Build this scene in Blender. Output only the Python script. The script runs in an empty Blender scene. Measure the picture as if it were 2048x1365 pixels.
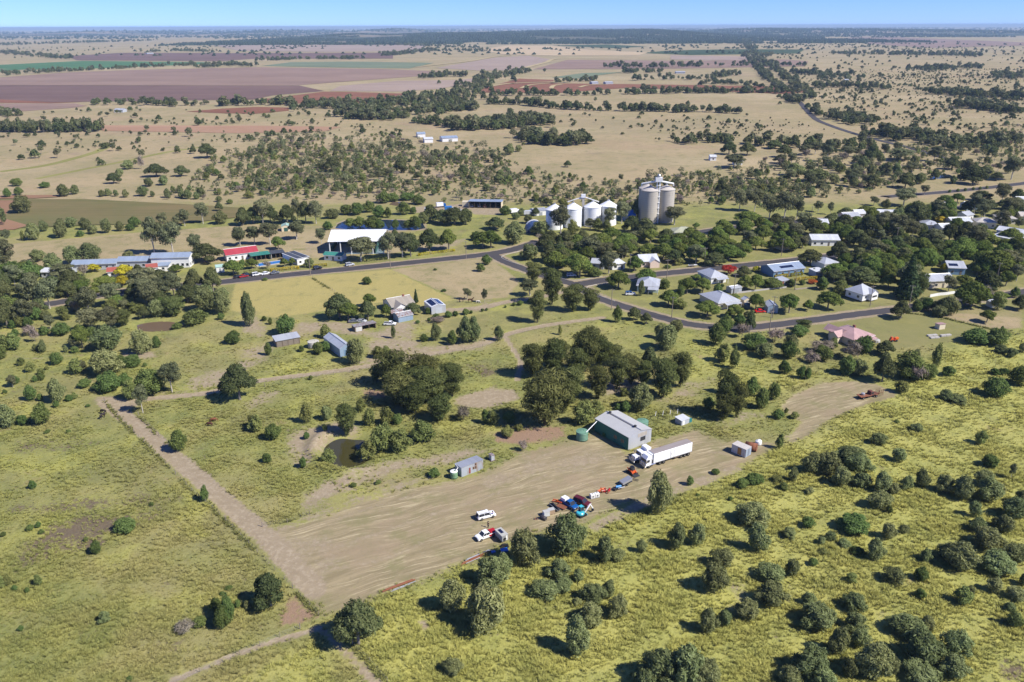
import bpy, bmesh, math, random
import numpy as np
from mathutils import Matrix, Vector
random.seed(7); np.random.seed(7)
R = math.radians
scene = bpy.context.scene
COL = scene.collection

# ------------------------------------------------------------ camera
H_CAM, F_PX, PITCH, ROLL = 113.0, 2048*28/36.0, R(21.60), R(-0.20)
cam_rot = Matrix.Rotation(R(90)-PITCH, 3, 'X') @ Matrix.Rotation(ROLL, 3, 'Z')
cd = bpy.data.cameras.new('camera'); cam = bpy.data.objects.new('camera', cd); COL.objects.link(cam)
cd.sensor_width = 36; cd.lens = 28; cd.sensor_fit = 'HORIZONTAL'; cd.clip_start = 1; cd.clip_end = 400000
cam.matrix_world = Matrix.Translation((0, 0, H_CAM)) @ cam_rot.to_4x4()
scene.camera = cam

# ------------------------------------------------------------ light
SUN_EL, SHADOW_DIR = R(45), (-0.91, 0.42)           # direction in which shadows fall on the ground
sx, sy = -SHADOW_DIR[0], -SHADOW_DIR[1]
sn = math.hypot(sx, sy); sx /= sn; sy /= sn
sun_dir = Vector((sx*math.cos(SUN_EL), sy*math.cos(SUN_EL), math.sin(SUN_EL)))   # towards the sun
sd = bpy.data.lights.new('sun', 'SUN'); sd.energy = 4.7; sd.angle = R(0.53); sd.color = (1.0, 0.95, 0.86)
so = bpy.data.objects.new('sun', sd); COL.objects.link(so)
so.rotation_euler = (-sun_dir).to_track_quat('-Z', 'Y').to_euler(); so.location = (0, 0, 300)
w = bpy.data.worlds.new('World'); scene.world = w; w.use_nodes = True
wn = w.node_tree; wn.nodes.clear()
sky = wn.nodes.new('ShaderNodeTexSky'); sky.sky_type = 'NISHITA'; sky.sun_disc = False
sky.sun_elevation = SUN_EL; sky.sun_rotation = math.atan2(sx, sy)
sky.altitude = 3500; sky.air_density = 1.0; sky.dust_density = 0.2; sky.ozone_density = 3.0
tint = wn.nodes.new('ShaderNodeMix'); tint.data_type = 'RGBA'; tint.blend_type = 'MULTIPLY'; tint.inputs[0].default_value = 1
tint.inputs[7].default_value = (0.45, 0.625, 1.20, 1)
bg = wn.nodes.new('ShaderNodeBackground'); bg.inputs[1].default_value = 0.10
wo = wn.nodes.new('ShaderNodeOutputWorld')
wn.links.new(sky.outputs[0], tint.inputs[6]); wn.links.new(tint.outputs[2], bg.inputs[0]); wn.links.new(bg.outputs[0], wo.inputs[0])
vs = scene.view_settings; vs.view_transform = 'Standard'; vs.look = 'None'; vs.exposure = 0.57; vs.gamma = 1; vs.use_curve_mapping = False
scene.cycles.use_denoising = True
scene.cycles.max_bounces = 5; scene.cycles.diffuse_bounces = 3; scene.cycles.glossy_bounces = 2
scene.cycles.transmission_bounces = 2; scene.cycles.transparent_max_bounces = 4; scene.cycles.volume_bounces = 0
scene.cycles.caustics_reflective = False; scene.cycles.caustics_refractive = False

# ------------------------------------------------------------ photo pixel -> ground
def ray(x, y): return cam_rot @ Vector(((x-1024)/F_PX, (682.5-y)/F_PX, -1))
def G(x, y, z=0.0):
    d = ray(x, y); t = (H_CAM-z)/max(1e-5, -d.z); return Vector((t*d.x, t*d.y, z))
def ppm(x, y):                                        # photo pixels per metre at the ground point under a pixel
    return F_PX*max(1e-5, -ray(x, y).z)/H_CAM
def dip(x, y):                                        # view angle below the horizontal
    d = ray(x, y).normalized(); return math.asin(max(0.001, -d.z))
ZR = {'P': (0, 0, 1), 'Z1': (0, 0, 2.926), 'Z2': (680, 0, 2.926), 'Z3': (1348, 0, 2.926),
      'A': (0, 280, 4.096), 'B': (480, 280, 4.096), 'C': (960, 280, 4.096), 'D': (1440, 280, 3.368),
      'R1': (0, 580, 4.0), 'R2': (480, 560, 4.096), 'R3': (960, 560, 4.096), 'R4': (1440, 560, 3.368),
      'R5': (0, 880, 2.814), 'R6': (600, 880, 2.814), 'R7': (1100, 800, 4.55), 'R8': (1408, 900, 2.936),
      'S1': (1140, 820, 7.877), 'S2': (1060, 920, 9.309), 'S3': (880, 900, 12.8), 'S4': (900, 1000, 9.75),
      'S5': (1400, 780, 5.12), 'S6': (530, 580, 5.535), 'S7': (1640, 560, 7.314), 'S8': (1040, 330, 6.0235),
      'U1': (80, 470, 5.12), 'U2': (420, 460, 5.389), 'U3': (820, 380, 7.314), 'U4': (1140, 480, 5.689),
      'U5': (1440, 460, 6.0235), 'U6': (1700, 380, 5.885), 'U7': (1740, 480, 6.65), 'U8': (1560, 400, 10.24)}
def P(k, x, y): o = ZR[k]; return (o[0]+x/o[2], o[1]+y/o[2])
def PL(k, pts): return [P(k, x, y) for x, y in pts]
def GK(k, x, y): return G(*P(k, x, y))

# ------------------------------------------------------------ node / material helpers
class NT:
    def __init__(s, name):
        s.m = bpy.data.materials.new(name); s.m.use_nodes = True; s.t = s.m.node_tree; s.t.nodes.clear()
        s.out = s.t.nodes.new('ShaderNodeOutputMaterial')
    def n(s, typ, **kw):
        nd = s.t.nodes.new(typ)
        for k, v in kw.items(): setattr(nd, k, v)
        return nd
    def l(s, a, b): s.t.links.new(a, b)
    def put(s, sock, v):
        if isinstance(v, bpy.types.NodeSocket): s.l(v, sock)
        elif isinstance(v, (tuple, list)) and len(v) == 3 and sock.type == 'RGBA': sock.default_value = (*v, 1)
        else: sock.default_value = v
    def noise(s, vec, scale, detail=3, rough=0.55, off=None):
        nd = s.n('ShaderNodeTexNoise'); nd.inputs['Scale'].default_value = scale; nd.inputs['Detail'].default_value = detail
        nd.inputs['Roughness'].default_value = rough
        if off: vec = s.vadd(vec, off)
        s.l(vec, nd.inputs['Vector']); return nd.outputs[0]
    def vadd(s, vec, off):
        nd = s.n('ShaderNodeVectorMath', operation='ADD'); s.l(vec, nd.inputs[0]); nd.inputs[1].default_value = off; return nd.outputs[0]
    def mapping(s, vec, rot=(0, 0, 0), scale=(1, 1, 1)):
        if any(rot): nd = s.n('ShaderNodeMapping'); s.l(vec, nd.inputs[0]); nd.inputs['Rotation'].default_value = rot; vec = nd.outputs[0]
        nd = s.n('ShaderNodeMapping'); s.l(vec, nd.inputs[0]); nd.inputs['Scale'].default_value = scale; return nd.outputs[0]
    def math(s, op, a, b=0.0, c=None, clamp=False):
        nd = s.n('ShaderNodeMath', operation=op, use_clamp=clamp); s.put(nd.inputs[0], a); s.put(nd.inputs[1], b)
        if c is not None: s.put(nd.inputs[2], c)
        return nd.outputs[0]
    def sstep(s, v, a, b):
        nd = s.n('ShaderNodeMapRange', interpolation_type='SMOOTHSTEP'); s.put(nd.inputs[0], v); nd.inputs[1].default_value = a; nd.inputs[2].default_value = b; return nd.outputs[0]
    def mix(s, f, a, b, mode='MIX'):
        nd = s.n('ShaderNodeMix', data_type='RGBA', blend_type=mode); s.put(nd.inputs[0], f); s.put(nd.inputs[6], a); s.put(nd.inputs[7], b); return nd.outputs[2]
    def ramp(s, f, cols):
        nd = s.n('ShaderNodeValToRGB'); s.l(f, nd.inputs[0]); e = nd.color_ramp.elements
        while len(e) < len(cols): e.new(0.5)
        for i, (p, c) in enumerate(cols): e[i].position = p; e[i].color = (*c, 1)
        return nd.outputs[0]
    def pos(s): return s.n('ShaderNodeNewGeometry').outputs['Position']
    def obj(s): return s.n('ShaderNodeTexCoord').outputs['Object']
    def attr(s, name):
        nd = s.n('ShaderNodeAttribute', attribute_name=name); return nd
    def principled(s, col, rough=0.8, metal=0.0, spec=0.3, bump=None, bstr=0.3, bdist=0.1):
        p = s.n('ShaderNodeBsdfPrincipled'); s.put(p.inputs['Base Color'], col); s.put(p.inputs['Roughness'], rough)
        s.put(p.inputs['Metallic'], metal); p.inputs['Specular IOR Level'].default_value = spec
        if bump is not None:
            b = s.n('ShaderNodeBump'); s.put(b.inputs['Height'], bump); b.inputs['Strength'].default_value = bstr; b.inputs['Distance'].default_value = bdist
            s.l(b.outputs[0], p.inputs['Normal'])
        s.l(p.outputs[0], s.out.inputs[0]); return p
MAT = {}
def solid(name, col, rough=0.6, metal=0.0, spec=0.4, var=0.12, scale=1.5, dirt=0.0, dirtcol=(0.25, 0.17, 0.10)):
    """painted or bare surface with slight procedural wear"""
    if name in MAT: return MAT[name]
    t = NT(name); v = t.obj(); n1 = t.noise(v, scale, 4)
    c = t.mix(n1, tuple(x*(1-var) for x in col), tuple(min(1, x*(1+var)) for x in col))
    if dirt: c = t.mix(t.math('MULTIPLY', t.sstep(t.noise(v, scale*0.7, 5, 0.65, (9, 3, 1)), 0.48, 0.75), dirt), c, dirtcol)
    t.principled(c, rough, metal, spec); MAT[name] = t.m; return t.m
def corrugated(name, col, rib=0.25, axis='x', rough=0.45, metal=0.2, var=0.10, rust=0.0, rustcol=(0.22, 0.09, 0.04), sheet=True):
    """ribbed metal sheeting; ribs run across the given object axis"""
    if name in MAT: return MAT[name]
    t = NT(name); v = t.obj(); sep = t.n('ShaderNodeSeparateXYZ'); t.l(v, sep.inputs[0])
    ax = sep.outputs[{'x': 0, 'y': 1, 'z': 2}[axis]]
    wv = t.math('SINE', t.math('MULTIPLY', ax, 2*math.pi/rib))
    sh = t.n('ShaderNodeTexWhiteNoise', noise_dimensions='1D'); t.l(t.math('FLOOR', t.math('DIVIDE', ax, 0.9)), sh.inputs[1])
    n1 = t.noise(v, 0.6, 4)
    c = t.mix(n1, tuple(x*(1-var) for x in col), tuple(min(1, x*(1+var)) for x in col))
    if sheet: c = t.mix(t.math('MULTIPLY', sh.outputs[0], 0.22), c, tuple(x*0.45 for x in col))
    if rust:
        st = t.noise(t.mapping(v, scale=(1.5, 1.5, 0.25)), 1.0, 4, 0.6, (5, 2, 7))
        c = t.mix(t.math('MULTIPLY', t.sstep(st, 0.62-0.25*rust, 0.80-0.2*rust), min(1, rust+0.3)), c, rustcol)
    t.principled(c, rough, metal, 0.4, wv, 0.5, 0.03); MAT[name] = t.m; return t.m
def glass(name='window_glass', col=(0.03, 0.035, 0.045)):
    if name in MAT: return MAT[name]
    t = NT(name); t.principled(col, 0.12, 0.0, 0.6); MAT[name] = t.m; return t.m

# ------------------------------------------------------------ mesh helpers
class MB:
    def __init__(s): s.v = []; s.f = []; s.mi = []; s.cur = 0
    def add(s, vs, fs):
        b = len(s.v); s.v += [tuple(v) for v in vs]; s.f += [tuple(i+b for i in f) for f in fs]; s.mi += [s.cur]*len(fs); return s
    def box(s, x0, x1, y0, y1, z0, z1):
        return s.add([(x0, y0, z0), (x1, y0, z0), (x1, y1, z0), (x0, y1, z0), (x0, y0, z1), (x1, y0, z1), (x1, y1, z1), (x0, y1, z1)],
                     [(0, 3, 2, 1), (4, 5, 6, 7), (0, 1, 5, 4), (1, 2, 6, 5), (2, 3, 7, 6), (3, 0, 4, 7)])
    def taper(s, b, t, z0, z1):                        # frustum from rectangles (x0,x1,y0,y1)
        return s.add([(b[0], b[2], z0), (b[1], b[2], z0), (b[1], b[3], z0), (b[0], b[3], z0), (t[0], t[2], z1), (t[1], t[2], z1), (t[1], t[3], z1), (t[0], t[3], z1)],
                     [(0, 3, 2, 1), (4, 5, 6, 7), (0, 1, 5, 4), (1, 2, 6, 5), (2, 3, 7, 6), (3, 0, 4, 7)])
    def tube(s, p, q, r0, r1=None, n=8, caps=True):
        p = Vector(p); q = Vector(q); r1 = r0 if r1 is None else r1; d = (q-p).normalized()
        a = d.orthogonal().normalized(); b = d.cross(a); vs = []
        for c, r in ((p, r0), (q, r1)):
            for i in range(n):
                t = 2*math.pi*i/n; vs.append(c+r*(math.cos(t)*a+math.sin(t)*b))
        fs = [(i, (i+1) % n, n+(i+1) % n, n+i) for i in range(n)]
        if caps: fs += [tuple(range(n-1, -1, -1)), tuple(range(n, 2*n))]
        return s.add(vs, fs)
    def lathe(s, prof, n=24, c=(0, 0, 0)):             # profile [(r,z)...]
        vs = []; fs = []
        for r, z in prof:
            for i in range(n):
                t = 2*math.pi*i/n; vs.append((c[0]+r*math.cos(t), c[1]+r*math.sin(t), c[2]+z))
        for k in range(len(prof)-1):
            for i in range(n): fs.append((k*n+i, k*n+(i+1) % n, (k+1)*n+(i+1) % n, (k+1)*n+i))
        fs += [tuple(range(n-1, -1, -1)), tuple(range((len(prof)-1)*n, len(prof)*n))]
        return s.add(vs, fs)
    def slab(s, quad, th):                             # thick sheet from a quad (corners in order), extruded down by th
        q = [Vector(v) for v in quad]; n = len(q)
        vs = q+[v-Vector((0, 0, th)) for v in q]
        fs = [tuple(range(n)), tuple(range(2*n-1, n-1, -1))]+[(i, n+i, n+(i+1) % n, (i+1) % n) for i in range(n)]
        return s.add(vs, fs)
    def prism(s, prof, y0, y1):                        # polygon in xz extruded along y
        n = len(prof); vs = [(x, y0, z) for x, z in prof]+[(x, y1, z) for x, z in prof]
        return s.add(vs, [tuple(range(n-1, -1, -1)), tuple(range(n, 2*n))]+[(i, (i+1) % n, n+(i+1) % n, n+i) for i in range(n)])
    def build(s, name, mat, parent=None, smooth=False, bevel=0.0):
        me = bpy.data.meshes.new(name); me.from_pydata(s.v, [], s.f)
        for m in (mat if isinstance(mat, (list, tuple)) else [mat]): me.materials.append(m)
        bm = bmesh.new(); bm.from_mesh(me); bmesh.ops.recalc_face_normals(bm, faces=bm.faces)
        if bevel: bmesh.ops.bevel(bm, geom=list(bm.edges), offset=bevel, segments=1, affect='EDGES', clamp_overlap=True)
        bm.to_mesh(me); bm.free()
        if any(s.mi) and not bevel: me.polygons.foreach_set('material_index', s.mi)
        if smooth: me.polygons.foreach_set('use_smooth', [True]*len(me.polygons)); 
        o = bpy.data.objects.new(name, me); COL.objects.link(o)
        if parent is not None: o.parent = parent
        return o
def tag(o, label, cat, group=None, kind=None):
    if label: o['label'] = label
    if cat: o['category'] = cat
    if group: o['group'] = group
    if kind: o['kind'] = kind
    return o
def thing(name, label, cat, loc, rz=0.0, group=None):
    o = bpy.data.objects.new(name, None); COL.objects.link(o); o.empty_display_size = 0.2
    o.location = loc; o.rotation_euler = (0, 0, rz); return tag(o, label, cat, group)
def dup(root, loc, rz=None, label=None, scale=None):
    r = root.copy(); COL.objects.link(r); r.location = loc
    if rz is not None: r.rotation_euler = (0, 0, rz)
    if scale is not None: r.scale = scale
    if label: r['label'] = label
    for ch in list(root.children):
        c = ch.copy(); COL.objects.link(c); c.parent = r
        for g in ch.children:
            d = g.copy(); COL.objects.link(d); d.parent = c
    return r
def sheet(name, pts, z, mat, kind='structure', label=None):
    """flat polygon on the ground, pts = world xy"""
    bm = bmesh.new(); f = bm.faces.new([bm.verts.new((p[0], p[1], z)) for p in pts]); bmesh.ops.triangulate(bm, faces=[f])
    bmesh.ops.recalc_face_normals(bm, faces=bm.faces)
    for f in bm.faces:
        if f.normal.z < 0: f.normal_flip()
    me = bpy.data.meshes.new(name); bm.to_mesh(me); bm.free(); me.materials.append(mat)
    o = bpy.data.objects.new(name, me); COL.objects.link(o); o['kind'] = kind
    if label: o['label'] = label
    return o
def smoothline(pts, k=6):
    """Catmull-Rom through xy points"""
    p = [Vector((a[0], a[1])) for a in pts]; p = [2*p[0]-p[1]]+p+[2*p[-1]-p[-2]]; out = []
    for i in range(1, len(p)-2):
        for j in range(k):
            t = j/k; a, b, c, d = p[i-1], p[i], p[i+1], p[i+2]
            out.append(0.5*((2*b)+(c-a)*t+(2*a-5*b+4*c-d)*t*t+(3*b-a-3*c+d)*t*t*t))
    out.append(p[-2]); return out
# ------------------------------------------------------------ ground cover masks (which soil or grass grows where)
MASKS = []
def mp(ch, k, pts, feather=2.0, s=1.0): MASKS.append((ch, 'poly', [G(*q) for q in PL(k, pts)], feather, s))
def ml(ch, k, pts, width=4.0, s=1.0, feather=1.5):
    MASKS.append((ch, 'line', smoothline([G(*q) for q in PL(k, pts)], 5), (width, feather), s))
# roads (photo pixels of the centre line, width in metres)
ROADS = [
 ('main_street', [(-200, 661), (-80, 640), (0, 626), (60, 615), (119, 605), (170, 596), (250, 583), (360, 572.5), (475, 561), (600, 547.5), (724, 535.5), (841, 523.5), (950, 512), (1010, 503), (1045, 494), (1075, 484)], 7.4),
 ('side_street', [(985, 509), (1001, 519), (1023, 529), (1070, 546), (1116, 560), (1150, 570), (1170, 582), (1199, 597), (1265, 618.6), (1326, 636), (1375, 648), (1414, 653), (1462, 657), (1511, 654.4), (1618, 641.7), (1707, 629.8), (1781, 621), (1860, 612), (1950, 600), (2041, 585), (2150, 566)], 5.8),
 ('branch_street', [(1148, 570), (1170, 567), (1206, 561), (1260, 555), (1316, 548.6), (1386, 541.5), (1442, 536), (1500, 530), (1583, 521.5), (1700, 508), (1873, 489), (2048, 470), (2150, 458)], 7.2),
 ('upper_street', [(1380, 468), (1448, 457), (1530, 449), (1609, 442), (1653, 438.5), (1720, 433), (1781, 428), (1860, 421), (1960, 411), (2100, 399)], 6.5),
 ('highway', [(1770, 394), (1784, 393), (1885, 385), (1974, 376), (2048, 367), (2160, 352)], 7.5),
 ('country_road', [(1500, 112), (1508, 124), (1530, 150), (1560, 178), (1594, 200), (1611, 218.7), (1632, 239), (1656, 250), (1690, 262), (1741, 277), (1811, 294), (1856, 307), (1900, 320), (1930, 328)], 7.5),
]
for nm, pts, wd in ROADS[:5]: ml('dirt', 'P', pts, wd+5, 0.75, 3.5)
ml('lawn', 'P', ROADS[5][1][3:], 60, 0.35, 25)
# tracks
ml('dirt', 'P', [(212, 806), (232, 820), (262, 842), (297, 870), (346, 912), (397, 956), (468, 1018), (526, 1070), (580, 1125), (630, 1180)], 5.4, 1.0, 2.4)
for q_ in ([(560, 1110), (700, 1085), (850, 1035), (1000, 985), (1130, 940), (1225, 915)], [(600, 1150), (760, 1120), (900, 1065), (1050, 1000), (1180, 970), (1260, 935)], [(540, 1075), (640, 1050), (760, 1010), (900, 975), (1010, 945), (1120, 900)], [(1400, 905), (1480, 905), (1560, 880), (1620, 850)]): ml('dirt', 'P', q_, 2.2, 0.5, 2.2)
ml('dirt', 'P', [(222, 816), (285, 800), (412, 787), (480, 768), (578, 754), (675, 742), (773, 726), (871, 706.5), (960, 690), (1009, 671), (1082, 653), (1204, 635.7)], 3.6, 0.95, 1.2)
ml('dirt', 'P', [(1009, 672), (1028, 701), (1040, 726), (1035, 760)], 2.4, 0.8, 1.2)
ml('dirt', 'P', [(870, 622), (960, 616), (1009, 605), (1065, 597), (1120, 585)], 4.5, 0.9)
ml('dirt', 'R5', [(960, 1365), (1200, 1262), (1500, 1150), (1760, 1072)], 1.8, 0.8, 1.0)
ml('dirt', 'R6', [(100, 1060), (230, 1170), (300, 1240), (400, 1340), (480, 1440)], 2.4, 0.75, 1.2)
ml('dirt', 'P', [(560, 1060), (640, 1028), (760, 985), (860, 955)], 3.0, 0.5)
ml('dirt', 'P', [(1190, 920), (1090, 930), (980, 965)], 7.0, 0.55, 5)
ml('dirt', 'P', [(1190, 1055), (1260, 1020), (1330, 990), (1400, 965), (1470, 938)], 4.0, 0.6)
ml('dirt', 'P', [(0, 705), (60, 718), (140, 712)], 2.0, 0.5)
ml('dirt', 'R2', [(540, 640), (470, 700), (200, 760)], 3.0, 0.3)
mp('dirt', 'R1', [(1480, 800), (1500, 700), (1800, 620), (2048, 520), (2080, 600), (1800, 770), (1650, 810), (1250, 850), (1200, 830)], 5, 0.66)
mp('dirt', 'R1', [(700, 850), (900, 850), (1150, 900), (1000, 1000), (880, 960), (780, 900)], 3, 0.8)
mp('dirt', 'R1', [(980, 480), (1240, 490), (1260, 540), (1100, 570), (960, 520)], 2.5, 0.7)
mp('dirt', 'R2', [(0, 560), (200, 520), (480, 350), (700, 330), (900, 340), (1130, 420), (1240, 340), (1500, 330), (2048, 170), (2048, 240), (1700, 310), (1480, 350), (1440, 430), (1500, 540), (2048, 480), (2048, 570), (1500, 640), (1200, 700), (900, 700), (1050, 620), (1020, 480), (700, 420), (520, 480), (280, 560), (200, 680), (0, 650)], 5, 0.66)
mp('dirt', 'R2', [(0, 180), (160, 300), (250, 400), (200, 480), (0, 440)], 2.5, 0.6)
mp('dirt', 'R2', [(0, 1000), (180, 900), (380, 900), (300, 1000), (0, 1100)], 4, 0.55)
mp('red', 'R2', [(960, 880), (1200, 900), (1190, 1000), (1000, 960)], 3, 0.7)
mp('dirt', 'R2', [(1740, 980), (2048, 880), (2250, 900), (2300, 980), (2000, 1060), (1760, 1030)], 3, 0.9)
mp('dirt', 'R2', [(360, 1352), (420, 1260), (620, 1180), (800, 1150), (960, 1180), (1000, 1260), (900, 1310), (760, 1300), (700, 1352), (640, 1450), (520, 1560), (420, 1500)], 5, 0.78)
mp('dirt', 'R6', [(0, 310), (300, 150), (640, 90), (950, 50), (1200, 40), (900, 110), (860, 150), (600, 175), (300, 290), (0, 400)], 4, 0.68)
mp('red', 'R3', [(60, 1250), (330, 1200), (700, 1200), (720, 1290), (480, 1352), (150, 1340)], 3, 0.75)
mp('dirt', 'R3', [(860, 780), (1330, 780), (1400, 900), (1050, 960), (880, 880)], 4, 0.7)
mp('dirt', 'R3', [(1430, 1000), (1700, 830), (1950, 800), (1900, 900), (1600, 1010)], 4, 0.55)
mp('dirt', 'R3', [(1600, 1130), (1850, 1130), (2048, 1160), (2048, 1200), (1800, 1180)], 3, 0.4)
mp('dirt', 'R4', [(0, 950), (150, 880), (330, 880), (420, 940), (300, 980), (0, 1000)], 3, 0.45)
mp('straw', 'P', [(505, 1062), (560, 1058), (640, 1035), (720, 1000), (850, 968), (920, 958), (970, 945), (1050, 905), (1150, 880), (1190, 865), (1255, 905), (1300, 885), (1390, 860), (1440, 885), (1560, 885), (1500, 925), (1400, 965), (1320, 990), (1240, 1010), (1160, 1050), (1070, 1065), (1010, 1085), (930, 1125), (830, 1165), (760, 1190), (700, 1215), (650, 1232), (560, 1130)], 4.0)
mp('dirt', 'P', [(515, 1068), (600, 1062), (720, 1072), (700, 1110), (640, 1180), (600, 1175), (550, 1115)], 5, 0.5)
mp('dirt', 'P', [(1040, 915), (1180, 880), (1255, 915), (1200, 960), (1080, 960)], 6, 0.45)
mp('lawn', 'P', [(1340, 935), (1450, 900), (1540, 895), (1470, 935), (1360, 975)], 3, 0.5)
mp('straw', 'R4', [(430, 1120), (540, 960), (400, 850), (480, 780), (700, 690), (900, 685), (1060, 700), (1190, 760), (1180, 790), (900, 870), (700, 960), (600, 1050)], 2.0)
mp('straw', 'R6', [(0, 330), (300, 290), (600, 180), (700, 230), (400, 310), (0, 440)], 2, 0.45)
mp('red', 'R5', [(1600, 920), (1650, 850), (1790, 990), (1700, 1040), (1560, 1050)], 2.0, 0.8)
mp('weed', 'R5', [(130, 620), (240, 500), (450, 440), (700, 440), (900, 390), (930, 440), (800, 480), (620, 530), (560, 600), (300, 680), (150, 690)], 4, 1.0)
mp('weed', 'R5', [(40, 400), (500, 320), (1000, 320), (1000, 350), (560, 400), (200, 430)], 4, 0.75)
mp('weed', 'R5', [(820, 1150), (1050, 1120), (1080, 1200), (880, 1240)], 2, 0.6)
mp('weed', 'R1', [(80, 1200), (600, 1150), (700, 1250), (200, 1330)], 4, 0.45)
mp('dirt', 'R6', [(640, 1030), (700, 1000), (745, 1050), (690, 1088)], 1.2, 0.8)
mp('dirt', 'R8', [(200, 760), (330, 860), (300, 1000), (180, 1020), (60, 960), (60, 900)], 4, 0.5)
mp('dirt', 'R8', [(500, 760), (560, 880), (480, 960), (440, 900)], 3, 0.45)
mp('dirt', 'R8', [(930, 900), (1150, 960), (1100, 1040), (980, 1010)], 3, 0.45)
mp('weed', 'R8', [(1740, 1270), (1879, 1240), (1900, 1365), (1720, 1365)], 2, 0.8)
mp('weed', 'R3', [(0, 690), (160, 760), (120, 810), (0, 800)], 2, 0.8)
mp('weed', 'R2', [(1820, 690), (2048, 690), (2048, 800), (1900, 740)], 2, 0.7)
mp('lush', 'P', [(690, 1240), (830, 1175), (1000, 1095), (1180, 1062), (1350, 1005), (1560, 895), (1700, 830), (1900, 700), (2100, 650), (2100, 1400), (780, 1400)], 6, 0.85)
mp('lush', 'R5', [(1300, 1365), (1801, 1120), (1850, 1200), (1900, 1400)], 4, 0.7)
mp('lush', 'R3', [(1650, 480), (2048, 560), (2048, 760), (1700, 820)], 6, 0.6)
mp('lush', 'R4', [(0, 560), (800, 640), (600, 700), (350, 800), (0, 900)], 6, 0.6)
mp('lush', 'R2', [(180, 700), (700, 620), (800, 700), (300, 820)], 6, 0.5)
# mown grass and lawns
mp('lawn', 'P', [(1000, 405), (1400, 335), (2060, 285), (2060, 405), (1600, 450), (1340, 440), (1000, 430)], 12, 0.36)
mp('lawn', 'P', [(330, 400), (430, 320), (700, 290), (1000, 320), (1080, 400), (700, 410)], 14, 0.27)
mp('lawn', 'P', [(1160, 568), (1600, 522), (2060, 480), (2060, 640), (1785, 618), (1420, 648), (1200, 592)], 3, 0.62)
mp('lawn', 'P', [(-60, 640), (480, 566), (470, 545), (-60, 590)], 3, 0.5)
mp('lawn', 'P', [(205, 790), (255, 850), (420, 1000), (600, 1180), (560, 1180), (380, 1010), (240, 880), (120, 830)], 4, 0.55)
mp('lawn', 'R5', [(0, 150), (700, 110), (1000, 330), (600, 330), (0, 390)], 7, 0.45)
mp('lawn', 'R5', [(0, 40), (300, 20), (500, 60), (200, 120), (0, 130)], 7, 0.5)
mp('lawn', 'R1', [(0, 720), (420, 640), (700, 700), (760, 900), (500, 900), (0, 900)], 6, 0.55)
mp('lawn', 'R4', [(520, 310), (1150, 205), (1300, 230), (1830, 340), (1620, 410), (1180, 470), (1030, 420), (720, 400), (600, 340)], 2.5, 0.9)
mp('lawn', 'R4', [(0, 40), (700, 60), (860, 150), (1140, 170), (1140, 190), (240, 300), (0, 330)], 2.5, 0.6)
mp('lawn', 'R4', [(1500, 190), (2048, 190), (2048, 330), (1850, 340), (1480, 250)], 3, 0.2)
mp('dry', 'R4', [(1500, 190), (2048, 180), (2048, 330), (1850, 335), (1480, 250)], 3, 0.7)
mp('lawn', 'U4', [(150, 520), (420, 490), (1000, 560), (1500, 640), (1950, 620), (2048, 760), (1500, 900), (1350, 880), (600, 640)], 2.5, 0.6)
mp('lawn', 'R3', [(0, 250), (500, 200), (1000, 260), (1040, 310), (500, 370), (200, 430), (0, 440)], 2.5, 0.45)
mp('lawn', 'R2', [(1640, 330), (2048, 260), (2048, 440), (1900, 480), (1640, 450)], 2.5, 0.7)
mp('lawn', 'R2', [(1100, 190), (1190, 180), (1200, 250), (1130, 240)], 2, 0.9)
mp('lawn', 'P', [(1060, 478), (1300, 450), (1560, 445), (2048, 420), (2048, 560), (1600, 520), (1150, 566)], 5, 0.55)
mp('gold', 'B', [(-40, 1165), (560, 1115), (1100, 1075), (1240, 1062), (1640, 1250), (1760, 1310), (1500, 1360), (800, 1390), (700, 1400), (300, 1460), (-80, 1400)], 2, 0.95)
mp('dry', 'B', [(1230, 1062), (2048, 960), (2300, 1160), (2200, 1290), (1800, 1330), (1640, 1240)], 2.5, 0.8)
mp('lawn', 'B', [(1230, 1062), (2048, 960), (2300, 1160), (2200, 1290), (1800, 1330), (1640, 1240)], 2.5, 0.35)
mp('gold', 'R3', [(1000, 340), (1400, 400), (1500, 560), (900, 520), (300, 560), (260, 470)], 6, 0.4)
mp('dry', 'A', [(0, 860), (1180, 755), (2100, 690), (3200, 720), (3600, 900), (2800, 960), (1900, 1000), (1000, 1050), (0, 1080)], 4, 0.85)
mp('lawn', 'A', [(90, 860), (1180, 760), (2000, 705), (2100, 740), (2100, 860), (1800, 930), (1100, 950), (480, 1040), (100, 1060)], 5, 0.4)
mp('lawn', 'B', [(420, 890), (690, 885), (700, 900), (430, 905)], 2, 0.9)
mp('dirt', 'U3', [(0, 250), (800, 200), (1340, 210), (1400, 260), (1330, 370), (950, 370), (850, 290), (300, 330), (0, 340)], 4, 0.8)
mp('dirt', 'U2', [(1020, 130), (1280, 140), (1230, 260), (1000, 270)], 3, 0.5)
mp('dirt', 'B', [(1480, 880), (1860, 800), (1870, 830), (1560, 960)], 3, 0.6)

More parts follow.
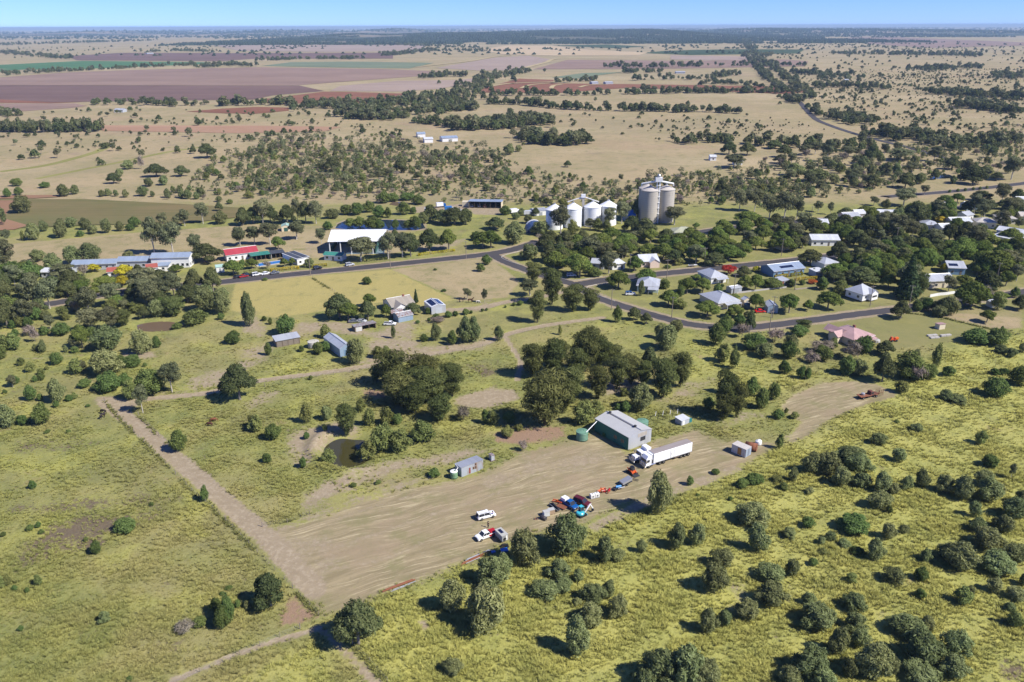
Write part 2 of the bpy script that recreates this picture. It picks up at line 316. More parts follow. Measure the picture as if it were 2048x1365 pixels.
mp('dirt', 'B', [(770, 735), (790, 680), (860, 655), (1000, 648), (1400, 652), (1520, 680), (1540, 735), (1440, 750), (1100, 752)], 3, 0.8)
def mask_eval(X, Y):
    """ground-cover channels at arrays of world points"""
    out = {c: np.zeros(len(X), np.float32) for c in ('dirt', 'straw', 'lawn', 'dry', 'weed', 'gold', 'red', 'lush')}
    out['dry'] = np.clip((Y-500)/80, 0, 1).astype(np.float32)
    for ch, typ, pts, prm, s in MASKS:
        pa = np.array([(p[0], p[1]) for p in pts]); pad = 8+(prm if typ == 'poly' else prm[0]+prm[1])
        idx = np.where((X > pa[:, 0].min()-pad) & (X < pa[:, 0].max()+pad) & (Y > pa[:, 1].min()-pad) & (Y < pa[:, 1].max()+pad))[0]
        if not len(idx): continue
        x, y = X[idx], Y[idx]; d2 = np.full(len(idx), 1e12); ins = np.zeros(len(idx), bool)
        n = len(pa); segs = range(n) if typ == 'poly' else range(n-1)
        for i in segs:
            a, b = pa[i], pa[(i+1) % n]; ex, ey = b-a; L = ex*ex+ey*ey+1e-9
            t = np.clip(((x-a[0])*ex+(y-a[1])*ey)/L, 0, 1)
            d2 = np.minimum(d2, (x-a[0]-t*ex)**2+(y-a[1]-t*ey)**2)
            if typ == 'poly':
                c = ((a[1] > y) != (b[1] > y)) & (x < (b[0]-a[0])*(y-a[1])/(b[1]-a[1]+1e-12)+a[0]); ins ^= c
        d = np.sqrt(d2)
        if typ == 'poly': v = np.clip(0.5+np.where(ins, d, -d)/(2*prm), 0, 1)
        else: v = np.clip((prm[0]/2+prm[1]/2-d)/prm[1], 0, 1)
        v = (v*v*(3-2*v)*s).astype(np.float32); out[ch][idx] = np.maximum(out[ch][idx], v)
    out['gold'] *= 1-out['dry']
    return out
# dams: centre photo pixel, semi axes in metres, depth, bank height
DAMS = [(G(696, 900), 7.0, 9.0, R(25), 1.5, 1.15), (G(319, 651), 10.0, 6.0, 0.0, 1.0, 0.6)]
def ground_h(X, Y, mk=None):
    z = np.zeros_like(X)
    for c, a, b, rt, dep, bank in DAMS:
        dx, dy = X-c[0], Y-c[1]; u = (dx*math.cos(rt)+dy*math.sin(rt))/a; v = (-dx*math.sin(rt)+dy*math.cos(rt))/b
        r = np.sqrt(u*u+v*v)
        z += np.where(r < 1.25, -dep*(1-np.clip((r-0.75)/0.5, 0, 1)), 0)+bank*np.exp(-((r-1.45)/0.22)**2)*np.clip(0.6-0.8*u, 0, 1)
    if mk is not None:
        lg = np.clip(1-2.5*mk['dirt']-mk['straw']-mk['lawn']-mk['dry']-mk['red']-0.6*mk['gold'], 0, 1)*np.clip((500-Y)/60, 0, 1)
        n = np.sin(X*0.83+1.7*np.sin(Y*0.61))*np.sin(Y*0.93+1.3*np.sin(X*0.47))+0.7*np.sin(X*1.9+Y*1.3)*np.sin(Y*2.2-X*0.8)
        z += lg*(0.14*n)
    return z
def growth(start, step, ratio, end):
    out = []; v = start
    while v < end: step *= ratio; v += step; out.append(v)
    return out
xs = np.arange(-275, 275.1, 1.25); gr = growth(275, 1.25, 1.045, 220000); xs = np.concatenate([-np.array(gr[::-1]), xs, np.array(gr)])
ys = np.arange(100, 490, 1.25); g1 = growth(ys[-1], 1.15, 1.02, 1200); g2 = growth(g1[-1], g1[-1]-g1[-2], 1.06, 220000)
gb = growth(-ys[0], 1.15, 1.25, 3000)
ys = np.concatenate([-np.array(gb[::-1]), ys, np.array(g1), np.array(g2)])
GX, GY = np.meshgrid(xs, ys); GX = GX.ravel(); GY = GY.ravel()
MK = mask_eval(GX, GY); GZ = ground_h(GX, GY, MK)
nx, ny = len(xs), len(ys)
me = bpy.data.meshes.new('ground'); nv = nx*ny; nf = (nx-1)*(ny-1)
me.vertices.add(nv); me.vertices.foreach_set('co', np.stack([GX, GY, GZ], 1).astype(np.float32).ravel())
ii = (np.arange(ny-1)[:, None]*nx+np.arange(nx-1)[None, :]).ravel()
fa = np.stack([ii, ii+1, ii+nx+1, ii+nx], 1).astype(np.int32)
me.loops.add(nf*4); me.polygons.add(nf); me.loops.foreach_set('vertex_index', fa.ravel())
me.polygons.foreach_set('loop_start', np.arange(0, nf*4, 4, dtype=np.int32)); me.update(); me.validate()
me.polygons.foreach_set('use_smooth', np.ones(nf, bool))
for nm, chs in (('m1', ('dirt', 'straw', 'lawn')), ('m2', ('dry', 'weed', 'gold')), ('m3', ('red', 'lush', 'red'))):
    at = me.attributes.new(nm, 'FLOAT_COLOR', 'POINT')
    at.data.foreach_set('color', np.stack([MK[chs[0]], MK[chs[1]], MK[chs[2]], np.ones(nv, np.float32)], 1).ravel())
ground = bpy.data.objects.new('ground', me); COL.objects.link(ground); tag(ground, 'grassy open ground with dry paddocks reaching to the horizon', None, kind='structure')

def grass_colour(t, v, lush=None):
    """olive and straw long grass, shared by the ground and the tufts; lush = taller yellow-green stand"""
    big = t.noise(v, 0.022, 4, 0.6); mid = t.noise(v, 0.13, 4, 0.65, (31, 7, 0)); fin = t.noise(v, 1.1, 3, 0.7, (3, 17, 0))
    a = t.mix(t.sstep(mid, 0.34, 0.66), (0.268, 0.266, 0.080), (0.168, 0.192, 0.056))
    a = t.mix(t.math('MULTIPLY', t.sstep(big, 0.44, 0.64), 0.6), a, (0.35, 0.285, 0.135))
    a = t.mix(t.math('MULTIPLY', t.sstep(t.noise(v, 0.035, 5, 0.65, (90, 3, 0)), 0.50, 0.66), 0.6), a, (0.180, 0.172, 0.075))
    a = t.mix(t.math('MULTIPLY', t.sstep(t.noise(v, 0.055, 4, 0.6, (13, 70, 0)), 0.54, 0.68), 0.6), a, (0.38, 0.375, 0.09))
    if lush is not None: a = t.mix(lush, a, t.mix(t.sstep(mid, 0.36, 0.66), (0.460, 0.440, 0.116), (0.328, 0.338, 0.088)))
    return t.mix(t.sstep(fin, 0.3, 0.75), t.mix(0.14, a, (0.10, 0.09, 0.035)), t.mix(0.30, a, (0.40, 0.385, 0.15))), big, mid, fin
t = NT('ground_cover'); v = t.pos()
a1 = t.attr('m1'); a2 = t.attr('m2'); a3 = t.attr('m3')
s1 = t.n('ShaderNodeSeparateColor'); t.l(a1.outputs['Color'], s1.inputs[0])
s2 = t.n('ShaderNodeSeparateColor'); t.l(a2.outputs['Color'], s2.inputs[0])
s3 = t.n('ShaderNodeSeparateColor'); t.l(a3.outputs['Color'], s3.inputs[0])
c, big, mid, fin = grass_colour(t, v, s3.outputs[1]); c = t.mix(0.10, c, (0.10, 0.085, 0.035))
edge = t.math('MULTIPLY', t.math('SUBTRACT', t.math('ADD', t.math('MULTIPLY', mid, 0.5), t.math('MULTIPLY', t.noise(v, 0.9, 5, 0.75, (5, 5, 0)), 0.5)), 0.5), 2.2)
def soft(m, lo=0.30, hi=0.72, amp=1.0): return t.sstep(t.math('ADD', m, t.math('MULTIPLY', edge, amp)), lo, hi)
# bare soil shows through the long grass in places
c = t.mix(t.math('MULTIPLY', t.sstep(t.noise(v, 0.07, 5, 0.7, (77, 5, 0)), 0.60, 0.72), 0.7), c, (0.26, 0.19, 0.11))
# golden paddock
c = t.mix(soft(s2.outputs[2]), c, t.mix(fin, (0.30, 0.252, 0.090), (0.415, 0.352, 0.135))); c = t.mix(t.math('MULTIPLY', t.math('MULTIPLY', soft(s2.outputs[2]), t.sstep(mid, 0.5, 0.68)), 0.5), c, (0.25, 0.24, 0.09))
# dry pasture of the plain
dv = t.noise(v, 0.012, 5, 0.65, (11, 0, 0)); dv2 = t.noise(t.mapping(v, scale=(0.35, 1, 1)), 0.004, 4, 0.6, (0, 9, 0)); dv3 = t.noise(v, 0.09, 4, 0.7, (2, 0, 0))
dc = t.mix(t.sstep(dv, 0.35, 0.68), (0.37, 0.288, 0.165), (0.285, 0.240, 0.125))
dc = t.mix(t.math('MULTIPLY', t.sstep(dv2, 0.5, 0.66), 0.55), dc, (0.44, 0.355, 0.22))
dc = t.mix(t.math('MULTIPLY', t.sstep(dv3, 0.50, 0.70), 0.75), dc, (0.205, 0.195, 0.085))
dc = t.mix(t.math('MULTIPLY', t.sstep(t.noise(v, 0.018, 4, 0.7, (55, 20, 0)), 0.57, 0.72), 0.5), dc, (0.25, 0.19, 0.13))
dc = t.mix(t.math('MULTIPLY', t.sstep(t.noise(t.mapping(v, scale=(0.5, 1, 1)), 0.0028, 5, 0.7, (33, 12, 0)), 0.46, 0.62), 0.55), dc, (0.27, 0.225, 0.13)); dc = t.mix(t.math('MULTIPLY', t.sstep(t.noise(v, 0.006, 5, 0.75, (3, 120, 0)), 0.52, 0.66), 0.45), dc, (0.34, 0.235, 0.155)); dc = t.mix(t.math('MULTIPLY', t.sstep(t.noise(v, 0.33, 4, 0.8, (7, 3, 0)), 0.50, 0.66), 0.4), dc, (0.22, 0.19, 0.095)); c = t.mix(soft(s2.outputs[0], 0.3, 0.7, 0.8), c, dc)
# lawn
lc = t.mix(mid, (0.225, 0.20, 0.085), (0.135, 0.155, 0.045)); lc = t.mix(t.math('MULTIPLY', fin, 0.4), lc, (0.30, 0.25, 0.12))
c = t.mix(t.math('MULTIPLY', soft(s1.outputs[2], 0.25, 0.8), 0.85), c, lc)
# weeds
c = t.mix(t.math('MULTIPLY', soft(s2.outputs[1], 0.30, 0.85, 2.2), 0.95), c, t.mix(fin, (0.085, 0.062, 0.05), (0.20, 0.155, 0.10)))
# mown straw with mowing streaks
ang = math.atan2((G(1000, 1055)-G(700, 1150)).y, (G(1000, 1055)-G(700, 1150)).x)
wv_ = t.n('ShaderNodeTexNoise'); wv_.inputs['Scale'].default_value = 0.045; wv_.inputs['Detail'].default_value = 2; t.l(v, wv_.inputs['Vector']); wq = t.n('ShaderNodeVectorMath', operation='MULTIPLY_ADD'); t.l(wv_.outputs['Color'], wq.inputs[0]); wq.inputs[1].default_value = (7, 7, 0); t.l(v, wq.inputs[2]); v2 = wq.outputs[0]
sv = t.mapping(v2, rot=(0, 0, -ang), scale=(0.07, 0.6, 1)); st = t.noise(sv, 1.0, 5, 0.7); st2 = t.noise(t.mapping(v2, rot=(0, 0, -ang+0.10), scale=(0.07, 1.1, 1)), 1.0, 4, 0.7, (9, 9, 0))
sc = t.mix(t.sstep(st, 0.35, 0.65), (0.228, 0.186, 0.106), (0.322, 0.262, 0.155))
sc = t.mix(t.math('MULTIPLY', t.sstep(st2, 0.545, 0.625), 0.75), sc, (0.48, 0.405, 0.25))
sc = t.mix(t.math('MULTIPLY', t.sstep(mid, 0.46, 0.66), 0.7), sc, (0.205, 0.190, 0.088))
sc = t.mix(t.math('MULTIPLY', t.sstep(t.noise(v, 0.05, 4, 0.6, (40, 2, 0)), 0.5, 0.66), 0.7), sc, (0.295, 0.225, 0.145))
sc = t.mix(t.math('MULTIPLY', t.sstep(t.noise(v, 0.9, 5, 0.8, (61, 8, 0)), 0.52, 0.66), 0.45), sc, (0.21, 0.175, 0.10)); c = t.mix(soft(s1.outputs[1], 0.28, 0.74, 1.2), c, sc)
# bare earth
ec = t.mix(t.noise(v, 0.25, 5, 0.7, (8, 1, 0)), (0.205, 0.158, 0.100), (0.37, 0.302, 0.205)); ec = t.mix(t.math('MULTIPLY', t.sstep(fin, 0.5, 0.8), 0.4), ec, (0.26, 0.22, 0.10)); ec = t.mix(t.math('MULTIPLY', t.sstep(t.noise(v, 0.75, 4, 0.7, (4, 44, 0)), 0.48, 0.62), 0.35), ec, (0.46, 0.385, 0.28))
c = t.mix(soft(s1.outputs[0]), c, ec)
c = t.mix(soft(s3.outputs[0]), c, t.mix(fin, (0.225, 0.145, 0.095), (0.33, 0.225, 0.15)))
bh = t.math('ADD', t.noise(v, 1.6, 4, 0.75), t.math('MULTIPLY', mid, 1.2))
bare = t.math('MAXIMUM', s1.outputs[0], t.math('MAXIMUM', s1.outputs[1], s1.outputs[2]))
bh = t.math('MULTIPLY', bh, t.math('SUBTRACT', 1.0, t.math('MULTIPLY', bare, 0.85)))
t.principled(c, 0.95, 0, 0.1, bh, 0.55, 0.5)
me.materials.append(t.m)

# ------------------------------------------------------------ fields on the plain
def field_mat(name, ca, cb, sc=0.01, stripe=0.03, rot=0.0):
    t = NT(name); v = t.pos(); n1 = t.noise(v, sc*0.4, 5, 0.65); n2 = t.noise(t.mapping(v, rot=(0, 0, rot), scale=(0.05*stripe, stripe, 1)), 1.0, 3, 0.6)
    n3 = t.noise(v, 0.05, 3, 0.7)
    c = t.mix(t.sstep(n1, 0.3, 0.7), ca, cb); c = t.mix(t.math('MULTIPLY', t.sstep(n2, 0.4, 0.65), 0.4), c, tuple(x*0.72 for x in ca)); c = t.mix(t.math('MULTIPLY', n3, 0.25), c, tuple(min(1, x*1.5) for x in cb))
    t.principled(c, 0.95, 0, 0.05); return t.m
MV = field_mat('mauve_fallow', (0.205, 0.140, 0.110), (0.265, 0.185, 0.145)); MVD = field_mat('dark_fallow', (0.130, 0.083, 0.072), (0.17, 0.11, 0.093))
MVL = field_mat('pale_fallow', (0.275, 0.21, 0.17), (0.325, 0.25, 0.20)); RED = field_mat('red_soil', (0.17, 0.078, 0.050), (0.225, 0.108, 0.068))
GRN = field_mat('green_crop', (0.055, 0.135, 0.062), (0.085, 0.165, 0.075), 0.02); GRG = field_mat('grey_green_crop', (0.13, 0.16, 0.10), (0.17, 0.20, 0.125))
TAN = field_mat('tan_stubble', (0.40, 0.30, 0.18), (0.46, 0.36, 0.225)); VIN = field_mat('vine_rows', (0.035, 0.06, 0.025), (0.06, 0.085, 0.035)); ORG = field_mat('orange_soil', (0.30, 0.175, 0.11), (0.36, 0.23, 0.15))
OLV = field_mat('weedy_fallow', (0.115, 0.125, 0.048), (0.175, 0.135, 0.065), 0.03, 0.2); BRN = field_mat('brown_fallow', (0.22, 0.125, 0.075), (0.27, 0.165, 0.10), 0.02)
FIELDS = [
 ('crop_field', 'Z1', [(-60, 384), (480, 358), (1215, 366), (1180, 378), (860, 390), (480, 405), (180, 410), (-60, 402)], GRN, 'long green crop field behind the mauve fallow'),
 ('crop_field', 'Z1', [(-60, 406), (150, 408), (0, 420), (-60, 424)], GRN, 'narrow green crop wedge at the left picture edge'),
 ('fallow_field', 'Z1', [(-60, 460), (350, 428), (800, 410), (1500, 395), (2200, 405), (2600, 420), (2500, 445), (2150, 470), (1750, 500), (-60, 500)], MV, 'broad pinkish mauve fallow field'),
 ('fallow_field', 'Z1', [(-60, 501), (1750, 502), (1900, 535), (1600, 560), (1480, 585), (300, 600), (-60, 580)], MVD, 'dark mauve ploughed strip below the pinkish fallow'),
 ('ploughed_field', 'Z1', [(-60, 580), (300, 601), (500, 598), (300, 606), (-60, 604)], RED, 'thin red soil wedge under the dark mauve strip'),
 ('ploughed_field', 'Z1', [(1500, 587), (1900, 538), (2048, 540), (2370, 550), (2380, 600), (2250, 622), (2048, 610), (1500, 605)], RED, 'red brown ploughed field left of the creek trees'),
 ('fallow_field', 'Z2', [(0, 505), (340, 475), (700, 470), (820, 455), (830, 470), (600, 520), (360, 538), (-60, 535)], MVL, 'pale pink fallow beside the creek line'),
 ('fallow_field', 'Z1', [(-60, 608), (440, 608), (510, 622), (400, 635), (100, 655), (-60, 660)], MV, 'small mauve field at the left edge of the plain'),
 ('ploughed_field', 'Z1', [(1090, 655), (1300, 638), (1500, 628), (1690, 632), (1690, 650), (1500, 668), (1300, 665)], RED, 'small red ploughed field among dry paddocks'),
 ('ploughed_field', 'Z1', [(330, 735), (1500, 738), (2000, 745), (1900, 770), (1400, 782), (600, 768), (580, 745)], ORG, 'long orange brown soil strip beside the pine belt'),
 ('fallow_field', 'Z1', [(390, 330), (700, 312), (1400, 312), (2300, 310), (2300, 345), (1500, 345), (1300, 360), (450, 355)], MVD, 'dark mauve field behind the green crop'),
 ('fallow_field', 'Z1', [(1230, 262), (2048, 265), (2500, 265), (2450, 300), (1900, 305), (1400, 300)], MVL, 'pale lilac field below the wooded ridge'),
 ('crop_field', 'Z1', [(1530, 388), (1700, 366), (2048, 362), (2540, 370), (2400, 402), (2048, 398)], GRG, 'grey green crop field in the middle distance'),
 ('fallow_field', 'Z2', [(560, 400), (900, 340), (1100, 328), (1240, 350), (1100, 395), (1000, 412), (820, 415)], MVL, 'pale lilac fallow left of the contour banks'),
 ('fallow_field', 'Z2', [(1130, 408), (1330, 352), (2048, 358), (2600, 350), (2740, 360), (2720, 390), (1900, 405)], MV, 'dull mauve field in front of the dark vineyard'),
 ('stubble_field', 'Z2', [(830, 290), (980, 268), (1250, 270), (1400, 290), (1800, 310), (1750, 325), (1260, 328), (940, 320)], TAN, 'bright tan stubble field below the ridge'),
 ('vineyard', 'Z2', [(1760, 312), (1900, 300), (2048, 295), (2300, 290), (2720, 292), (2680, 315), (2048, 324)], VIN, 'dark green vineyard block left of the avenue'),
 ('vineyard', 'Z2', [(1240, 268), (1560, 262), (1800, 275), (1600, 284)], VIN, 'small dark green vineyard under the ridge'),
 ('ploughed_field', 'Z2', [(795, 530), (1050, 462), (1250, 470), (1250, 490), (1700, 495), (2048, 500), (2500, 508), (2750, 540), (2600, 552), (2048, 530), (1700, 515), (1300, 545), (860, 545)], RED, 'red contoured field right of the creek trees'),
 ('crop_field', 'Z2', [(1240, 455), (1420, 430), (1650, 425), (1500, 445), (1400, 462)], GRG, 'small green crop above the red contoured field'),
 ('fallow_field', 'Z3', [(830, 232), (1200, 215), (2048, 250), (2200, 262), (2048, 268), (1500, 282), (1300, 270)], MV, 'mauve field under the right hand ridge'),
 ('fallow_field', 'Z3', [(-20, 326), (440, 332), (450, 355), (-20, 352)], MVL, 'pale lilac strip left of the avenue'),
 ('weedy_field', 'A', [(-400, 500), (0, 490), (700, 490), (1500, 530), (1960, 560), (1930, 640), (1500, 690), (800, 700), (300, 720), (-400, 750)], OLV, 'dark olive weedy field behind the school oval'),
 ('ploughed_field', 'A', [(-300, 500), (120, 500), (60, 600), (40, 650), (230, 705), (120, 740), (-300, 760)], BRN, 'brown soil corner at the left of the weedy field'),
 ('ploughed_field', 'A', [(-60, 462), (420, 455), (560, 466), (300, 482), (-60, 486)], BRN, 'thin brown strip above the weedy field'),
]
for i, (nm, k, pts, m, lb) in enumerate(FIELDS):
    q = [G(*p) for p in PL(k, pts)]; far = sum(p.length for p in q)/len(q)
    sheet(nm, q, 0.05+0.00012*far+0.012*i, m, label=lb)
# pale contour banks between the red strips
bank_m = field_mat('grass_bank', (0.36, 0.29, 0.15), (0.42, 0.34, 0.19))
for k, pts, wd in (('Z2', [(860, 512), (1000, 492), (1250, 482), (1300, 470)], 12), ('Z2', [(1060, 520), (1120, 500), (1260, 488)], 9), ('Z2', [(1235, 522), (1250, 505), (1300, 497)], 9), ('Z2', [(1400, 515), (1450, 503), (1560, 498)], 8),
                   ('Z2', [(450, 395), (540, 385), (760, 360), (900, 335), (1000, 325)], 16), ('Z2', [(1060, 405), (1200, 370), (1330, 345), (2048, 352)], 16)):
    ln = smoothline([G(*q) for q in PL(k, pts)], 5); l = []; r = []
    for i, p in enumerate(ln):
        d = (ln[min(i+1, len(ln)-1)]-ln[max(i-1, 0)]).normalized(); n = Vector((-d.y, d.x))*wd/2; l.append(p+n); r.append(p-n)
    sheet('grass_bank', l+r[::-1], 1.2, bank_m)
# green swales in the dry paddock
for pts, wd in (([(0, 262), (350, 215), (600, 155), (800, 95), (900, 40)], 9), ([(300, 320), (800, 220), (1100, 160), (1350, 105), (1650, 60)], 7)):
    ln = smoothline([GK('A', *q) for q in pts], 5); l = []; r = []
    for i, p in enumerate(ln):
        d = (ln[min(i+1, len(ln)-1)]-ln[max(i-1, 0)]).normalized(); n = Vector((-d.y, d.x))*wd/2; l.append(p+n); r.append(p-n)
    sheet('green_swale', l+r[::-1], 0.04, field_mat('swale_grass', (0.19, 0.19, 0.06), (0.26, 0.24, 0.09), 0.05))

# ------------------------------------------------------------ roads
t = NT('asphalt'); v = t.pos(); c = t.mix(t.noise(v, 0.12, 4, 0.6), (0.045, 0.042, 0.046), (0.072, 0.066, 0.07)); c = t.mix(t.math('MULTIPLY', t.noise(v, 3, 3, 0.7), 0.35), c, (0.10, 0.094, 0.095)); t.principled(c, 0.85, 0, 0.2); ASPH = t.m
ROADLINES = {}
for j, (nm, pts, wd) in enumerate(ROADS):
    ln = smoothline([G(*p) for p in pts], 10); ROADLINES[nm] = ln; vs = []; fs = []
    for i, p in enumerate(ln):
        d = (ln[min(i+1, len(ln)-1)]-ln[max(i-1, 0)]).normalized(); n = Vector((-d.y, d.x)); e = wd/2+0.18*math.sin(i*1.7)
        z = 0.03+0.006*j+(0.2 if nm == 'country_road' else 0)
        vs += [(*(p+n*e), z), (*(p-n*e), z)]
        if i: fs.append((2*i-2, 2*i-1, 2*i+1, 2*i))
    o = MB().add(vs, fs).build(nm, ASPH); o['kind'] = 'structure'
# rounded kerbs at the two junctions
CONC = solid('concrete', (0.42, 0.40, 0.37), 0.85, var=0.2, scale=3)
for pts in ([(1040, 503), (1012, 510), (1003, 515), (1015, 522), (1040, 530)], [(1260, 560.5), (1210, 567), (1178, 573), (1176, 579), (1200, 592), (1230, 603)], [(1075, 541), (1110, 553), (1135, 560), (1160, 560), (1205, 553)]):
    ln = smoothline([G(*p) for p in pts], 8); mb = MB()
    for a, b in zip(ln, ln[1:]):
        d = (b-a).normalized(); n = Vector((-d.y, d.x))*0.12; z = 0.14
        mb.add([(*(a+n), 0), (*(a-n), 0), (*(b-n), 0), (*(b+n), 0), (*(a+n), z), (*(a-n), z), (*(b-n), z), (*(b+n), z)], [(4, 5, 6, 7), (0, 1, 5, 4), (2, 3, 7, 6), (1, 2, 6, 5), (3, 0, 4, 7)])
    o = mb.build('kerb', CONC); o['kind'] = 'structure'

# ------------------------------------------------------------ water
def water_mat(name, col, rough=0.06):
    t = NT(name); v = t.pos(); t.principled(col, rough, 0, 0.5, t.noise(v, 1.2, 3, 0.6), 0.08, 0.05); return t.m
W_BROWN = water_mat('muddy_water', (0.055, 0.050, 0.018)); W_MUD = water_mat('brown_dam_water', (0.15, 0.105, 0.07)); W_BLUE = water_mat('dam_water', (0.018, 0.03, 0.05), 0.03)
def pond(c, a, b, rt, z, m, label):
    pts = []
    for i in range(40):
        th = 2*math.pi*i/40; r = 1+0.07*math.sin(3*th+1)+0.05*math.sin(5*th)
        pts.append((c[0]+r*(a*math.cos(th)*math.cos(rt)-b*math.sin(th)*math.sin(rt)), c[1]+r*(a*math.cos(th)*math.sin(rt)+b*math.sin(th)*math.cos(rt))))
    return sheet('water', pts, z, m, label=label)
pond(DAMS[0][0], 6.8, 8.7, DAMS[0][3], -0.75, W_BROWN, 'murky olive water in the nearest farm dam')
pond(DAMS[1][0], 9.8, 5.9, 0, -0.5, W_MUD, 'brown muddy water in the small dam on the left')
sheet('water', [GK('B', *p) for p in [(780, 725), (800, 690), (860, 665), (1000, 658), (1200, 655), (1400, 662), (1500, 690), (1520, 725), (1440, 740), (1100, 742), (880, 735)]], 0.03, W_BLUE, label='blue water of the long dam behind the white arena')
sheet('water', [GK('B', *p) for p in [(1220, 530), (1250, 510), (1330, 508), (1410, 520), (1380, 538), (1280, 542)]], 0.03, W_MUD, label='shallow brown pond behind the long blue dam')
sheet('water', [GK('D', *p) for p in [(1400, 245), (1450, 232), (1540, 234), (1580, 248), (1520, 262), (1420, 262)]], 0.03, W_BLUE, label='small blue pond near the highway')
sheet('water', [GK('Z3', *p) for p in [(1090, 693), (1120, 685), (1150, 690), (1130, 703), (1100, 703)]], 0.05, W_BLUE, label='tiny blue pond beside the country road')

# ------------------------------------------------------------ far hills
t = NT('hill_cover'); v = t.pos(); n1 = t.noise(v, 0.0006, 5, 0.65); n2 = t.noise(v, 0.004, 4, 0.7, (9, 0, 0))
c = t.mix(t.sstep(n1, 0.40, 0.60), (0.045, 0.058, 0.03), (0.30, 0.23, 0.15)); c = t.mix(t.math('MULTIPLY', t.sstep(n2, 0.45, 0.6), 0.6), c, (0.05, 0.06, 0.03)); t.principled(c, 0.95, 0, 0.05); HILL = t.m
t = NT('plateau_cover'); v = t.pos(); c = t.mix(t.noise(t.mapping(v, scale=(0.3, 1, 1)), 0.0004, 4, 0.6), (0.20, 0.16, 0.14), (0.32, 0.25, 0.20)); t.principled(c, 0.95, 0, 0.05); PLAT = t.m
def ridge(name, y0, depth, x0, x1, hfun, m, n=160, k=10):
    vs = []; fs = []
    for j in range(k+1):
        s = j/k; prof = math.sin(math.pi*s)**1.2
        for i in range(n+1):
            x = x0+(x1-x0)*i/n; vs.append((x, y0+depth*s, max(-2, hfun(x)*prof*(1+0.15*math.sin(x*0.0021+j))-1.5)))
    for j in range(k):
        for i in range(n): fs.append((j*(n+1)+i, j*(n+1)+i+1, (j+1)*(n+1)+i+1, (j+1)*(n+1)+i))
    o = MB().add(vs, fs).build(name, m, smooth=True); o['kind'] = 'structure'; return o
def bump(x, c, w): return math.exp(-((x-c)/w)**2)
FARY = 42000.0
ridge('hills', FARY, 16000, -60000, 60000, lambda x: 86+7*bump(x, -21000, 9000)+4*math.sin(x*0.0004)+5*bump(x, 2000, 9000), PLAT)
ridge('hills', 6300, 5000, -2500, 2900, lambda x: 34*bump(x, -700, 800)+50*bump(x, 500, 900)+42*bump(x, 1500, 600)+24*bump(x, -1700, 300), HILL)
ridge('hills', 8600, 6000, 1800, 7000, lambda x: 44*bump(x, 4700, 900)+56*bump(x, 3300, 800)+34*bump(x, 6000, 700), HILL)
ridge('hills', 11500, 8000, -9000, -1500, lambda x: 42*bump(x, -7000, 900)+44*bump(x, -4000, 700)+60*bump(x, -2200, 700), HILL)

# ------------------------------------------------------------ haze: the air of the plain
t = NT('haze_air'); t.out.inputs[0]; pv = t.n('ShaderNodeVolumePrincipled')
pv.inputs['Color'].default_value = (0.55, 0.77, 1.0, 1); pv.inputs['Density'].default_value = 5.2e-5; pv.inputs['Anisotropy'].default_value = 0.0
t.l(pv.outputs[0], t.out.inputs['Volume'])
hz = MB().box(-225000, 225000, -4000, 225000, -3.0, 122.0).build('haze', t.m); hz['kind'] = 'stuff'; hz['label'] = 'pale blue haze over the plain'
# ------------------------------------------------------------ buildings
FOOT = []                                             # footprints (centre x, y, radius) kept clear of scattered trees
ROOF = {'zinc': corrugated('zinc_roof', (0.48, 0.50, 0.53)), 'blue': corrugated('blue_grey_roof', (0.33, 0.40, 0.50)), 'white': corrugated('white_roof', (0.60, 0.62, 0.64), metal=0.05, var=0.18),
        'pink': corrugated('faded_red_roof', (0.48, 0.31, 0.29), metal=0.05, var=0.2), 'red': corrugated('red_roof', (0.40, 0.055, 0.07), metal=0.0), 'brick': corrugated('brick_red_roof', (0.36, 0.10, 0.07), metal=0.0),
        'tan': corrugated('old_tan_roof', (0.36, 0.32, 0.26), metal=0.05, rust=0.25, rustcol=(0.25, 0.19, 0.13)), 'green': corrugated('green_roof', (0.05, 0.23, 0.175), metal=0.0), 'mint': corrugated('mint_roof', (0.35, 0.52, 0.45), metal=0.0),
        'olive': corrugated('pale_olive_roof', (0.42, 0.43, 0.30), metal=0.0), 'rusty': corrugated('rusty_roof', (0.40, 0.40, 0.41), rust=0.75), 'grey': corrugated('dull_grey_roof', (0.36, 0.38, 0.42)), 'dark': corrugated('dark_roof', (0.07, 0.075, 0.085), metal=0.0), 'orange': corrugated('orange_tile_roof', (0.50, 0.12, 0.06), metal=0.0), 'beige': corrugated('beige_roof', (0.50, 0.46, 0.40), metal=0.0)}
WALL = {'white': solid('white_weatherboard', (0.74, 0.74, 0.72), var=0.05), 'cream': solid('cream_board', (0.66, 0.58, 0.42), var=0.06), 'mint': solid('pale_green_board', (0.50, 0.60, 0.54)), 'blue': solid('blue_wall', (0.14, 0.24, 0.36)),
        'zincw': corrugated('zinc_wall', (0.50, 0.52, 0.55), 0.3), 'greenw': corrugated('green_sheet_wall', (0.035, 0.17, 0.125), 0.3, axis='y', metal=0.0), 'bluegrey': corrugated('blue_grey_wall', (0.30, 0.40, 0.52), 0.3), 'wood': solid('weathered_boards', (0.20, 0.165, 0.13), 0.9, var=0.4, scale=4), 'peach': solid('peach_board', (0.70, 0.55, 0.44), var=0.05),
        'patch': corrugated('patched_tin_wall', (0.42, 0.46, 0.50), 0.3, rust=0.6, rustcol=(0.30, 0.22, 0.17)), 'dkgreen': solid('dark_green_wall', (0.03, 0.10, 0.08)), 'grey': solid('grey_board', (0.40, 0.42, 0.45))}
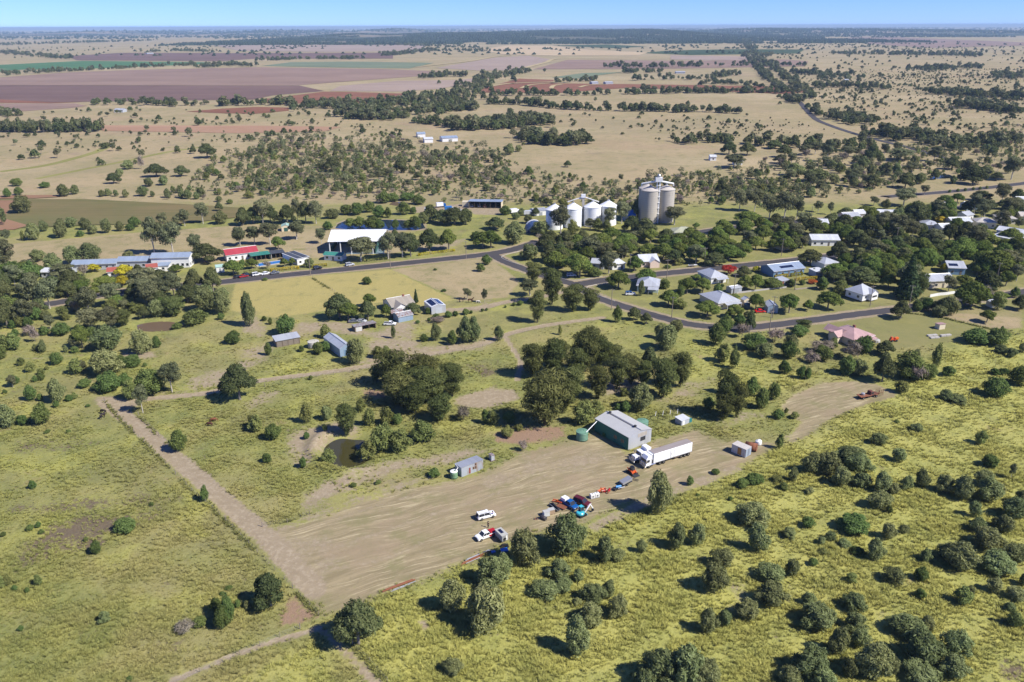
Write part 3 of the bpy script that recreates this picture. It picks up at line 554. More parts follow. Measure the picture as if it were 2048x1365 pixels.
GLASS = glass(); TRIM = solid('white_trim', (0.75, 0.75, 0.73), var=0.04); DKM = solid('dark_metal', (0.04, 0.04, 0.045), 0.5); SOLAR = glass('solar_cell', (0.012, 0.018, 0.05)); STEEL = solid('galvanised_steel', (0.45, 0.46, 0.48), 0.4, 0.5); DARKIN = solid('shed_interior', (0.06, 0.055, 0.05), 0.95)
def frame3(k, pc, pa, pb=None, depth=None):
    """footprint from photo pixels: near corner, end of the right-hand face, end of the left-hand face"""
    c, a = GK(k, *pc), GK(k, *pa); d = a-c; L = d.length; d.normalize(); n = Vector((-d.y, d.x, 0))
    D = depth
    if not depth:
        b = GK(k, *pb)-c; er = (math.atan2(b.y, b.x)-math.atan2(d.y, d.x)) % (2*math.pi)-math.pi/2; er = max(-.25, min(.25, er/2))
        d = Matrix.Rotation(er, 3, 'Z') @ d; n = Vector((-d.y, d.x, 0)); D = max(1.5, b.dot(n)); L = (a-c).dot(d)
    rz = math.atan2(d.y, d.x)
    ctr = c+d*L/2+n*D/2; FOOT.append((ctr.x, ctr.y, 0.5*math.hypot(L, D))); return ctr, rz, L, D
def windows(root, L, D, h, faces='fr', wz=1.0, wh=1.1, ww=1.2, gap=3.0, door=True, z0=0.0, fm=None):
    fm = fm or TRIM
    def pane(x, y, ax):
        if ax == 'x': f = MB().box(x-ww/2-.08, x+ww/2+.08, y-0.05, y+0.02, z0+wz-.08, z0+wz+wh+.08).build('window', fm, root); MB().box(x-ww/2, x+ww/2, y-0.075, y-.045, z0+wz, z0+wz+wh).build('pane', GLASS, f)
        else: f = MB().box(x-.02, x+.05, y-ww/2-.08, y+ww/2+.08, z0+wz-.08, z0+wz+wh+.08).build('window', fm, root); MB().box(x+.045, x+.075, y-ww/2, y+ww/2, z0+wz, z0+wz+wh).build('pane', GLASS, f)
    if 'f' in faces:
        n = max(1, int(L/gap)); dr = n//2 if door and n > 1 else -1
        for i in range(n):
            x = -L/2+L*(i+0.5)/n
            if i == dr:
                d_ = MB().box(x-.5, x+.5, -D/2-.05, -D/2+.02, z0+0.1, z0+2.15).build('door', solid('door_paint', (0.16, 0.14, 0.12)), root); MB().box(x+.3, x+.38, -D/2-.1, -D/2-.045, z0+1.0, z0+1.1).build('handle', STEEL, d_)
            else: pane(x, -D/2, 'x')
    if 'r' in faces or 'l' in faces:
        n = max(1, int(D/gap))
        for i in range(n):
            if 'r' in faces: pane(L/2, -D/2+D*(i+0.5)/n, 'y')
            if 'l' in faces:
                x, y = -L/2, -D/2+D*(i+0.5)/n
                f = MB().box(x-.05, x+.02, y-ww/2-.08, y+ww/2+.08, z0+wz-.08, z0+wz+wh+.08).build('window', fm, root); MB().box(x-.075, x-.045, y-ww/2, y+ww/2, z0+wz, z0+wz+wh).build('pane', GLASS, f)
def roof_part(root, kind, L, D, h, rise, m, ov=0.45, th=0.09, ridge=True):
    x, y = L/2+ov, D/2+ov; mb = MB(); h = h+(.11 if kind != 'sk' else .02); e = h-rise*ov/(D/2 if kind in ('gx', 'hip') else L/2)
    if kind == 'gx':                                   # ridge along x
        mb.slab([(-x, -y, e), (x, -y, e), (x, 0, h+rise), (-x, 0, h+rise)], th); mb.slab([(-x, 0, h+rise), (x, 0, h+rise), (x, y, e), (-x, y, e)], th); rd = ((-x, 0, h+rise), (x, 0, h+rise))
    elif kind == 'gy':
        mb.slab([(-x, -y, e), (0, -y, h+rise), (0, y, h+rise), (-x, y, e)], th); mb.slab([(0, -y, h+rise), (x, -y, e), (x, y, e), (0, y, h+rise)], th); rd = ((0, -y, h+rise), (0, y, h+rise))
    elif kind == 'hip':
        if L >= D: r = L/2-D/2*0.9; A, B = (-r, 0, h+rise), (r, 0, h+rise)
        else: r = D/2-L/2*0.9; A, B = (0, -r, h+rise), (0, r, h+rise)
        c = [(-x, -y, e), (x, -y, e), (x, y, e), (-x, y, e)]
        if L >= D:
            mb.slab([c[0], c[1], B, A], th); mb.slab([c[2], c[3], A, B], th); mb.slab([c[1], c[2], B], th); mb.slab([c[3], c[0], A], th)
        else:
            mb.slab([c[1], c[2], B, A], th); mb.slab([c[3], c[0], A, B], th); mb.slab([c[0], c[1], A], th); mb.slab([c[2], c[3], B], th)
        rd = (A, B)
    else:                                              # skillion, rise = back minus front
        mb.slab([(-x, -y, h), (x, -y, h), (x, y, h+rise), (-x, y, h+rise)], th); rd = None
    o = mb.build('roof', m, root)
    if rd and ridge: MB().tube(Vector(rd[0])+Vector((0, 0, .02)), Vector(rd[1])+Vector((0, 0, .02)), 0.14, n=6).build('ridge_cap', STEEL if m is not ROOF['red'] else TRIM, o)
    return o
def building(name, label, cat, k, pc, pa, pb=None, depth=None, h=3.0, roof='gx', rise=1.4, rm='zinc', wm='white', wins='fr', door=True, ov=0.45, group=None, z0=0.0, gap=3.0, gutter=True, wh=1.1):
    ctr, rz, L, D = frame3(k, pc, pa, pb, depth); root = thing(name, label, cat, ctr, rz, group)
    mb = MB(); x, y = L/2, D/2; W = WALL.get(wm, wm)
    if roof == 'gx': mb.prism([(-y, z0), (y, z0), (y, h), (0, h+rise), (-y, h)], -x, x); mb.v = [(b, a, c) for a, b, c in mb.v]
    elif roof == 'gy': mb.prism([(-x, z0), (x, z0), (x, h), (0, h+rise), (-x, h)], -y, y)
    elif roof == 'sk': mb.prism([(-y, z0), (y, z0), (y, h+rise-.1), (-y, h-.1)], -x, x); mb.v = [(b, a, c) for a, b, c in mb.v]
    else: mb.box(-x, x, -y, y, z0, h)
    mb.build('wall', W, root); r = roof_part(root, roof, L, D, h, rise, ROOF.get(rm, rm), ov)
    if gutter and roof in ('gx', 'hip'): MB().box(-x-ov, x+ov, -y-ov-.12, -y-ov, h-rise*ov/y-.12, h-rise*ov/y-.02).build('gutter', TRIM, r)
    if z0 > 0.3:
        for i in range(max(2, int(L/3))):
            for s in (-1, 1): px = -x+0.3+(L-0.6)*i/(max(2, int(L/3))-1); MB().box(px-.1, px+.1, s*(y-.3)-.1, s*(y-.3)+.1, 0, z0).build('stump', solid('timber', (0.16, 0.12, 0.09)), root)
    if wins: windows(root, L, D, h, wins, door=door, z0=z0, gap=gap, wh=wh)
    root['dims'] = [L, D]; return root, L, D, r
def verandah(root, L, D, h, rm, side='f', w=2.2, x0=None, x1=None, z0=0.0):
    x0 = -L/2 if x0 is None else x0; x1 = L/2 if x1 is None else x1; y = -D/2
    o = MB().slab([(x0-.3, y-w-.2, h-.75), (x1+.3, y-w-.2, h-.75), (x1+.3, y-.05, h-.25), (x0-.3, y-.05, h-.25)], .08).build('verandah_roof', ROOF[rm], root)
    for i in range(max(2, int((x1-x0)/2.5)+1)):
        px = x0+.1+(x1-x0-.2)*i/max(1, int((x1-x0)/2.5)); MB().box(px-.06, px+.06, y-w, y-w+.12, 0, h-.76).build('post', TRIM, root)
def solar(root, roof, x0, x1, y0, y1, zf, nx_, ny_, name='solar_panel'):
    me = None; dx, dy = (x1-x0)/nx_, (y1-y0)/ny_
    for i in range(nx_):
        for j in range(ny_):
            a, b, c_, d = x0+dx*i+.03, x0+dx*(i+1)-.03, y0+dy*j+.03, y0+dy*(j+1)-.03
            MB().slab([(a, c_, zf(a, c_)+.16), (b, c_, zf(b, c_)+.16), (b, d, zf(b, d)+.16), (a, d, zf(a, d)+.16)], .05).build(name, SOLAR, roof)
def tank(label, k, p, r, h, m, lid=None, cat='water tank', name='water_tank', cone=0.35):
    c = GK(k, *p); root = thing(name, label, cat, c)
    prof = [(r, 0)]; n = max(3, int(h/0.45))
    for i in range(1, n): prof += [(r, h*i/n-.04), (r*1.02, h*i/n), (r, h*i/n+.04)]
    MB().lathe(prof+[(r, h)], 28).build('shell', m, root, True); lo = MB().lathe([(r*1.03, h), (r*1.03, h+.06), (0.25, h+cone)], 28).build('lid', lid or m, root)
    MB().tube((r*.3, 0, h+cone*.6), (r*.3, 0, h+cone*.6+.25), .25, n=10).build('hatch', m, lo); MB().tube((r*.98, -.1, .2), (r+.25, -.1, .2), .05, n=6).build('tap', STEEL, root)
    FOOT.append((c.x, c.y, r)); return root
GREENT = corrugated('green_tank', (0.14, 0.27, 0.19), 0.15, axis='z', metal=0, sheet=False); CONCT = solid('concrete_tank', (0.46, 0.44, 0.38), .85, var=.2)
# --- the big farm shed and its yard
root, L, D, rf = building('farm_shed', 'large zinc roofed farm shed with dark green side wall', 'shed', 'S1', (915, 640), (1300, 515), (345, 350), h=4.1, roof='gy', rise=1.0, rm=corrugated('shed_roof', (0.48, 0.48, 0.465), axis='y', metal=0.05, sheet=False), wm='zincw', wins='', ov=0.15)
MB().box(-L/2-.06, -L/2-.01, -D/2+.05, D/2-.05, 0.02, 3.98).build('side_cladding', WALL['greenw'], root)
for i in range(3): MB().box(-L/2-.1, -L/2-.055, D/2-.4-(i+1)*(D-.8)/3+.3, D/2-.4-i*(D-.8)/3, 0.05, 3.8).build('roller_door', corrugated('green_roller_door', (0.03, 0.145, 0.105), .12, axis='z', metal=0, sheet=False), root)
for i, yy in enumerate((-D/2+2.4, -D/2+5.4)): 
    f = MB().box(-L/2-.14, -L/2-.1, yy-.6, yy+.6, 1.5, 2.5).build('window', solid('rust_frame', (.28, .17, .10)), root); MB().box(-L/2-.165, -L/2-.135, yy-.45, yy+.45, 1.62, 2.38).build('pane', GLASS, f)
f = MB().box(.2, 2.1, -D/2-.08, -D/2+.01, 1.5, 2.75).build('window', DKM, root); MB().box(.3, 2.0, -D/2-.11, -D/2-.075, 1.6, 2.65).build('pane', GLASS, f)
MB().box(-.9, 2.6, -D/2-.05, -D/2-.005, 3.0, 4.2).build('patch_sheet', corrugated('tan_sheet', (.52, .47, .40), .3), root)
for yy in (-D/2+2.2, D/2-1.5): v_ = MB().lathe([(.28, 0), (.28, .25), (.42, .3), (.42, .6), (.1, .75)], 12, (0, yy, 5.15)).build('roof_vent', DKM, rf)
MB().box(-.35, .35, -D/2+2.5, D/2-1.8, 5.1, 5.24).build('ridge_strip', solid('dark_ridge', (.14, .13, .13)), rf)
sx0 = GK('S1', 150, 305+90); 
MB().tube((-L/2-.1, D/2-1.0, 3.8), (-L/2-6.2, D/2-3.2, 2.9), .12, n=6).build('downpipe', TRIM, root)
tank('round green water tank beside the dark green shed wall', 'S1', (188, 465), 1.75, 2.7, GREENT)
tank('green water tank half hidden behind the large farm shed', 'S1', (1135, 300), 1.75, 2.7, GREENT)
root, L, D, rf = building('chicken_coop', 'small white roofed coop in long grass behind the farm shed', 'coop', 'S1', (1755, 255), (1890, 215), (1640, 205), h=1.7, roof='sk', rise=.25, rm='white', wm='grey', wins='', ov=.15)
MB().box(L/2+.1, L/2+1.2, -D/2, -D/2+1.3, 0, 1.2).build('teal_cover', solid('teal_tarp', (.02, .17, .18)), root); MB().box(-L/2+.4, -L/2+1.3, -D/2-.05, -D/2-.004, .05, 1.5).build('door', TRIM, root)
c = GK('S1', 1500, 110); root = thing('garden_trellis', 'row of bare pipe trellis frames beside the small coop', 'trellis', c, R(12))
for i in range(4): MB().tube((-4+2.4*i, -1.6, 1.5), (-2.6+2.4*i, 1.2, 1.5), .06, n=5).build('rail', TRIM, root)
for i in range(4):
    for s in (0, 1): MB().tube((-4+2.4*i+1.4*s, -1.6+2.8*s, 0), (-4+2.4*i+1.4*s, -1.6+2.8*s, 1.5), .03, n=5).build('post', solid('dark_post', (.12, .10, .08)), root)
# --- tin shed with tank and privy
root, L, D, rf = building('tin_shed', 'patched corrugated tin shed standing alone in the mown yard', 'shed', 'S3', (555, 705), (1150, 525), (360, 590), h=3.0, roof='sk', rise=-.25, rm='grey', wm='patch', wins='', ov=.12)
MB().box(-L/2+2.4, -L/2+2.9, -D/2-.05, -D/2+.01, .3, 2.0).build('door', solid('red_door', (.25, .06, .04)), root)
for xx, zz, hh in ((-L/2+3.9, 1.1, .8), (-L/2+4.6, 1.0, .9), (-L/2+4.6, 2.0, .8)): 
    f = MB().box(xx-.3, xx+.3, -D/2-.05, -D/2+.01, zz, zz+hh).build('window', solid('rust_frame', (.28, .1, .07)), root); MB().box(xx-.15, xx+.15, -D/2-.08, -D/2-.045, zz+.12, zz+hh-.12).build('pane', GLASS, f)
MB().tube((-L/2-.1, D/2-.3, 2.75), (-L/2-.3, -D/2+1.2, 2.6), .09, n=6).build('gutter', TRIM, root); MB().tube((-L/2-.3, -D/2+1.2, 2.6), (-L/2-1.6, -D/2+.4, 2.35), .09, n=6).build('downpipe', TRIM, root)
tank('squat green tank with white lid at the tin shed corner', 'S3', (362, 715), 1.0, 2.0, corrugated('sage_tank', (.17, .29, .16), .15, axis='z', metal=0, sheet=False), TRIM, cone=.2)
root, L, D, rf = building('privy', 'tiny tin privy on a timber base beside the tin shed', 'hut', 'S3', (1318, 295), (1408, 280), (1222, 270), h=1.75, roof='sk', rise=-.1, rm='rusty', wm='zincw', wins='', ov=.08)
MB().box(-L/2-.3, L/2+.3, -D/2-.3, D/2+.3, .02, .14).build('base', solid('timber', (.16, .12, .09)), root)
# --- homestead
root, L, D, rf = building('hay_shed', 'tall blue grey gabled hay shed beside the dirt track', 'shed', 'S6', (835, 750), (965, 712), (700, 603), h=3.3, roof='gy', rise=1.3, rm=corrugated('hay_roof', (.50, .53, .56), axis='y'), wm='bluegrey', wins='', ov=.1)
MB().box(-.9, .9, -D/2-.06, -D/2+.01, .02, 2.6).build('door', solid('blue_door', (.16, .25, .36)), root)
tank('pale concrete water tank beside the hay shed', 'S6', (540, 635), 2.1, 2.3, CONCT, cone=.25)
root, L, D, rf = building('lean_to_shed', 'long open fronted timber lean-to with zinc roof', 'shed', 'S6', (130, 640), (395, 597), (85, 597), h=2.6, roof='sk', rise=.5, rm='zinc', wm='wood', wins='', ov=.3)
for i in range(5): MB().box(-L/2+.2+i*(L-.4)/4-.08, -L/2+.2+i*(L-.4)/4+.08, -D/2-.12, -D/2-.02, 0, 2.5).build('post', solid('timber', (.16, .12, .09)), root)
def open_shed(name, label, k, pc, pa, pb=None, depth=None, h=2.6, rise=.4, rm='zinc', wm='wood', bays=4, closed=(), roof='sk', panel=None, ov=.3, back='grey'):
    ctr, rz, L, D = frame3(k, pc, pa, pb, depth); root = thing(name, label, 'shed', ctr, rz); W = WALL.get(wm, wm); x, y = L/2, D/2
    MB().box(-x, x, y-.12, y, 0, h+(rise if roof == 'sk' else 0)-.12).build('back_wall', DARKIN, root)
    for s in (-1, 1):
        mb = MB(); pr = [(-y, 0), (y-.13, 0), (y-.13, h+rise-.15), (-y, h-.12)] if roof == 'sk' else [(-y, 0), (y-.13, 0), (y-.13, h-.1), (0, h+rise-.12), (-y, h-.1)]
        mb.prism(pr, s*x-(0.1 if s > 0 else 0), s*x+(0 if s > 0 else .1)); mb.v = [(b, a, c) for a, b, c in mb.v]; mb.build('end_wall', W, root)
    rf = roof_part(root, roof, L, D, h, rise, ROOF.get(rm, rm), ov, ridge=False)
    for i in range(bays+1): px = -x+.2+(L-.4)*i/bays; MB().box(px-.09, px+.09, -y, -y+.18, 0, h-.12).build('post', solid('timber', (.16, .12, .09)), root)
    for b in closed: MB().box(-x+.3+(L-.4)*b/bays, -x+.1+(L-.4)*(b+1)/bays, -y+.05, -y+.12, .05, h-.15).build('sliding_panel', panel or TRIM, root)
    return root, L, D
open_shed('machinery_shelter', 'low rusty roofed shelter with white sliding panel under the shade trees', 'S6', (1000, 470), (1250, 437), (945, 443), h=2.3, rise=-.25, rm='rusty', bays=3, closed=(0,), panel=corrugated('pale_panel', (.62, .62, .60), .5))
root, L, D, rf = building('workshop', 'tin workshop with twin zinc roofs beside the old homestead', 'shed', 'S6', (1480, 365), (1655, 340), (1400, 330), h=2.5, roof='gx', rise=.8, rm='rusty', wm='bluegrey', wins='', ov=.2)
MB().slab([(-L/2-.6, D/2, 2.4), (L/2-1.5, D/2, 2.4), (L/2-1.5, D/2+2.6, 3.2), (-L/2-.6, D/2+2.6, 3.2)], .08).build('rear_roof', ROOF['rusty'], root); MB().box(-L/2-.5, L/2-1.6, D/2+2.4, D/2+2.5, 0, 3.1).build('rear_wall', WALL['wood'], root)
root, L, D, rf = building('homestead', 'old white homestead with tan weathered gable roof', 'house', 'S6', (1410, 258), (1650, 212), (1310, 185), h=3.0, roof='gx', rise=1.9, rm='tan', wm='white', wins='fl', ov=.5)
w2 = MB(); w2.prism([(-2.6, .1), (2.6, .1), (2.6, 2.8), (0, 4.4), (-2.6, 2.8)], -D/2-2.8, 0); w2.v = [(a-L/2+3.2, b, c) for a, b, c in w2.v]; w2.build('front_wing', WALL['white'], root)
fx = -L/2+3.2; q = MB(); yf = -D/2-3.1; q.slab([(fx-3.1, yf, 2.55), (fx, yf, 4.5), (fx, .5, 4.5), (fx-3.1, .5, 2.55)], .08); q.slab([(fx, yf, 4.5), (fx+3.1, yf, 2.55), (fx+3.1, .5, 2.55), (fx, .5, 4.5)], .08); q.build('wing_roof', ROOF['tan'], root)
f = MB().box(fx-1, fx+1, -D/2-2.86, -D/2-2.79, 1, 2.2).build('window', TRIM, root); MB().box(fx-.9, fx+.9, -D/2-2.89, -D/2-2.855, 1.1, 2.1).build('pane', GLASS, f)
MB().box(L/2-3, L/2-2.2, -.4, .4, 3.5, 5.6).build('chimney', solid('brick_red', (.25, .1, .07)), rf)
root, L, D, rf = building('solar_shed', 'white gabled shed with dark solar panels on its roof', 'shed', 'S6', (1845, 275), (2005, 252), (1757, 207), h=3.2, roof='gy', rise=.9, rm=corrugated('white_shed_roof', (.70, .72, .74), axis='y', metal=.05), wm='zincw', wins='', ov=.1)
for s in (-1, 1): solar(root, rf, s*L/4-L*.17, s*L/4+L*.17, -D/2+.8, D/2-.8, lambda a, b: 3.2+.9*(1-abs(a)/(L/2)), 2, 6)
MB().box(-1.4, 1.4, -D/2-.05, -D/2+.01, .05, 2.5).build('roller_door', corrugated('pale_door', (.52, .56, .60), .12, axis='z', sheet=False), root)
# --- the house with the faded red roof, on the right
root, L, D, rf = building('house', 'cream house with faded pink red roof and front gables', 'house', 'S7', (480, 985), (800, 925), (80, 850), h=3.1, roof='hip', rise=2.1, rm='pink', wm='cream', wins='frl', ov=.6)
for gx_, gw, gl in ((-L/2+2.2, 2.2, 2.5),):
    q = MB(); yf = D/2+gl; q.slab([(gx_-gw-.3, 0, 2.8), (gx_, 0, 4.6), (gx_, yf, 4.6), (gx_-gw-.3, yf, 2.8)], .08); q.slab([(gx_, 0, 4.6), (gx_+gw+.3, 0, 2.8), (gx_+gw+.3, yf, 2.8), (gx_, yf, 4.6)], .08); q.build('gable_roof', ROOF['pink'], root)
q = MB(); q.prism([(-2, 0.05), (2, 0.05), (2, 3.0), (0, 4.3), (-2, 3.0)], -L/2-2.6, -L/2+2); q.v = [(b, a+D*.12, c) for a, b, c in q.v]; q.build('side_wing', WALL['cream'], root)
q = MB(); x0_ = -L/2-2.9; q.slab([(x0_, D*.12-2.4, 2.75), (1, D*.12-2.4, 2.75), (1, D*.12, 4.45), (x0_, D*.12, 4.45)], .08); q.slab([(x0_, D*.12, 4.45), (1, D*.12, 4.45), (1, D*.12+2.4, 2.75), (x0_, D*.12+2.4, 2.75)], .08); q.build('wing_roof', ROOF['pink'], root)
verandah(root, L, D, 3.1, 'pink', x0=-L/2+1, x1=L/2-.5); MB().box(.8, 1.3, -.8, .3, 4.6, 5.9).build('chimney', solid('brick_red', (.25, .1, .07)), rf)
building('garden_shed', 'small cream garden shed with pink roof on the open lawn', 'shed', 'S7', (1740, 732), (1827, 722), (1672, 703), h=2.3, roof='sk', rise=-.3, rm='pink', wm='cream', wins='', ov=.2)
def concrete_block(label, k, p, q_, w_, h_, m=CONC, name='concrete_slab', cat='slab', n=2):
    a, b = GK(k, *p), GK(k, *q_); d = b-a; root = thing(name, label, cat, (a+b)/2, math.atan2(d.y, d.x)); L = d.length
    for i in range(n): MB().box(-L/2+L*i/n+.04, -L/2+L*(i+1)/n-.04, -w_/2, w_/2, .02, h_).build('block', m, root, bevel=.03)
    return root
concrete_block('pale concrete trough nearest the cream garden shed', 'S7', (1760, 832), (1910, 818), 1.1, .7); concrete_block('low concrete slab stack left of the concrete trough', 'S7', (1570, 828), (1710, 815), 1.2, .55); concrete_block('broken concrete slab lying in front of the slab stack', 'S7', (1610, 858), (1740, 848), 1.2, .5)
# --- white house on stumps
root, L, D, rf = building('queenslander_house', 'white timber house on stumps with grey hipped roof above the street', 'house', 'S7', (610, 333), (850, 298), (330, 262), h=3.9, z0=.6, roof='hip', rise=2.6, rm='zinc', wm='white', wins='frl', ov=.5)
q = MB(); q.prism([(-2.3, .6), (2.3, .6), (2.3, 3.8), (0, 5.2), (-2.3, 3.8)], -D/2-1.6, 0); q.v = [(a+L/2-3, b, c) for a, b, c in q.v]; q.build('front_gable', WALL['white'], root)
q = MB(); gx_ = L/2-3; yf = -D/2-1.9; q.slab([(gx_-2.7, yf, 3.6), (gx_, yf, 5.3), (gx_, 0, 5.3), (gx_-2.7, 0, 3.6)], .08); q.slab([(gx_, yf, 5.3), (gx_+2.7, yf, 3.6), (gx_+2.7, 0, 3.6), (gx_, 0, 5.3)], .08); q.build('gable_roof', ROOF['zinc'], root)
f = MB().box(gx_-1.5, gx_+1.5, -D/2-1.67, -D/2-1.59, 1.9, 2.7).build('window', DKM, root); MB().box(gx_-1.4, gx_+1.4, -D/2-1.7, -D/2-1.665, 1.95, 2.65).build('pane', GLASS, f)
# --- houses of the town
TOWN = [
 ('pale green house with zinc roof and carport at the street corner', 'U4', (760, 590), (1000, 606), None, 11, 'hip', 'zinc', 'mint', 2.2),
 ('white house with long zinc verandah left of the red flowering tree', 'U4', (1600, 505), (1778, 486), (1440, 430), None, 'hip', 'zinc', 'white', 2.2),
 ('peach house with white gabled roof across the branch street', 'U4', (805, 315), (1005, 306), None, 10, 'gx', 'white', 'peach', 2.0),
 ('white house under a pale roof behind the corner street trees', 'U4', (480, 345), (625, 332), None, 10, 'hip', 'white', 'white', 1.8),
 ('grey roofed annex left of the white corner house', 'U4', (240, 330), (380, 340), None, 7, 'gx', 'zinc', 'grey', 1.3),
 ('cream house with broad zinc roof behind the roadside tree', 'U4', (1680, 800), (1900, 756), (1500, 690), None, 'hip', 'zinc', 'cream', 2.2),
 ('blue house with solar panels and clipped yellow hedges', 'U5', (640, 575), (995, 525), (495, 505), None, 'gx', 'blue', 'blue', 1.7),
 ('grey roofed house between dark trees right of the solar house', 'U5', (1250, 485), (1415, 462), None, 9, 'hip', 'zinc', 'white', 1.7),
 ('red tiled house peeping out of the tree canopy', 'U5', (740, 250), (825, 240), None, 7, 'gx', 'orange', 'cream', 1.4),
 ('long white roofed house behind the red tiled one', 'U5', (1100, 195), (1430, 198), None, 10, 'gx', 'white', 'white', 1.7),
 ('white roofed house left end of the upper street row', 'U6', (300, 350), (500, 356), None, 10, 'gx', 'white', 'white', 1.7),
 ('white roofed house with blue wall on the upper street', 'U6', (505, 350), (665, 338), None, 9, 'hip', 'white', 'blue', 1.6),
 ('small white roofed house at the left of the upper street', 'U6', (70, 350), (180, 345), None, 8, 'gx', 'white', 'white', 1.5),
 ('pinkish roofed house behind dark town gums', 'U6', (-60, 385), (112, 376), None, 9, 'gx', 'zinc', 'peach', 1.5),
 ('pale blue house with white roof near the highway trees', 'U6', (1370, 245), (1545, 242), None, 8, 'gx', 'white', 'bluegrey', 1.4),
 ('small grey roofed house in the middle of the town', 'U6', (1360, 370), (1445, 355), None, 7, 'gx', 'zinc', 'white', 1.4),
 ('faded pink roofed house close to the two round trees', 'U6', (1080, 262), (1240, 240), None, 8, 'gx', 'beige', 'cream', 1.4),
 ('broad pale roofed house in the town centre', 'U6', (1200, 450), (1425, 446), None, 10, 'gx', 'white', 'grey', 1.6),
 ('light grey house left of the broad pale roof', 'U6', (850, 476), (1025, 484), None, 9, 'hip', 'zinc', 'grey', 1.6),
 ('cream brick house with beige roof on the right of town', 'U6', (1480, 446), (1715, 456), None, 9, 'hip', 'beige', 'cream', 1.7),
 ('tan roofed house close to the right picture edge', 'U6', (1740, 400), (1945, 406), None, 9, 'hip', 'beige', 'cream', 1.7),
 ('white roofed house at the upper right picture edge', 'U6', (1975, 185), (2100, 185), None, 8, 'gx', 'white', 'white', 1.5),
 ('beige roofed house cut by the right picture edge', 'U6', (2000, 375), (2130, 378), None, 8, 'gx', 'beige', 'cream', 1.5),
 ('dark shed house with white fascia among the gums', 'U6', (600, 455), (755, 464), None, 7, 'gx', 'dark', 'white', 1.0),
 ('small white roofed cottage below the light grey house', 'U6', (1070, 514), (1185, 510), None, 7, 'gx', 'white', 'white', 1.3),
 ('blue grey shed with white roof beside the bare lot', 'U6', (278, 556), (390, 558), None, 6, 'sk', 'white', 'bluegrey', .3),
 ('house with low white roof on the dirt verge of the upper street', 'U8', (690, 590), (975, 598), None, 9, 'gx', 'white', 'white', 1.4),
 ('grey roofed house with skylights deep in the garden trees', 'U7', (1030, 462), (1255, 470), None, 10, 'gx', 'zinc', 'blue', 1.8),
 ('cream house with grey roof behind a white fence', 'U7', (735, 650), (1105, 632), None, 9, 'gx', 'zinc', 'cream', 1.7),
 ('pale olive roofed house below the concrete silos', 'C', (1590, 808), (1765, 806), None, 10, 'hip', 'olive', 'white', 1.7),
 ('white farm cottage among trees behind the concrete silos', 'C', (1885, 172), (1935, 172), None, 7, 'gx', 'white', 'white', 1.2),
 ('white walled cottage in the trees left of the pond', 'D', (95, 172), (150, 172), None, 7, 'gx', 'zinc', 'white', 1.2),
]
for i, (lb, k, pc, pa, pb, dp, rt, rm, wm, rise) in enumerate(TOWN):
    root, L, D, rf = building('house', lb, 'house', k, pc, pa, pb, dp, h=3.2 if i < 9 else 3.6, roof=rt, rise=rise, rm=rm, wm=wm, wins='fr' if i < 12 else 'f')
    if i in (1, 5): verandah(root, L, D, 3.2, rm, x0=-L*.2, x1=L/2-.3)
    if i == 0:
        verandah(root, L, D, 3.2, 'zinc', w=3.4, x0=L*.05, x1=L/2)
    if i == 6: solar(root, rf, -L*.22, L*.2, -D/2+1.2, -D/2+3.0, lambda a, b: 3.2+1.7*(1-abs(b)/(D/2)), 10, 1)
    if i == 2:
        q = MB(); q.prism([(-2.4, .05), (2.4, .05), (2.4, 3.1), (0, 4.6), (-2.4, 3.1)], -D/2-2.2, 0); q.v = [(a+L/2-2.6, b, c) for a, b, c in q.v]; q.build('front_gable', WALL['peach'], root)
        q = MB(); gx_ = L/2-2.6; q.slab([(gx_-2.8, -D/2-2.5, 2.95), (gx_, -D/2-2.5, 4.7), (gx_, 0, 4.7), (gx_-2.8, 0, 2.95)], .08); q.slab([(gx_, -D/2-2.5, 4.7), (gx_+2.8, -D/2-2.5, 2.95), (gx_+2.8, 0, 2.95), (gx_, 0, 4.7)], .08); q.build('gable_roof', ROOF['white'], root)
    if i == 27: solar(root, rf, -L*.45, L*.1, -D/2+1, -D/2+3, lambda a, b: 3.6+1.8*(1-abs(b)/(D/2)), 2, 1, 'skylight')
# big white hall at the right edge, two roofs
building('town_hall', 'front of two long white roofs at the right edge of town', 'hall', 'U6', (1665, 625), (1990, 690), None, 9, h=4.2, roof='sk', rise=.8, rm='white', wm='white', wins='f')
building('town_hall', 'rear of two long white roofs at the right edge of town', 'hall', 'U6', (1705, 575), (2110, 640), None, 9, h=5.2, roof='gx', rise=1.4, rm='white', wm='white', wins='')
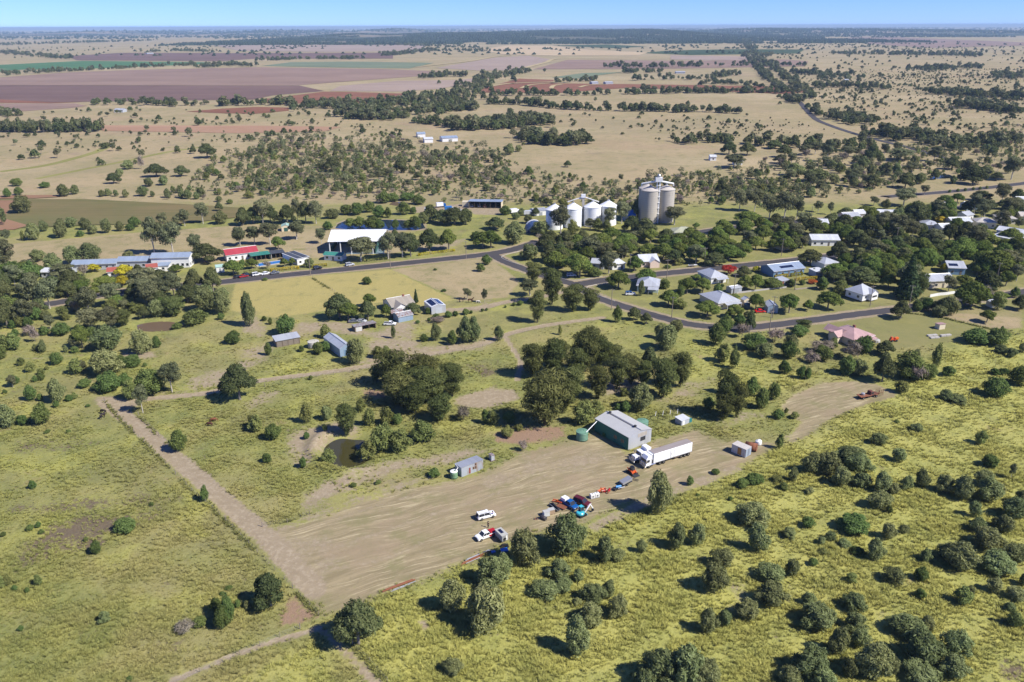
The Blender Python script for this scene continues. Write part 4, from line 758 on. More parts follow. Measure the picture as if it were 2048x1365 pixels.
# small sheds
for lb, k, pc, pa, pb, dp, h_, rt, rm, wm, rise in [
 ('low grey garden shed beside the driveway hedge', 'U4', (1835, 615), (1952, 598), None, 4, 2.3, 'gx', 'zinc', 'grey', .6),
 ('little cream shed with grey roof next to a dark tank', 'U5', (283, 912), (378, 904), (240, 893), None, 2.4, 'gy', 'zinc', 'cream', .9),
 ('blue grey garage with the red car at its door', 'U5', (570, 1003), (695, 1003), None, 6, 2.8, 'gy', 'zinc', 'bluegrey', 1.0),
 ('white roofed carport right of the yellow hedge', 'U5', (1150, 568), (1262, 552), None, 5, 2.6, 'sk', 'white', 'grey', .3),
 ('small zinc roofed shed in front of the yellow hedge', 'U5', (740, 680), (835, 662), None, 5, 2.5, 'sk', 'zinc', 'brickw', .3),
 ('white garden shed under the bare tree at far right', 'U7', (1610, 905), (1698, 895), None, 3, 2.4, 'sk', 'white', 'white', .2),
 ('mint roofed shed with green door behind the school oval', 'B', (343, 753), (413, 749), None, 6, 3.0, 'gy', 'mint', 'cream', .9),
 ('white pump shed with green roof at the school gate', 'U1', (1810, 392), (1892, 382), None, 5, 2.8, 'gx', 'mint', 'white', .6),
 ('long low white shed left of the white silos', 'S8', (175, 618), (325, 606), None, 9, 3.0, 'gx', 'grey', 'white', .9)]:
    if wm == 'brickw': WALL['brickw'] = solid('brick_red', (.25, .1, .07))
    r_, L_, D_, _ = building('shed', lb, 'shed', k, pc, pa, pb, dp, h=h_, roof=rt, rise=rise, rm=rm, wm=wm, wins='', ov=.2, gutter=False)
    MB().box(-1.1 if L_ > 4 else -.5, 1.1 if L_ > 4 else .5, -D_/2-.06, -D_/2+.01, .03, min(2.2, h_-.3)).build('door', WALL['dkgreen'] if 'mint roofed' in lb else solid('grey_door', (.30, .32, .34)), r_)
tank('dark plastic water tank behind the little cream shed', 'U5', (322, 950), 1.3, 2.2, solid('dark_tank', (.035, .075, .095), .4))
tank('pale tank at the end of the faded pink roofed house', 'S7', (825, 915), 1.2, 1.0, CONC)
# white picket fence in the gardens
def wall_line(name, label, cat, k, pts, h_, th, m):
    q = [GK(k, *p) for p in pts]; root = thing(name, label, cat, q[0])
    for a, b in zip(q, q[1:]):
        d = (b-a).normalized(); n = Vector((-d.y, d.x, 0))*th/2; a_, b_ = a-q[0], b-q[0]; Z = Vector((0, 0, h_))
        MB().add([a_+n, a_-n, b_-n, b_+n, a_+n+Z, a_-n+Z, b_-n+Z, b_+n+Z], [(4, 5, 6, 7), (0, 1, 5, 4), (2, 3, 7, 6), (1, 2, 6, 5), (3, 0, 4, 7)]).build('panel', m, root)
    return root
wall_line('garden_fence', 'white garden fence in front of the cream house in the trees', 'fence', 'U7', [(795, 765), (900, 745), (1000, 735), (1160, 712)], 1.3, .12, TRIM)
wall_line('garden_fence', 'low pale fence along the open lawn below the solar house', 'fence', 'U5', [(200, 770), (400, 745), (600, 722), (800, 700)], .8, .1, CONC)
wall_line('garden_wall', 'low stone wall ending at the power pole on the lawn', 'wall', 'U5', [(905, 722), (1050, 708), (1190, 695)], .5, .4, solid('rough_stone', (.33, .28, .23), .95, var=.35, scale=3))
# --- school and arena
building('classroom_block', 'two storey white classroom block with blue grey roof', 'school building', 'U1', (1150, 345), (1540, 335), None, 8, h=5.6, roof='gx', rise=1.3, rm='blue', wm='white', wins='fr', gap=2.2, wh=1.3)
building('classroom_block', 'single storey classroom left of the two storey block', 'school building', 'U1', (800, 345), (1105, 338), None, 8, h=3.8, roof='gx', rise=1.2, rm='blue', wm='grey', wins='f')
building('classroom_block', 'long grey roofed school building left of the yellow tree', 'school building', 'U1', (330, 368), (790, 352), None, 8, h=3.2, roof='gx', rise=1.1, rm='blue', wm='grey', wins='f')
building('school_office', 'little red roofed school office between yellow trees', 'school building', 'U1', (700, 438), (795, 430), None, 6, h=3.0, roof='gx', rise=1.2, rm='brick', wm='white', wins='f')
building('school_office', 'red roofed white building in front of the two storey block', 'school building', 'U1', (1105, 412), (1210, 400), None, 6, h=3.6, roof='gx', rise=1.1, rm='brick', wm='white', wins='f', gap=2.2)
building('covered_walkway', 'flat blue grey walkway roof beside the red roofed school building', 'walkway', 'U1', (1212, 378), (1322, 372), None, 5, h=3.0, roof='sk', rise=.3, rm='blue', wm='white', wins='f')
building('school_shed', 'pale roofed school shed hidden under street trees', 'school building', 'U1', (20, 440), (315, 436), None, 7, h=3.0, roof='gx', rise=1.0, rm='white', wm='grey', wins='f')
building('school_hall', 'white school hall with bright crimson roof', 'school building', 'U2', (185, 345), (520, 300), None, 8.5, h=3.6, roof='gx', rise=1.9, rm='red', wm='white', wins='f')
root, L, D, rf = building('pool_building', 'white pool kiosk with black solar mats on its flat roof', 'pool building', 'U2', (945, 385), (1062, 352), (830, 315), h=3.4, roof='sk', rise=.1, rm='white', wm='white', wins='f', ov=.3)
for s in (-1, 1): MB().slab([(s*L/4-L*.2, -D/2+.3, 3.62), (s*L/4+L*.2, -D/2+.3, 3.62), (s*L/4+L*.2, D/2-.3, 3.72), (s*L/4-L*.2, D/2-.3, 3.72)], .06).build('solar_mat', ROOF['dark'], rf)
open_shed('pool_shelter', 'flat dark roofed shelter behind the swimming pool', 'U2', (665, 318), (808, 302), None, 6, h=3.0, rise=.1, rm='dark', wm='white', bays=3)
open_shed('pool_shelter', 'long dark green shade shelter beside the crimson roofed hall', 'U2', (455, 345), (655, 318), None, 6, h=3.0, rise=.1, rm='green', wm='dkgreen', bays=4)
p = [GK('U2', *q) for q in [(505, 372), (850, 322), (862, 345), (530, 398)]]
root = thing('swimming_pool', 'long blue swimming pool beside the street', 'pool', sum(p, Vector())/4); ctr = root.location.copy()
t = NT('pool_water'); t.principled(t.mix(t.noise(t.pos(), .4, 3), (.02, .12, .42), (.06, .26, .60)), .08, 0, .5); PW = t.m
MB().slab([v-ctr+Vector((0, 0, .22)) for v in p], .2).build('water_surface', PW, root)
for a, b in zip(p, p[1:]+p[:1]):
    d = (b-a).normalized(); n = Vector((d.y, -d.x, 0)); a_, b_ = a-ctr, b-ctr
    if (a_+n).length < a_.length: n = -n
    MB().slab([a_+Vector((0, 0, .3)), b_+Vector((0, 0, .3)), b_+n+Vector((0, 0, .3)), a_+n+Vector((0, 0, .3))], .3).build('coping', CONC, root)
ctr, rz, L, D = frame3('U2', (1290, 268), (1880, 262), None, 23); root = thing('covered_arena', 'huge white roofed open sided sports arena', 'arena', ctr, rz)
rf = roof_part(root, 'gx', L, D, 7.2, 3.4, corrugated('arena_roof', (.80, .81, .82), 1.0, metal=0), .4, .15)
for i in range(6):
    for s in (-1, 1): px = -L/2+.3+(L-.6)*i/5; MB().box(px-.22, px+.22, s*(D/2-.3)-.22, s*(D/2-.3)+.22, 0, 7.1).build('column', TRIM, root)
MB().box(-L/2+.5, L/2-.5, D/2-1.0, D/2-.8, 0, 4.6).build('rear_wall', WALL['dkgreen'], root); MB().box(-L/2-.05, -L/2+.05, -D/2+3, D/2-1.2, 0, 3.0).build('end_screen', WALL['dkgreen'], root)
MB().box(L/2-5, L/2-4.8, -D/2+1.5, D/2-2, 0, 4.2).build('end_screen', WALL['dkgreen'], root); MB().box(-L/2+.6, L/2-.6, -D/2+.6, D/2-1.1, .05, .12).build('court_floor', solid('court', (.16, .22, .25)), root)
root, L, D, rf = building('kiosk', 'white kiosk with green roof in front of the arena', 'kiosk', 'U2', (1232, 328), (1425, 340), None, 5.5, h=3.0, roof='gx', rise=.9, rm='green', wm='white', wins='f')
root, L, D = open_shed('machinery_shed', 'long open fronted depot shed with blue grey roof near the rail scrub', 'U3', (862, 268), (1335, 275), None, 11, h=4.6, rise=-.9, rm='blue', wm='cream', bays=6, ov=.5)
MB().box(-L/2-5.2, -L/2-.3, D/2-6, D/2-2, 0, 3.2).build('annex', WALL['cream'], root)
# arched dark blue shed and tarp near the silos
c = GK('C', 450, 748); root = thing('arched_shed', 'dark blue arched shed beside the white silos', 'shed', c, R(8)); FOOT.append((c.x, c.y, 8))
q = MB(); q.prism([(5.5*math.cos(math.pi*i/10), .05+5.6*math.sin(math.pi*i/10)) for i in range(11)], -5, 5); q.build('shell', corrugated('dark_blue_sheet', (.05, .09, .20), .3, axis='y', metal=0), root)
q = MB(); q.prism([(5.7*math.cos(math.pi*(.2+.6*i/8)), .05+5.8*math.sin(math.pi*(.2+.6*i/8))) for i in range(9)], 3.6, 5.05); q.build('white_trim', TRIM, root); MB().box(-2, 2, -5.06, -4.98, .05, 3.6).build('door', ROOF['dark'], root)
c = GK('S8', 1310, 660); root = thing('tarpaulin_stack', 'bright blue tarpaulin covered stack between the silo groups', 'stack', c, R(10))
MB().taper((-4, 4, -3, 3), (-2.6, 2.6, -.3, .3), 3.0, 6.2).build('tarpaulin', solid('blue_tarp', (.02, .15, .50), .5), root); MB().box(-3.9, 3.9, -2.9, 2.9, 0, 3.0).build('stack_body', WALL['grey'], root)
# --- silos
SILW = solid('silo_white', (.80, .81, .82), .5, var=.03); SILC = None
t = NT('silo_concrete'); v = t.obj(); sp = t.n('ShaderNodeSeparateXYZ'); t.l(v, sp.inputs[0]); wn_ = t.math('FRACT', t.math('DIVIDE', sp.outputs[2], 1.3))
c = t.mix(t.noise(t.mapping(v, scale=(1, 1, .12)), .8, 5, .65), (.38, .345, .29), (.50, .46, .395)); c = t.mix(t.math('MULTIPLY', t.sstep(wn_, .86, .97), .35), c, (.20, .18, .15)); t.principled(c, .9, 0, .2); SILC = t.m
def silo(label, k, p, r, h, m, cone, group, ribs=True, cap=None):
    c = GK(k, *p); root = thing('grain_silo', label, 'silo', c, 0, group); FOOT.append((c.x, c.y, r+1))
    MB().lathe([(r, 0), (r, h)], 40).build('shell', m, root, False); 
    ro = MB().lathe([(r+.25, h-.05), (r+.25, h+.1), (.7, h+cone)], 40).build('roof', cap or m, root)
    MB().lathe([(.7, h+cone), (.7, h+cone+.6), (.15, h+cone+.8)], 12).build('cap', STEEL, ro)
    for i in range(5): MB().lathe([(r+.03, h*i/5+.9), (r+.06, h*i/5+1.0), (r+.03, h*i/5+1.1)], 40).build('hoop', m, root) if ribs else None
    MB().box(r+.02, r+.12, -.3, .3, 0, h).build('ladder', STEEL, root); return root
grp = 'white steel grain silos'
wl = ['leftmost white steel silo with its shaded blue side', 'second white silo from the left behind the tall gum', 'third white silo just right of the bucket elevator', 'rightmost white silo next to the brown gums']
for lb, p in zip(wl, [(412, 765), (636, 748), (868, 730), (1056, 715)]): silo(lb, 'S8', p, 5.1, 11.6, SILW, 2.9, grp)
c = GK('S8', 754, 712); root = thing('bucket_elevator', 'slim pale elevator tower between the white silos', 'elevator', c)
MB().box(-.7, .7, -.6, .6, 0, 16.5).build('tower', SILC, root); MB().box(-1.3, 1.3, -.9, .9, 16.2, 18.2).build('head', TRIM, root); MB().box(-2.6, -.6, -.4, .4, 15.2, 15.9).build('platform', STEEL, root)
for s in (-1, 1): MB().tube((s*.5, 0, 16.6), (s*9.5, -.3, 13.6), .28, n=6).build('spout', TRIM, root)
grp = 'grey concrete grain silos'
for lb, p in (('left of the two tall concrete silos', (1548, 694)), ('right of the two tall concrete silos', (1738, 680))): silo(lb, 'S8', p, 5.2, 20.0, SILC, 2.4, grp, False, solid('silo_cap', (.46, .42, .37), .8))
silo('tall concrete silo half hidden behind the left one', 'S8', (1510, 660), 4.9, 19.8, SILC, 2.3, grp, False, solid('silo_cap', (.46, .42, .37), .8))
c = GK('S8', 1640, 704); root = thing('silo_elevator', 'white conveyor tower rising between the tall concrete silos', 'elevator', c)
for x_ in (-.8, .8): MB().box(x_-.35, x_+.35, -.35, .35, 0, 25.4).build('leg', TRIM, root)
for i in range(7): MB().box(-1.3, 1.3, -1.0, .6, 3.4*i+2.5, 3.4*i+2.7).build('platform', TRIM, root)
MB().box(-2.0, 2.0, -1.4, 1.4, 25.4, 28).build('head_house', TRIM, root); MB().lathe([(1.0, 0), (1.1, 1.2), (.6, 1.9)], 14, (0, 0, 28)).build('drive_drum', STEEL, root)
for s in (-1, 1): MB().tube((s*1.5, 0, 25.6), (s*9.6, 3.2, 23.6), .55, n=8).build('conveyor', TRIM, root); MB().tube((s*9.6, 3.2, 23.6), (s*9.6, 3.2, 22.2), .4, n=8).build('chute', TRIM, root)
for s in (-1, 1):
    for i in range(9):
        a = math.pi*(1+i/8); cx_, cy_ = (s*8.3, 3.5); MB().tube((cx_+5.2*math.cos(a), cy_+5.2*math.sin(a), 20.0), (cx_+5.2*math.cos(a), cy_+5.2*math.sin(a), 21.1), .06, n=4).build('guard_rail', TRIM, root)

# far farm sheds on the plain
for lb, pc, pa, dp, rm in (('grey roofed shed of the lone farm on the plain', (600, 832), (690, 828), 14, 'blue'), ('white roofed shed left of the lone farm shed', (495, 838), (545, 836), 10, 'white'), ('low blue shed at the left of the lone farm', (455, 806), (500, 804), 8, 'blue')): building('farm_building', lb, 'shed', 'Z2', pc, pa, None, dp, h=3.8, roof='gx', rise=1.3, rm=rm, wm='white', wins='', gutter=False)
for lb, k, pc, pa, dp in (('dark fronted shed by the red contoured field', 'Z2', (1475, 495), (1512, 494), 14), ('white farmhouse right of the dark fronted shed', 'Z2', (1555, 495), (1598, 494), 14), ('pale farm roof in the trees left of the avenue', 'Z2', (1965, 432), (2020, 432), 18), ('pale homestead among trees on the left plain', 'Z1', (670, 660), (720, 660), 12), ('white shed far right of the country road', 'Z3', (1000, 480), (1022, 480), 12), ('tiny white farm roof on the far left plain', 'Z1', (860, 318), (900, 317), 14)): building('farm_building', lb, 'shed', k, pc, pa, None, dp, h=3.6, roof='gx', rise=1.5, rm='zinc', wm='grey', wins='', gutter=False)
# ------------------------------------------------------------ vehicles and machines
def paint(name, col, rough=.3): return solid(name, col, rough, 0, .5, var=.04)
P_WHITE = paint('white_paint', (.78, .79, .80)); P_BLUE = paint('blue_paint', (.01, .09, .30)); P_RED = paint('red_paint', (.38, .015, .02)); P_DRED = paint('dark_red_paint', (.10, .015, .02)); P_BLACK = paint('black_paint', (.015, .015, .018)); P_SILVER = paint('silver_paint', (.50, .52, .55)); P_GREY = paint('grey_paint', (.16, .17, .19)); P_ORANGE = paint('orange_paint', (.62, .10, .02)); P_TEAL = paint('teal_paint', (.05, .42, .52))
RUBBER = solid('rubber', (.018, .018, .018), .9); CHROME = solid('chrome', (.70, .71, .73), .2, .9); LAMP = solid('lamp_glass', (.70, .70, .65), .15); TAIL = solid('tail_lamp', (.35, .01, .01), .3); RUST = solid('rust', (.22, .085, .045), .95, var=.45, scale=3); TIMBER = solid('timber', (.16, .12, .09), .9)
_wheel = {}
def wheel(parent, x, y, r, wd):
    k = (round(r, 2), round(wd, 2))
    if k not in _wheel:
        a = MB(); a.lathe([(r*.62, -wd/2), (r*.95, -wd/2), (r, -wd/2+.04), (r, wd/2-.04), (r*.95, wd/2), (r*.62, wd/2)], 18); a.v = [(p, q, s) for p, s, q in [(v[0], v[1], v[2]) for v in a.v]]
        b = MB(); b.lathe([(r*.15, -wd/2-.02), (r*.62, -wd/2+.03), (r*.62, wd/2-.03), (r*.15, wd/2+.02)], 14); b.v = [(p, q, s) for p, s, q in [(v[0], v[1], v[2]) for v in b.v]]
        to = a.build('wheel', RUBBER, None, True); bo = b.build('rim', CHROME, None, True); _wheel[k] = (to.data, bo.data); bpy.data.objects.remove(to); bpy.data.objects.remove(bo)
    t_, r_ = _wheel[k]; o = bpy.data.objects.new('wheel', t_); COL.objects.link(o); o.parent = parent; o.location = (x, y, r); q = bpy.data.objects.new('rim', r_); COL.objects.link(q); q.parent = o; return o
def heading(k, a, b): d = GK(k, *b)-GK(k, *a); return math.atan2(d.y, d.x)
def car(label, loc, rz, style='suv', body=P_WHITE, top=None, group=None, extra=None, L=4.8, name=None):
    root = thing(name or {'suv': 'parked_car', 'ute': 'utility_truck', 'sedan': 'parked_car'}[style], label, 'ute' if style == 'ute' else 'car', loc, rz, group); top = top or body
    Wd = 1.88; x0, x1 = -L/2, L/2; Ht = {'suv': 1.85, 'ute': 1.78, 'sedan': 1.45}[style]; zb = 1.05 if style != 'sedan' else .92
    hood = x1-1.15 if style != 'sedan' else x1-1.05
    if style == 'ute': c0, c1 = x0+1.75, hood; prof = [(x0, .42), (x1-.05, .38), (x1, .6), (x1-.04, zb-.18), (x1-.25, zb-.06), (hood, zb+.02), (x0, zb)]
    elif style == 'suv': c0, c1 = x0+.12, hood; prof = [(x0, .42), (x1-.05, .38), (x1, .6), (x1-.04, zb-.18), (x1-.25, zb-.05), (hood, zb+.02), (x0, zb+.02)]
    else: c0, c1 = x0+.75, hood; prof = [(x0, .36), (x1-.05, .3), (x1, .5), (x1-.06, zb-.2), (x1-.3, zb-.1), (hood, zb), (x0+.4, zb), (x0, zb-.12)]
    MB().prism(prof, -Wd/2, Wd/2).build('body', body, root, bevel=.05)
    rr = .35 if style == 'suv' else (.45 if style == 'ute' else .6); bt = (c0, c1, -Wd/2+.06, Wd/2-.06); tp = (c0+(.15 if style == 'suv' else rr), c1-.75, -Wd/2+.22, Wd/2-.22)
    gl = MB().taper(bt, tp, zb, Ht-.07).build('windows', GLASS, root); MB().box(tp[0]-.06, tp[1]+.08, tp[2]-.03, tp[3]+.03, Ht-.075, Ht).build('roof', top, root, bevel=.02)
    for s, e in ((2, -1), (3, 1)):
        for a, b in ((bt[0], tp[0]), (bt[1], tp[1]), ((bt[0]+bt[1])/2, (tp[0]+tp[1])/2)): MB().tube((a, bt[s]+.01*e, zb), (b, tp[s]+.01*e, Ht-.06), .05, n=5).build('pillar', body, root)
    for s in (-1, 1):
        for xx in (x0+.95, x1-.85): wheel(root, xx, s*(Wd/2-.1), .38 if style != 'sedan' else .32, .24)
        MB().box(x1-.14, x1+.015, s*(Wd/2-.32)-.18, s*(Wd/2-.32)+.18, zb-.34, zb-.19).build('headlight', LAMP, root); MB().box(x0-.02, x0+.08, s*(Wd/2-.14)-.1, s*(Wd/2-.14)+.1, zb-.35, zb-.08).build('tail_light', TAIL, root)
        MB().box(c1-.35, c1-.2, s*(Wd/2+.1)-.1, s*(Wd/2+.1)+.1, zb+.02, zb+.2).build('mirror', body, root)
    MB().box(x1-.05, x1+.08, -Wd/2+.1, Wd/2-.1, .35, .58).build('front_bumper', DKM if style == 'ute' else body, root, bevel=.03); MB().box(x1-.02, x1+.03, -.42, .42, .62, zb-.22).build('grille', DKM, root)
    if style == 'ute':
        MB().box(x0+.08, c0-.06, -Wd/2+.12, Wd/2-.12, zb-.02, zb+.015).build('tray_floor', DKM, root)
        for s in (-1, 1): MB().box(x0, c0-.04, s*(Wd/2-.06)-.05, s*(Wd/2-.06)+.05, zb, zb+.14).build('tray_side', body, root)
        if extra == 'canopy': MB().taper((x0, c0, -Wd/2+.05, Wd/2-.05), (x0+.15, c0, -Wd/2+.2, Wd/2-.2), zb+.02, Ht+.05).build('canopy', P_WHITE, root, bevel=.03)
        if extra == 'stripe':
            for s in (-1, 1): MB().add([(x0+.2, s*(Wd/2+.012), .5), (x0+1.9, s*(Wd/2+.012), .5), (x0+2.5, s*(Wd/2+.012), zb), (x0+.2, s*(Wd/2+.012), zb)], [(0, 1, 2, 3)]).build('red_stripe', P_RED, root)
            MB().box(x0+.1, c0-.1, -.7, .7, zb, zb+.35).build('tray_load', P_RED, root)
    if style == 'suv':
        for s in (-1, 1): MB().box(c0+.5, c1-1.1, s*.62-.03, s*.62+.03, Ht, Ht+.07).build('roof_rail', DKM, root)
        if extra == 'spare': w_ = wheel(root, x0-.14, 0, .36, .22); w_.rotation_euler = (0, 0, R(90)); w_.location = (x0-.13, .2, 1.0)
    return root
GR = 'vehicles in the farm yard'
car('white four wheel drive wagon parked beside the person in blue', GK('S4', 700, 345), heading('S4', (650, 392), (870, 335)), 'suv', extra='spare', L=4.75)
car('white ute with red sides towing the grey camper', GK('S4', 700, 730), heading('S4', (800, 745), (640, 806)), 'ute', extra='stripe', L=5.2)
ctr, rz, L, D = frame3('S4', (1015, 862), (1150, 832), (828, 745)); root = thing('camper_trailer', 'grey box camper trailer behind the white and red ute', 'trailer', ctr, rz)
CG = solid('camper_grey', (.30, .31, .31), .5); MB().box(-L/2, L/2, -D/2, D/2, .55, 2.05).build('box_body', CG, root, bevel=.04); MB().box(-L/2-.05, L/2+.05, -D/2-.05, D/2+.05, 2.05, 2.15).build('roof', solid('camper_roof', (.42, .42, .38), .5), root)
MB().box(-L/2+.4, L/2-.5, D/2-2.2, D/2-.5, 2.16, 2.2).build('solar_panel', SOLAR, root); MB().box(L*.12, L*.38, -D/2-.04, -D/2+.01, .7, 1.9).build('rear_door', TRIM, root); MB().box(-L/2-.03, -L/2+.01, -D/2+.2, D/2-.2, 1.75, 1.82).build('awning_rail', TRIM, root)
MB().box(-.1, .1, D/2, D/2+1.2, .5, .62).build('drawbar', DKM, root); w_ = wheel(root, -L/2+.05, 0, .38, .24); w_.rotation_euler = (0, 0, R(90)); w_ = wheel(root, L/2-.05, 0, .38, .24); w_.rotation_euler = (0, 0, R(90)); w_ = wheel(root, -.1, -D/2-.12, .33, .22); w_.location.z = 1.2
car('blue ute with white canopy among the parked machinery', GK('S2', 735, 862), heading('S2', (610, 790), (830, 925)), 'ute', P_BLUE, extra='canopy', L=5.2)
car('dark red wagon behind the teal excavator', GK('S2', 965, 830), heading('S2', (870, 790), (1050, 862)), 'suv', P_DRED, L=4.6)
# --- prime movers and the refrigerated trailer
tr_a, tr_b = GK('S1', 1190, 942), GK('S1', 1915, 712); tdir = (tr_b-tr_a).normalized(); tl = (tr_b-tr_a).length; trz = math.atan2(-tdir.y, -tdir.x); tn = Vector((-tdir.y, tdir.x, 0))
def prime_mover(label, front, rz, bonnet):
    root = thing('prime_mover', label, 'truck', front, rz)     # x forward, origin under the front bumper
    W2 = 1.22; cx = -2.0 if bonnet else 0.0
    MB().box(-7.0, -.3, -.45, .45, .75, 1.05).build('chassis', DKM, root)
    if bonnet: MB().taper((-2.1, -.25, -.95, .95), (-2.1, -.45, -.8, .8), .9, 2.05).build('bonnet', P_WHITE, root, bevel=.05); MB().box(-.26, -.18, -.6, .6, .95, 1.95).build('grille', CHROME, root)
    MB().taper((cx-2.0, cx-.05, -W2, W2), (cx-2.0, cx-.25, -W2+.08, W2-.08), .8, 3.0).build('cab', P_WHITE, root, bevel=.06)
    if bonnet: MB().box(cx-3.6, cx-1.95, -W2, W2, .9, 3.9).build('sleeper', P_WHITE, root, bevel=.08); MB().box(cx-3.3, cx-1.9, -W2-.01, -W2+.02, 1.2, 1.8).build('red_panel', P_RED, root); MB().box(cx-3.3, cx-1.9, W2-.02, W2+.01, 1.2, 1.8).build('red_panel', P_RED, root)
    else: MB().taper((cx-2.0, cx-.3, -W2+.05, W2-.05), (cx-2.0, cx-.9, -W2+.15, W2-.15), 3.0, 3.75).build('roof_fairing', P_WHITE, root, bevel=.06); MB().box(cx-.12, cx+.02, -.75, .75, .9, 1.75).build('grille', CHROME, root)
    for y0_, y1_ in ((-1.05, -.03), (.03, 1.05)): MB().add([(cx-.1, y0_, 1.95), (cx-.1, y1_, 1.95), (cx-.2, y1_*.97, 2.75), (cx-.2, y0_*.97, 2.75), (cx-.05, y0_, 1.95), (cx-.05, y1_, 1.95), (cx-.16, y1_*.97, 2.75), (cx-.16, y0_*.97, 2.75)], [(4, 5, 6, 7), (0, 3, 2, 1), (0, 1, 5, 4), (1, 2, 6, 5), (2, 3, 7, 6), (3, 0, 4, 7)]).build('windscreen', GLASS, root)
    for s in (-1, 1):
        MB().box(cx-1.3, cx-.4, s*W2-.02, s*W2+.02, 1.9, 2.65).build('side_window', GLASS, root); MB().box(cx-.15, cx+.1, s*(W2+.3)-.12, s*(W2+.3)+.12, 2.0, 2.7).build('mirror', CHROME, root)
        MB().tube((cx-2.15, s*1.0, 1.0), (cx-2.15, s*1.0, 3.9), .09, n=8).build('exhaust', CHROME, root) if not bonnet else None
        MB().tube((cx-3.4, s*.95, .85), (cx-2.0, s*.95, .85), .33, n=12).build('fuel_tank', CHROME, root); wheel(root, -1.3 if not bonnet else -1.1, s*1.05, .52, .3)
        for x_ in (-5.0, -6.35): wheel(root, x_, s*.95, .52, .55)
        MB().box(-.06, .05, s*.95-.2, s*.95+.2, .8, 1.0).build('headlight', LAMP, root)
    MB().box(-.15, .18, -1.2, 1.2, .45, .78).build('bumper', CHROME, root, bevel=.03)
    bb = root
    for z_ in (.9, 1.25, 1.6): MB().tube((.22, -1.15, z_), (.22, 1.15, z_), .05, n=6).build('bull_bar', CHROME, bb)
    for y_ in (-1.1, -.4, .4, 1.1): MB().tube((.22, y_, .5), (.22, y_, 1.62), .05, n=6).build('bull_bar', CHROME, bb)
    return root
prime_mover('white cab over truck coupled to the long white trailer', tr_a+tn*1.25, trz, False)
tb = tr_a+tn*1.25+tdir*2.6; TL = tl-2.6
root = thing('refrigerated_trailer', 'long white refrigerated semi trailer beside the farm shed', 'trailer', tb, trz)
MB().box(-TL, -.05, -1.24, 1.24, 1.2, 4.05).build('box_body', P_WHITE, root, bevel=.04)
t = NT('trailer_roof'); v = t.obj(); c = t.mix(t.noise(t.mapping(v, scale=(.25, 2, 1)), .8, 5, .65), (.20, .17, .16), (.36, .32, .30)); t.principled(c, .7); MB().box(-TL+.04, -.1, -1.2, 1.2, 4.03, 4.075).build('roof_sheet', t.m, root)
MB().box(-TL-.01, 0.0, -1.26, 1.26, 1.08, 1.25).build('side_rail', STEEL, root); MB().box(-.04, .55, -.95, .95, 2.2, 3.9).build('refrigeration_unit', P_WHITE, root, bevel=.05); MB().box(.5, .57, -.7, .7, 2.5, 3.5).build('unit_grille', DKM, root)
d_ = MB().box(-TL*.48-.55, -TL*.48+.55, 1.235, 1.262, 1.3, 3.5).build('side_door', TRIM, root); MB().box(-TL*.48+.35, -TL*.48+.45, 1.255, 1.3, 2.2, 2.7).build('handle', STEEL, d_)
for x_ in (-.62, .62): MB().box(-TL*.48+x_-.03, -TL*.48+x_+.03, 1.24, 1.275, 1.25, 3.55).build('door_frame', solid('seal', (.35, .35, .36)), root)
for i in range(3):
    for s in (-1, 1): wheel(root, -TL+1.1+1.35*i, s*.95, .52, .55)
for s in (-1, 1): MB().box(-4.2, -4.05, s*.9-.07, s*.9+.07, .05, 1.1).build('landing_leg', STEEL, root)
MB().box(-TL+4.2, -TL+6.0, -1.1, 1.1, .6, 1.08).build('pallet_box', TIMBER, root)
f2 = tr_a+tn*4.85-tdir*1.0; prime_mover('white bonneted truck with chrome bull bar parked next to the trailer rig', f2, trz, True)
fb = f2+tdir*5.2; root = thing('flatbed_trailer', 'rusty flatbed trailer loaded with scrap behind the bonneted truck', 'trailer', fb, trz)
MB().box(-8.5, 0, -1.2, 1.2, 1.15, 1.4).build('deck', RUST, root)
for i in range(3):
    for s in (-1, 1): wheel(root, -7.6+1.3*i, s*.95, .5, .5)
for i in range(7): x_ = -.8-1.1*i; MB().taper((x_-.5, x_+.4, -1.0, .9), (x_-.3, x_+.2, -.7, .6), 1.4, 1.75+.25*math.sin(i*2.1)).build('scrap_load', RUST, root)
# --- skid steer
root = thing('skid_steer_loader', 'orange red tracked skid steer in front of the trucks', 'loader', GK('S1', 975, 1000), heading('S1', (905, 945), (1070, 1060)))
MB().taper((-1.3, .9, -.55, .55), (-1.2, .7, -.5, .5), .45, 1.25).build('body', P_ORANGE, root, bevel=.05); MB().taper((-.55, .75, -.48, .48), (-.45, .55, -.42, .42), 1.2, 2.05).build('cab', GLASS, root, bevel=.03); MB().box(-.5, .6, -.46, .46, 2.04, 2.12).build('cab_roof', P_BLACK, root)
for s in (-1, 1):
    MB().prism([(-1.35, .15), (-1.1, 0), (.95, 0), (1.2, .2), (1.1, .5), (-1.1, .62)], s*.78-.18, s*.78+.18).build('track', RUBBER, root); MB().prism([(-1.35, 1.15), (-1.25, 1.5), (.4, 1.2), (1.35, .55), (1.4, .35), (1.2, .4), (.3, .95), (-1.2, 1.2)], s*.68-.07, s*.68+.07).build('lift_arm', P_ORANGE, root)
MB().prism([(1.35, .08), (2.3, .05), (2.3, .12), (1.5, .2), (1.45, .65), (1.35, .65)], -.95, .95).build('bucket', DKM, root)
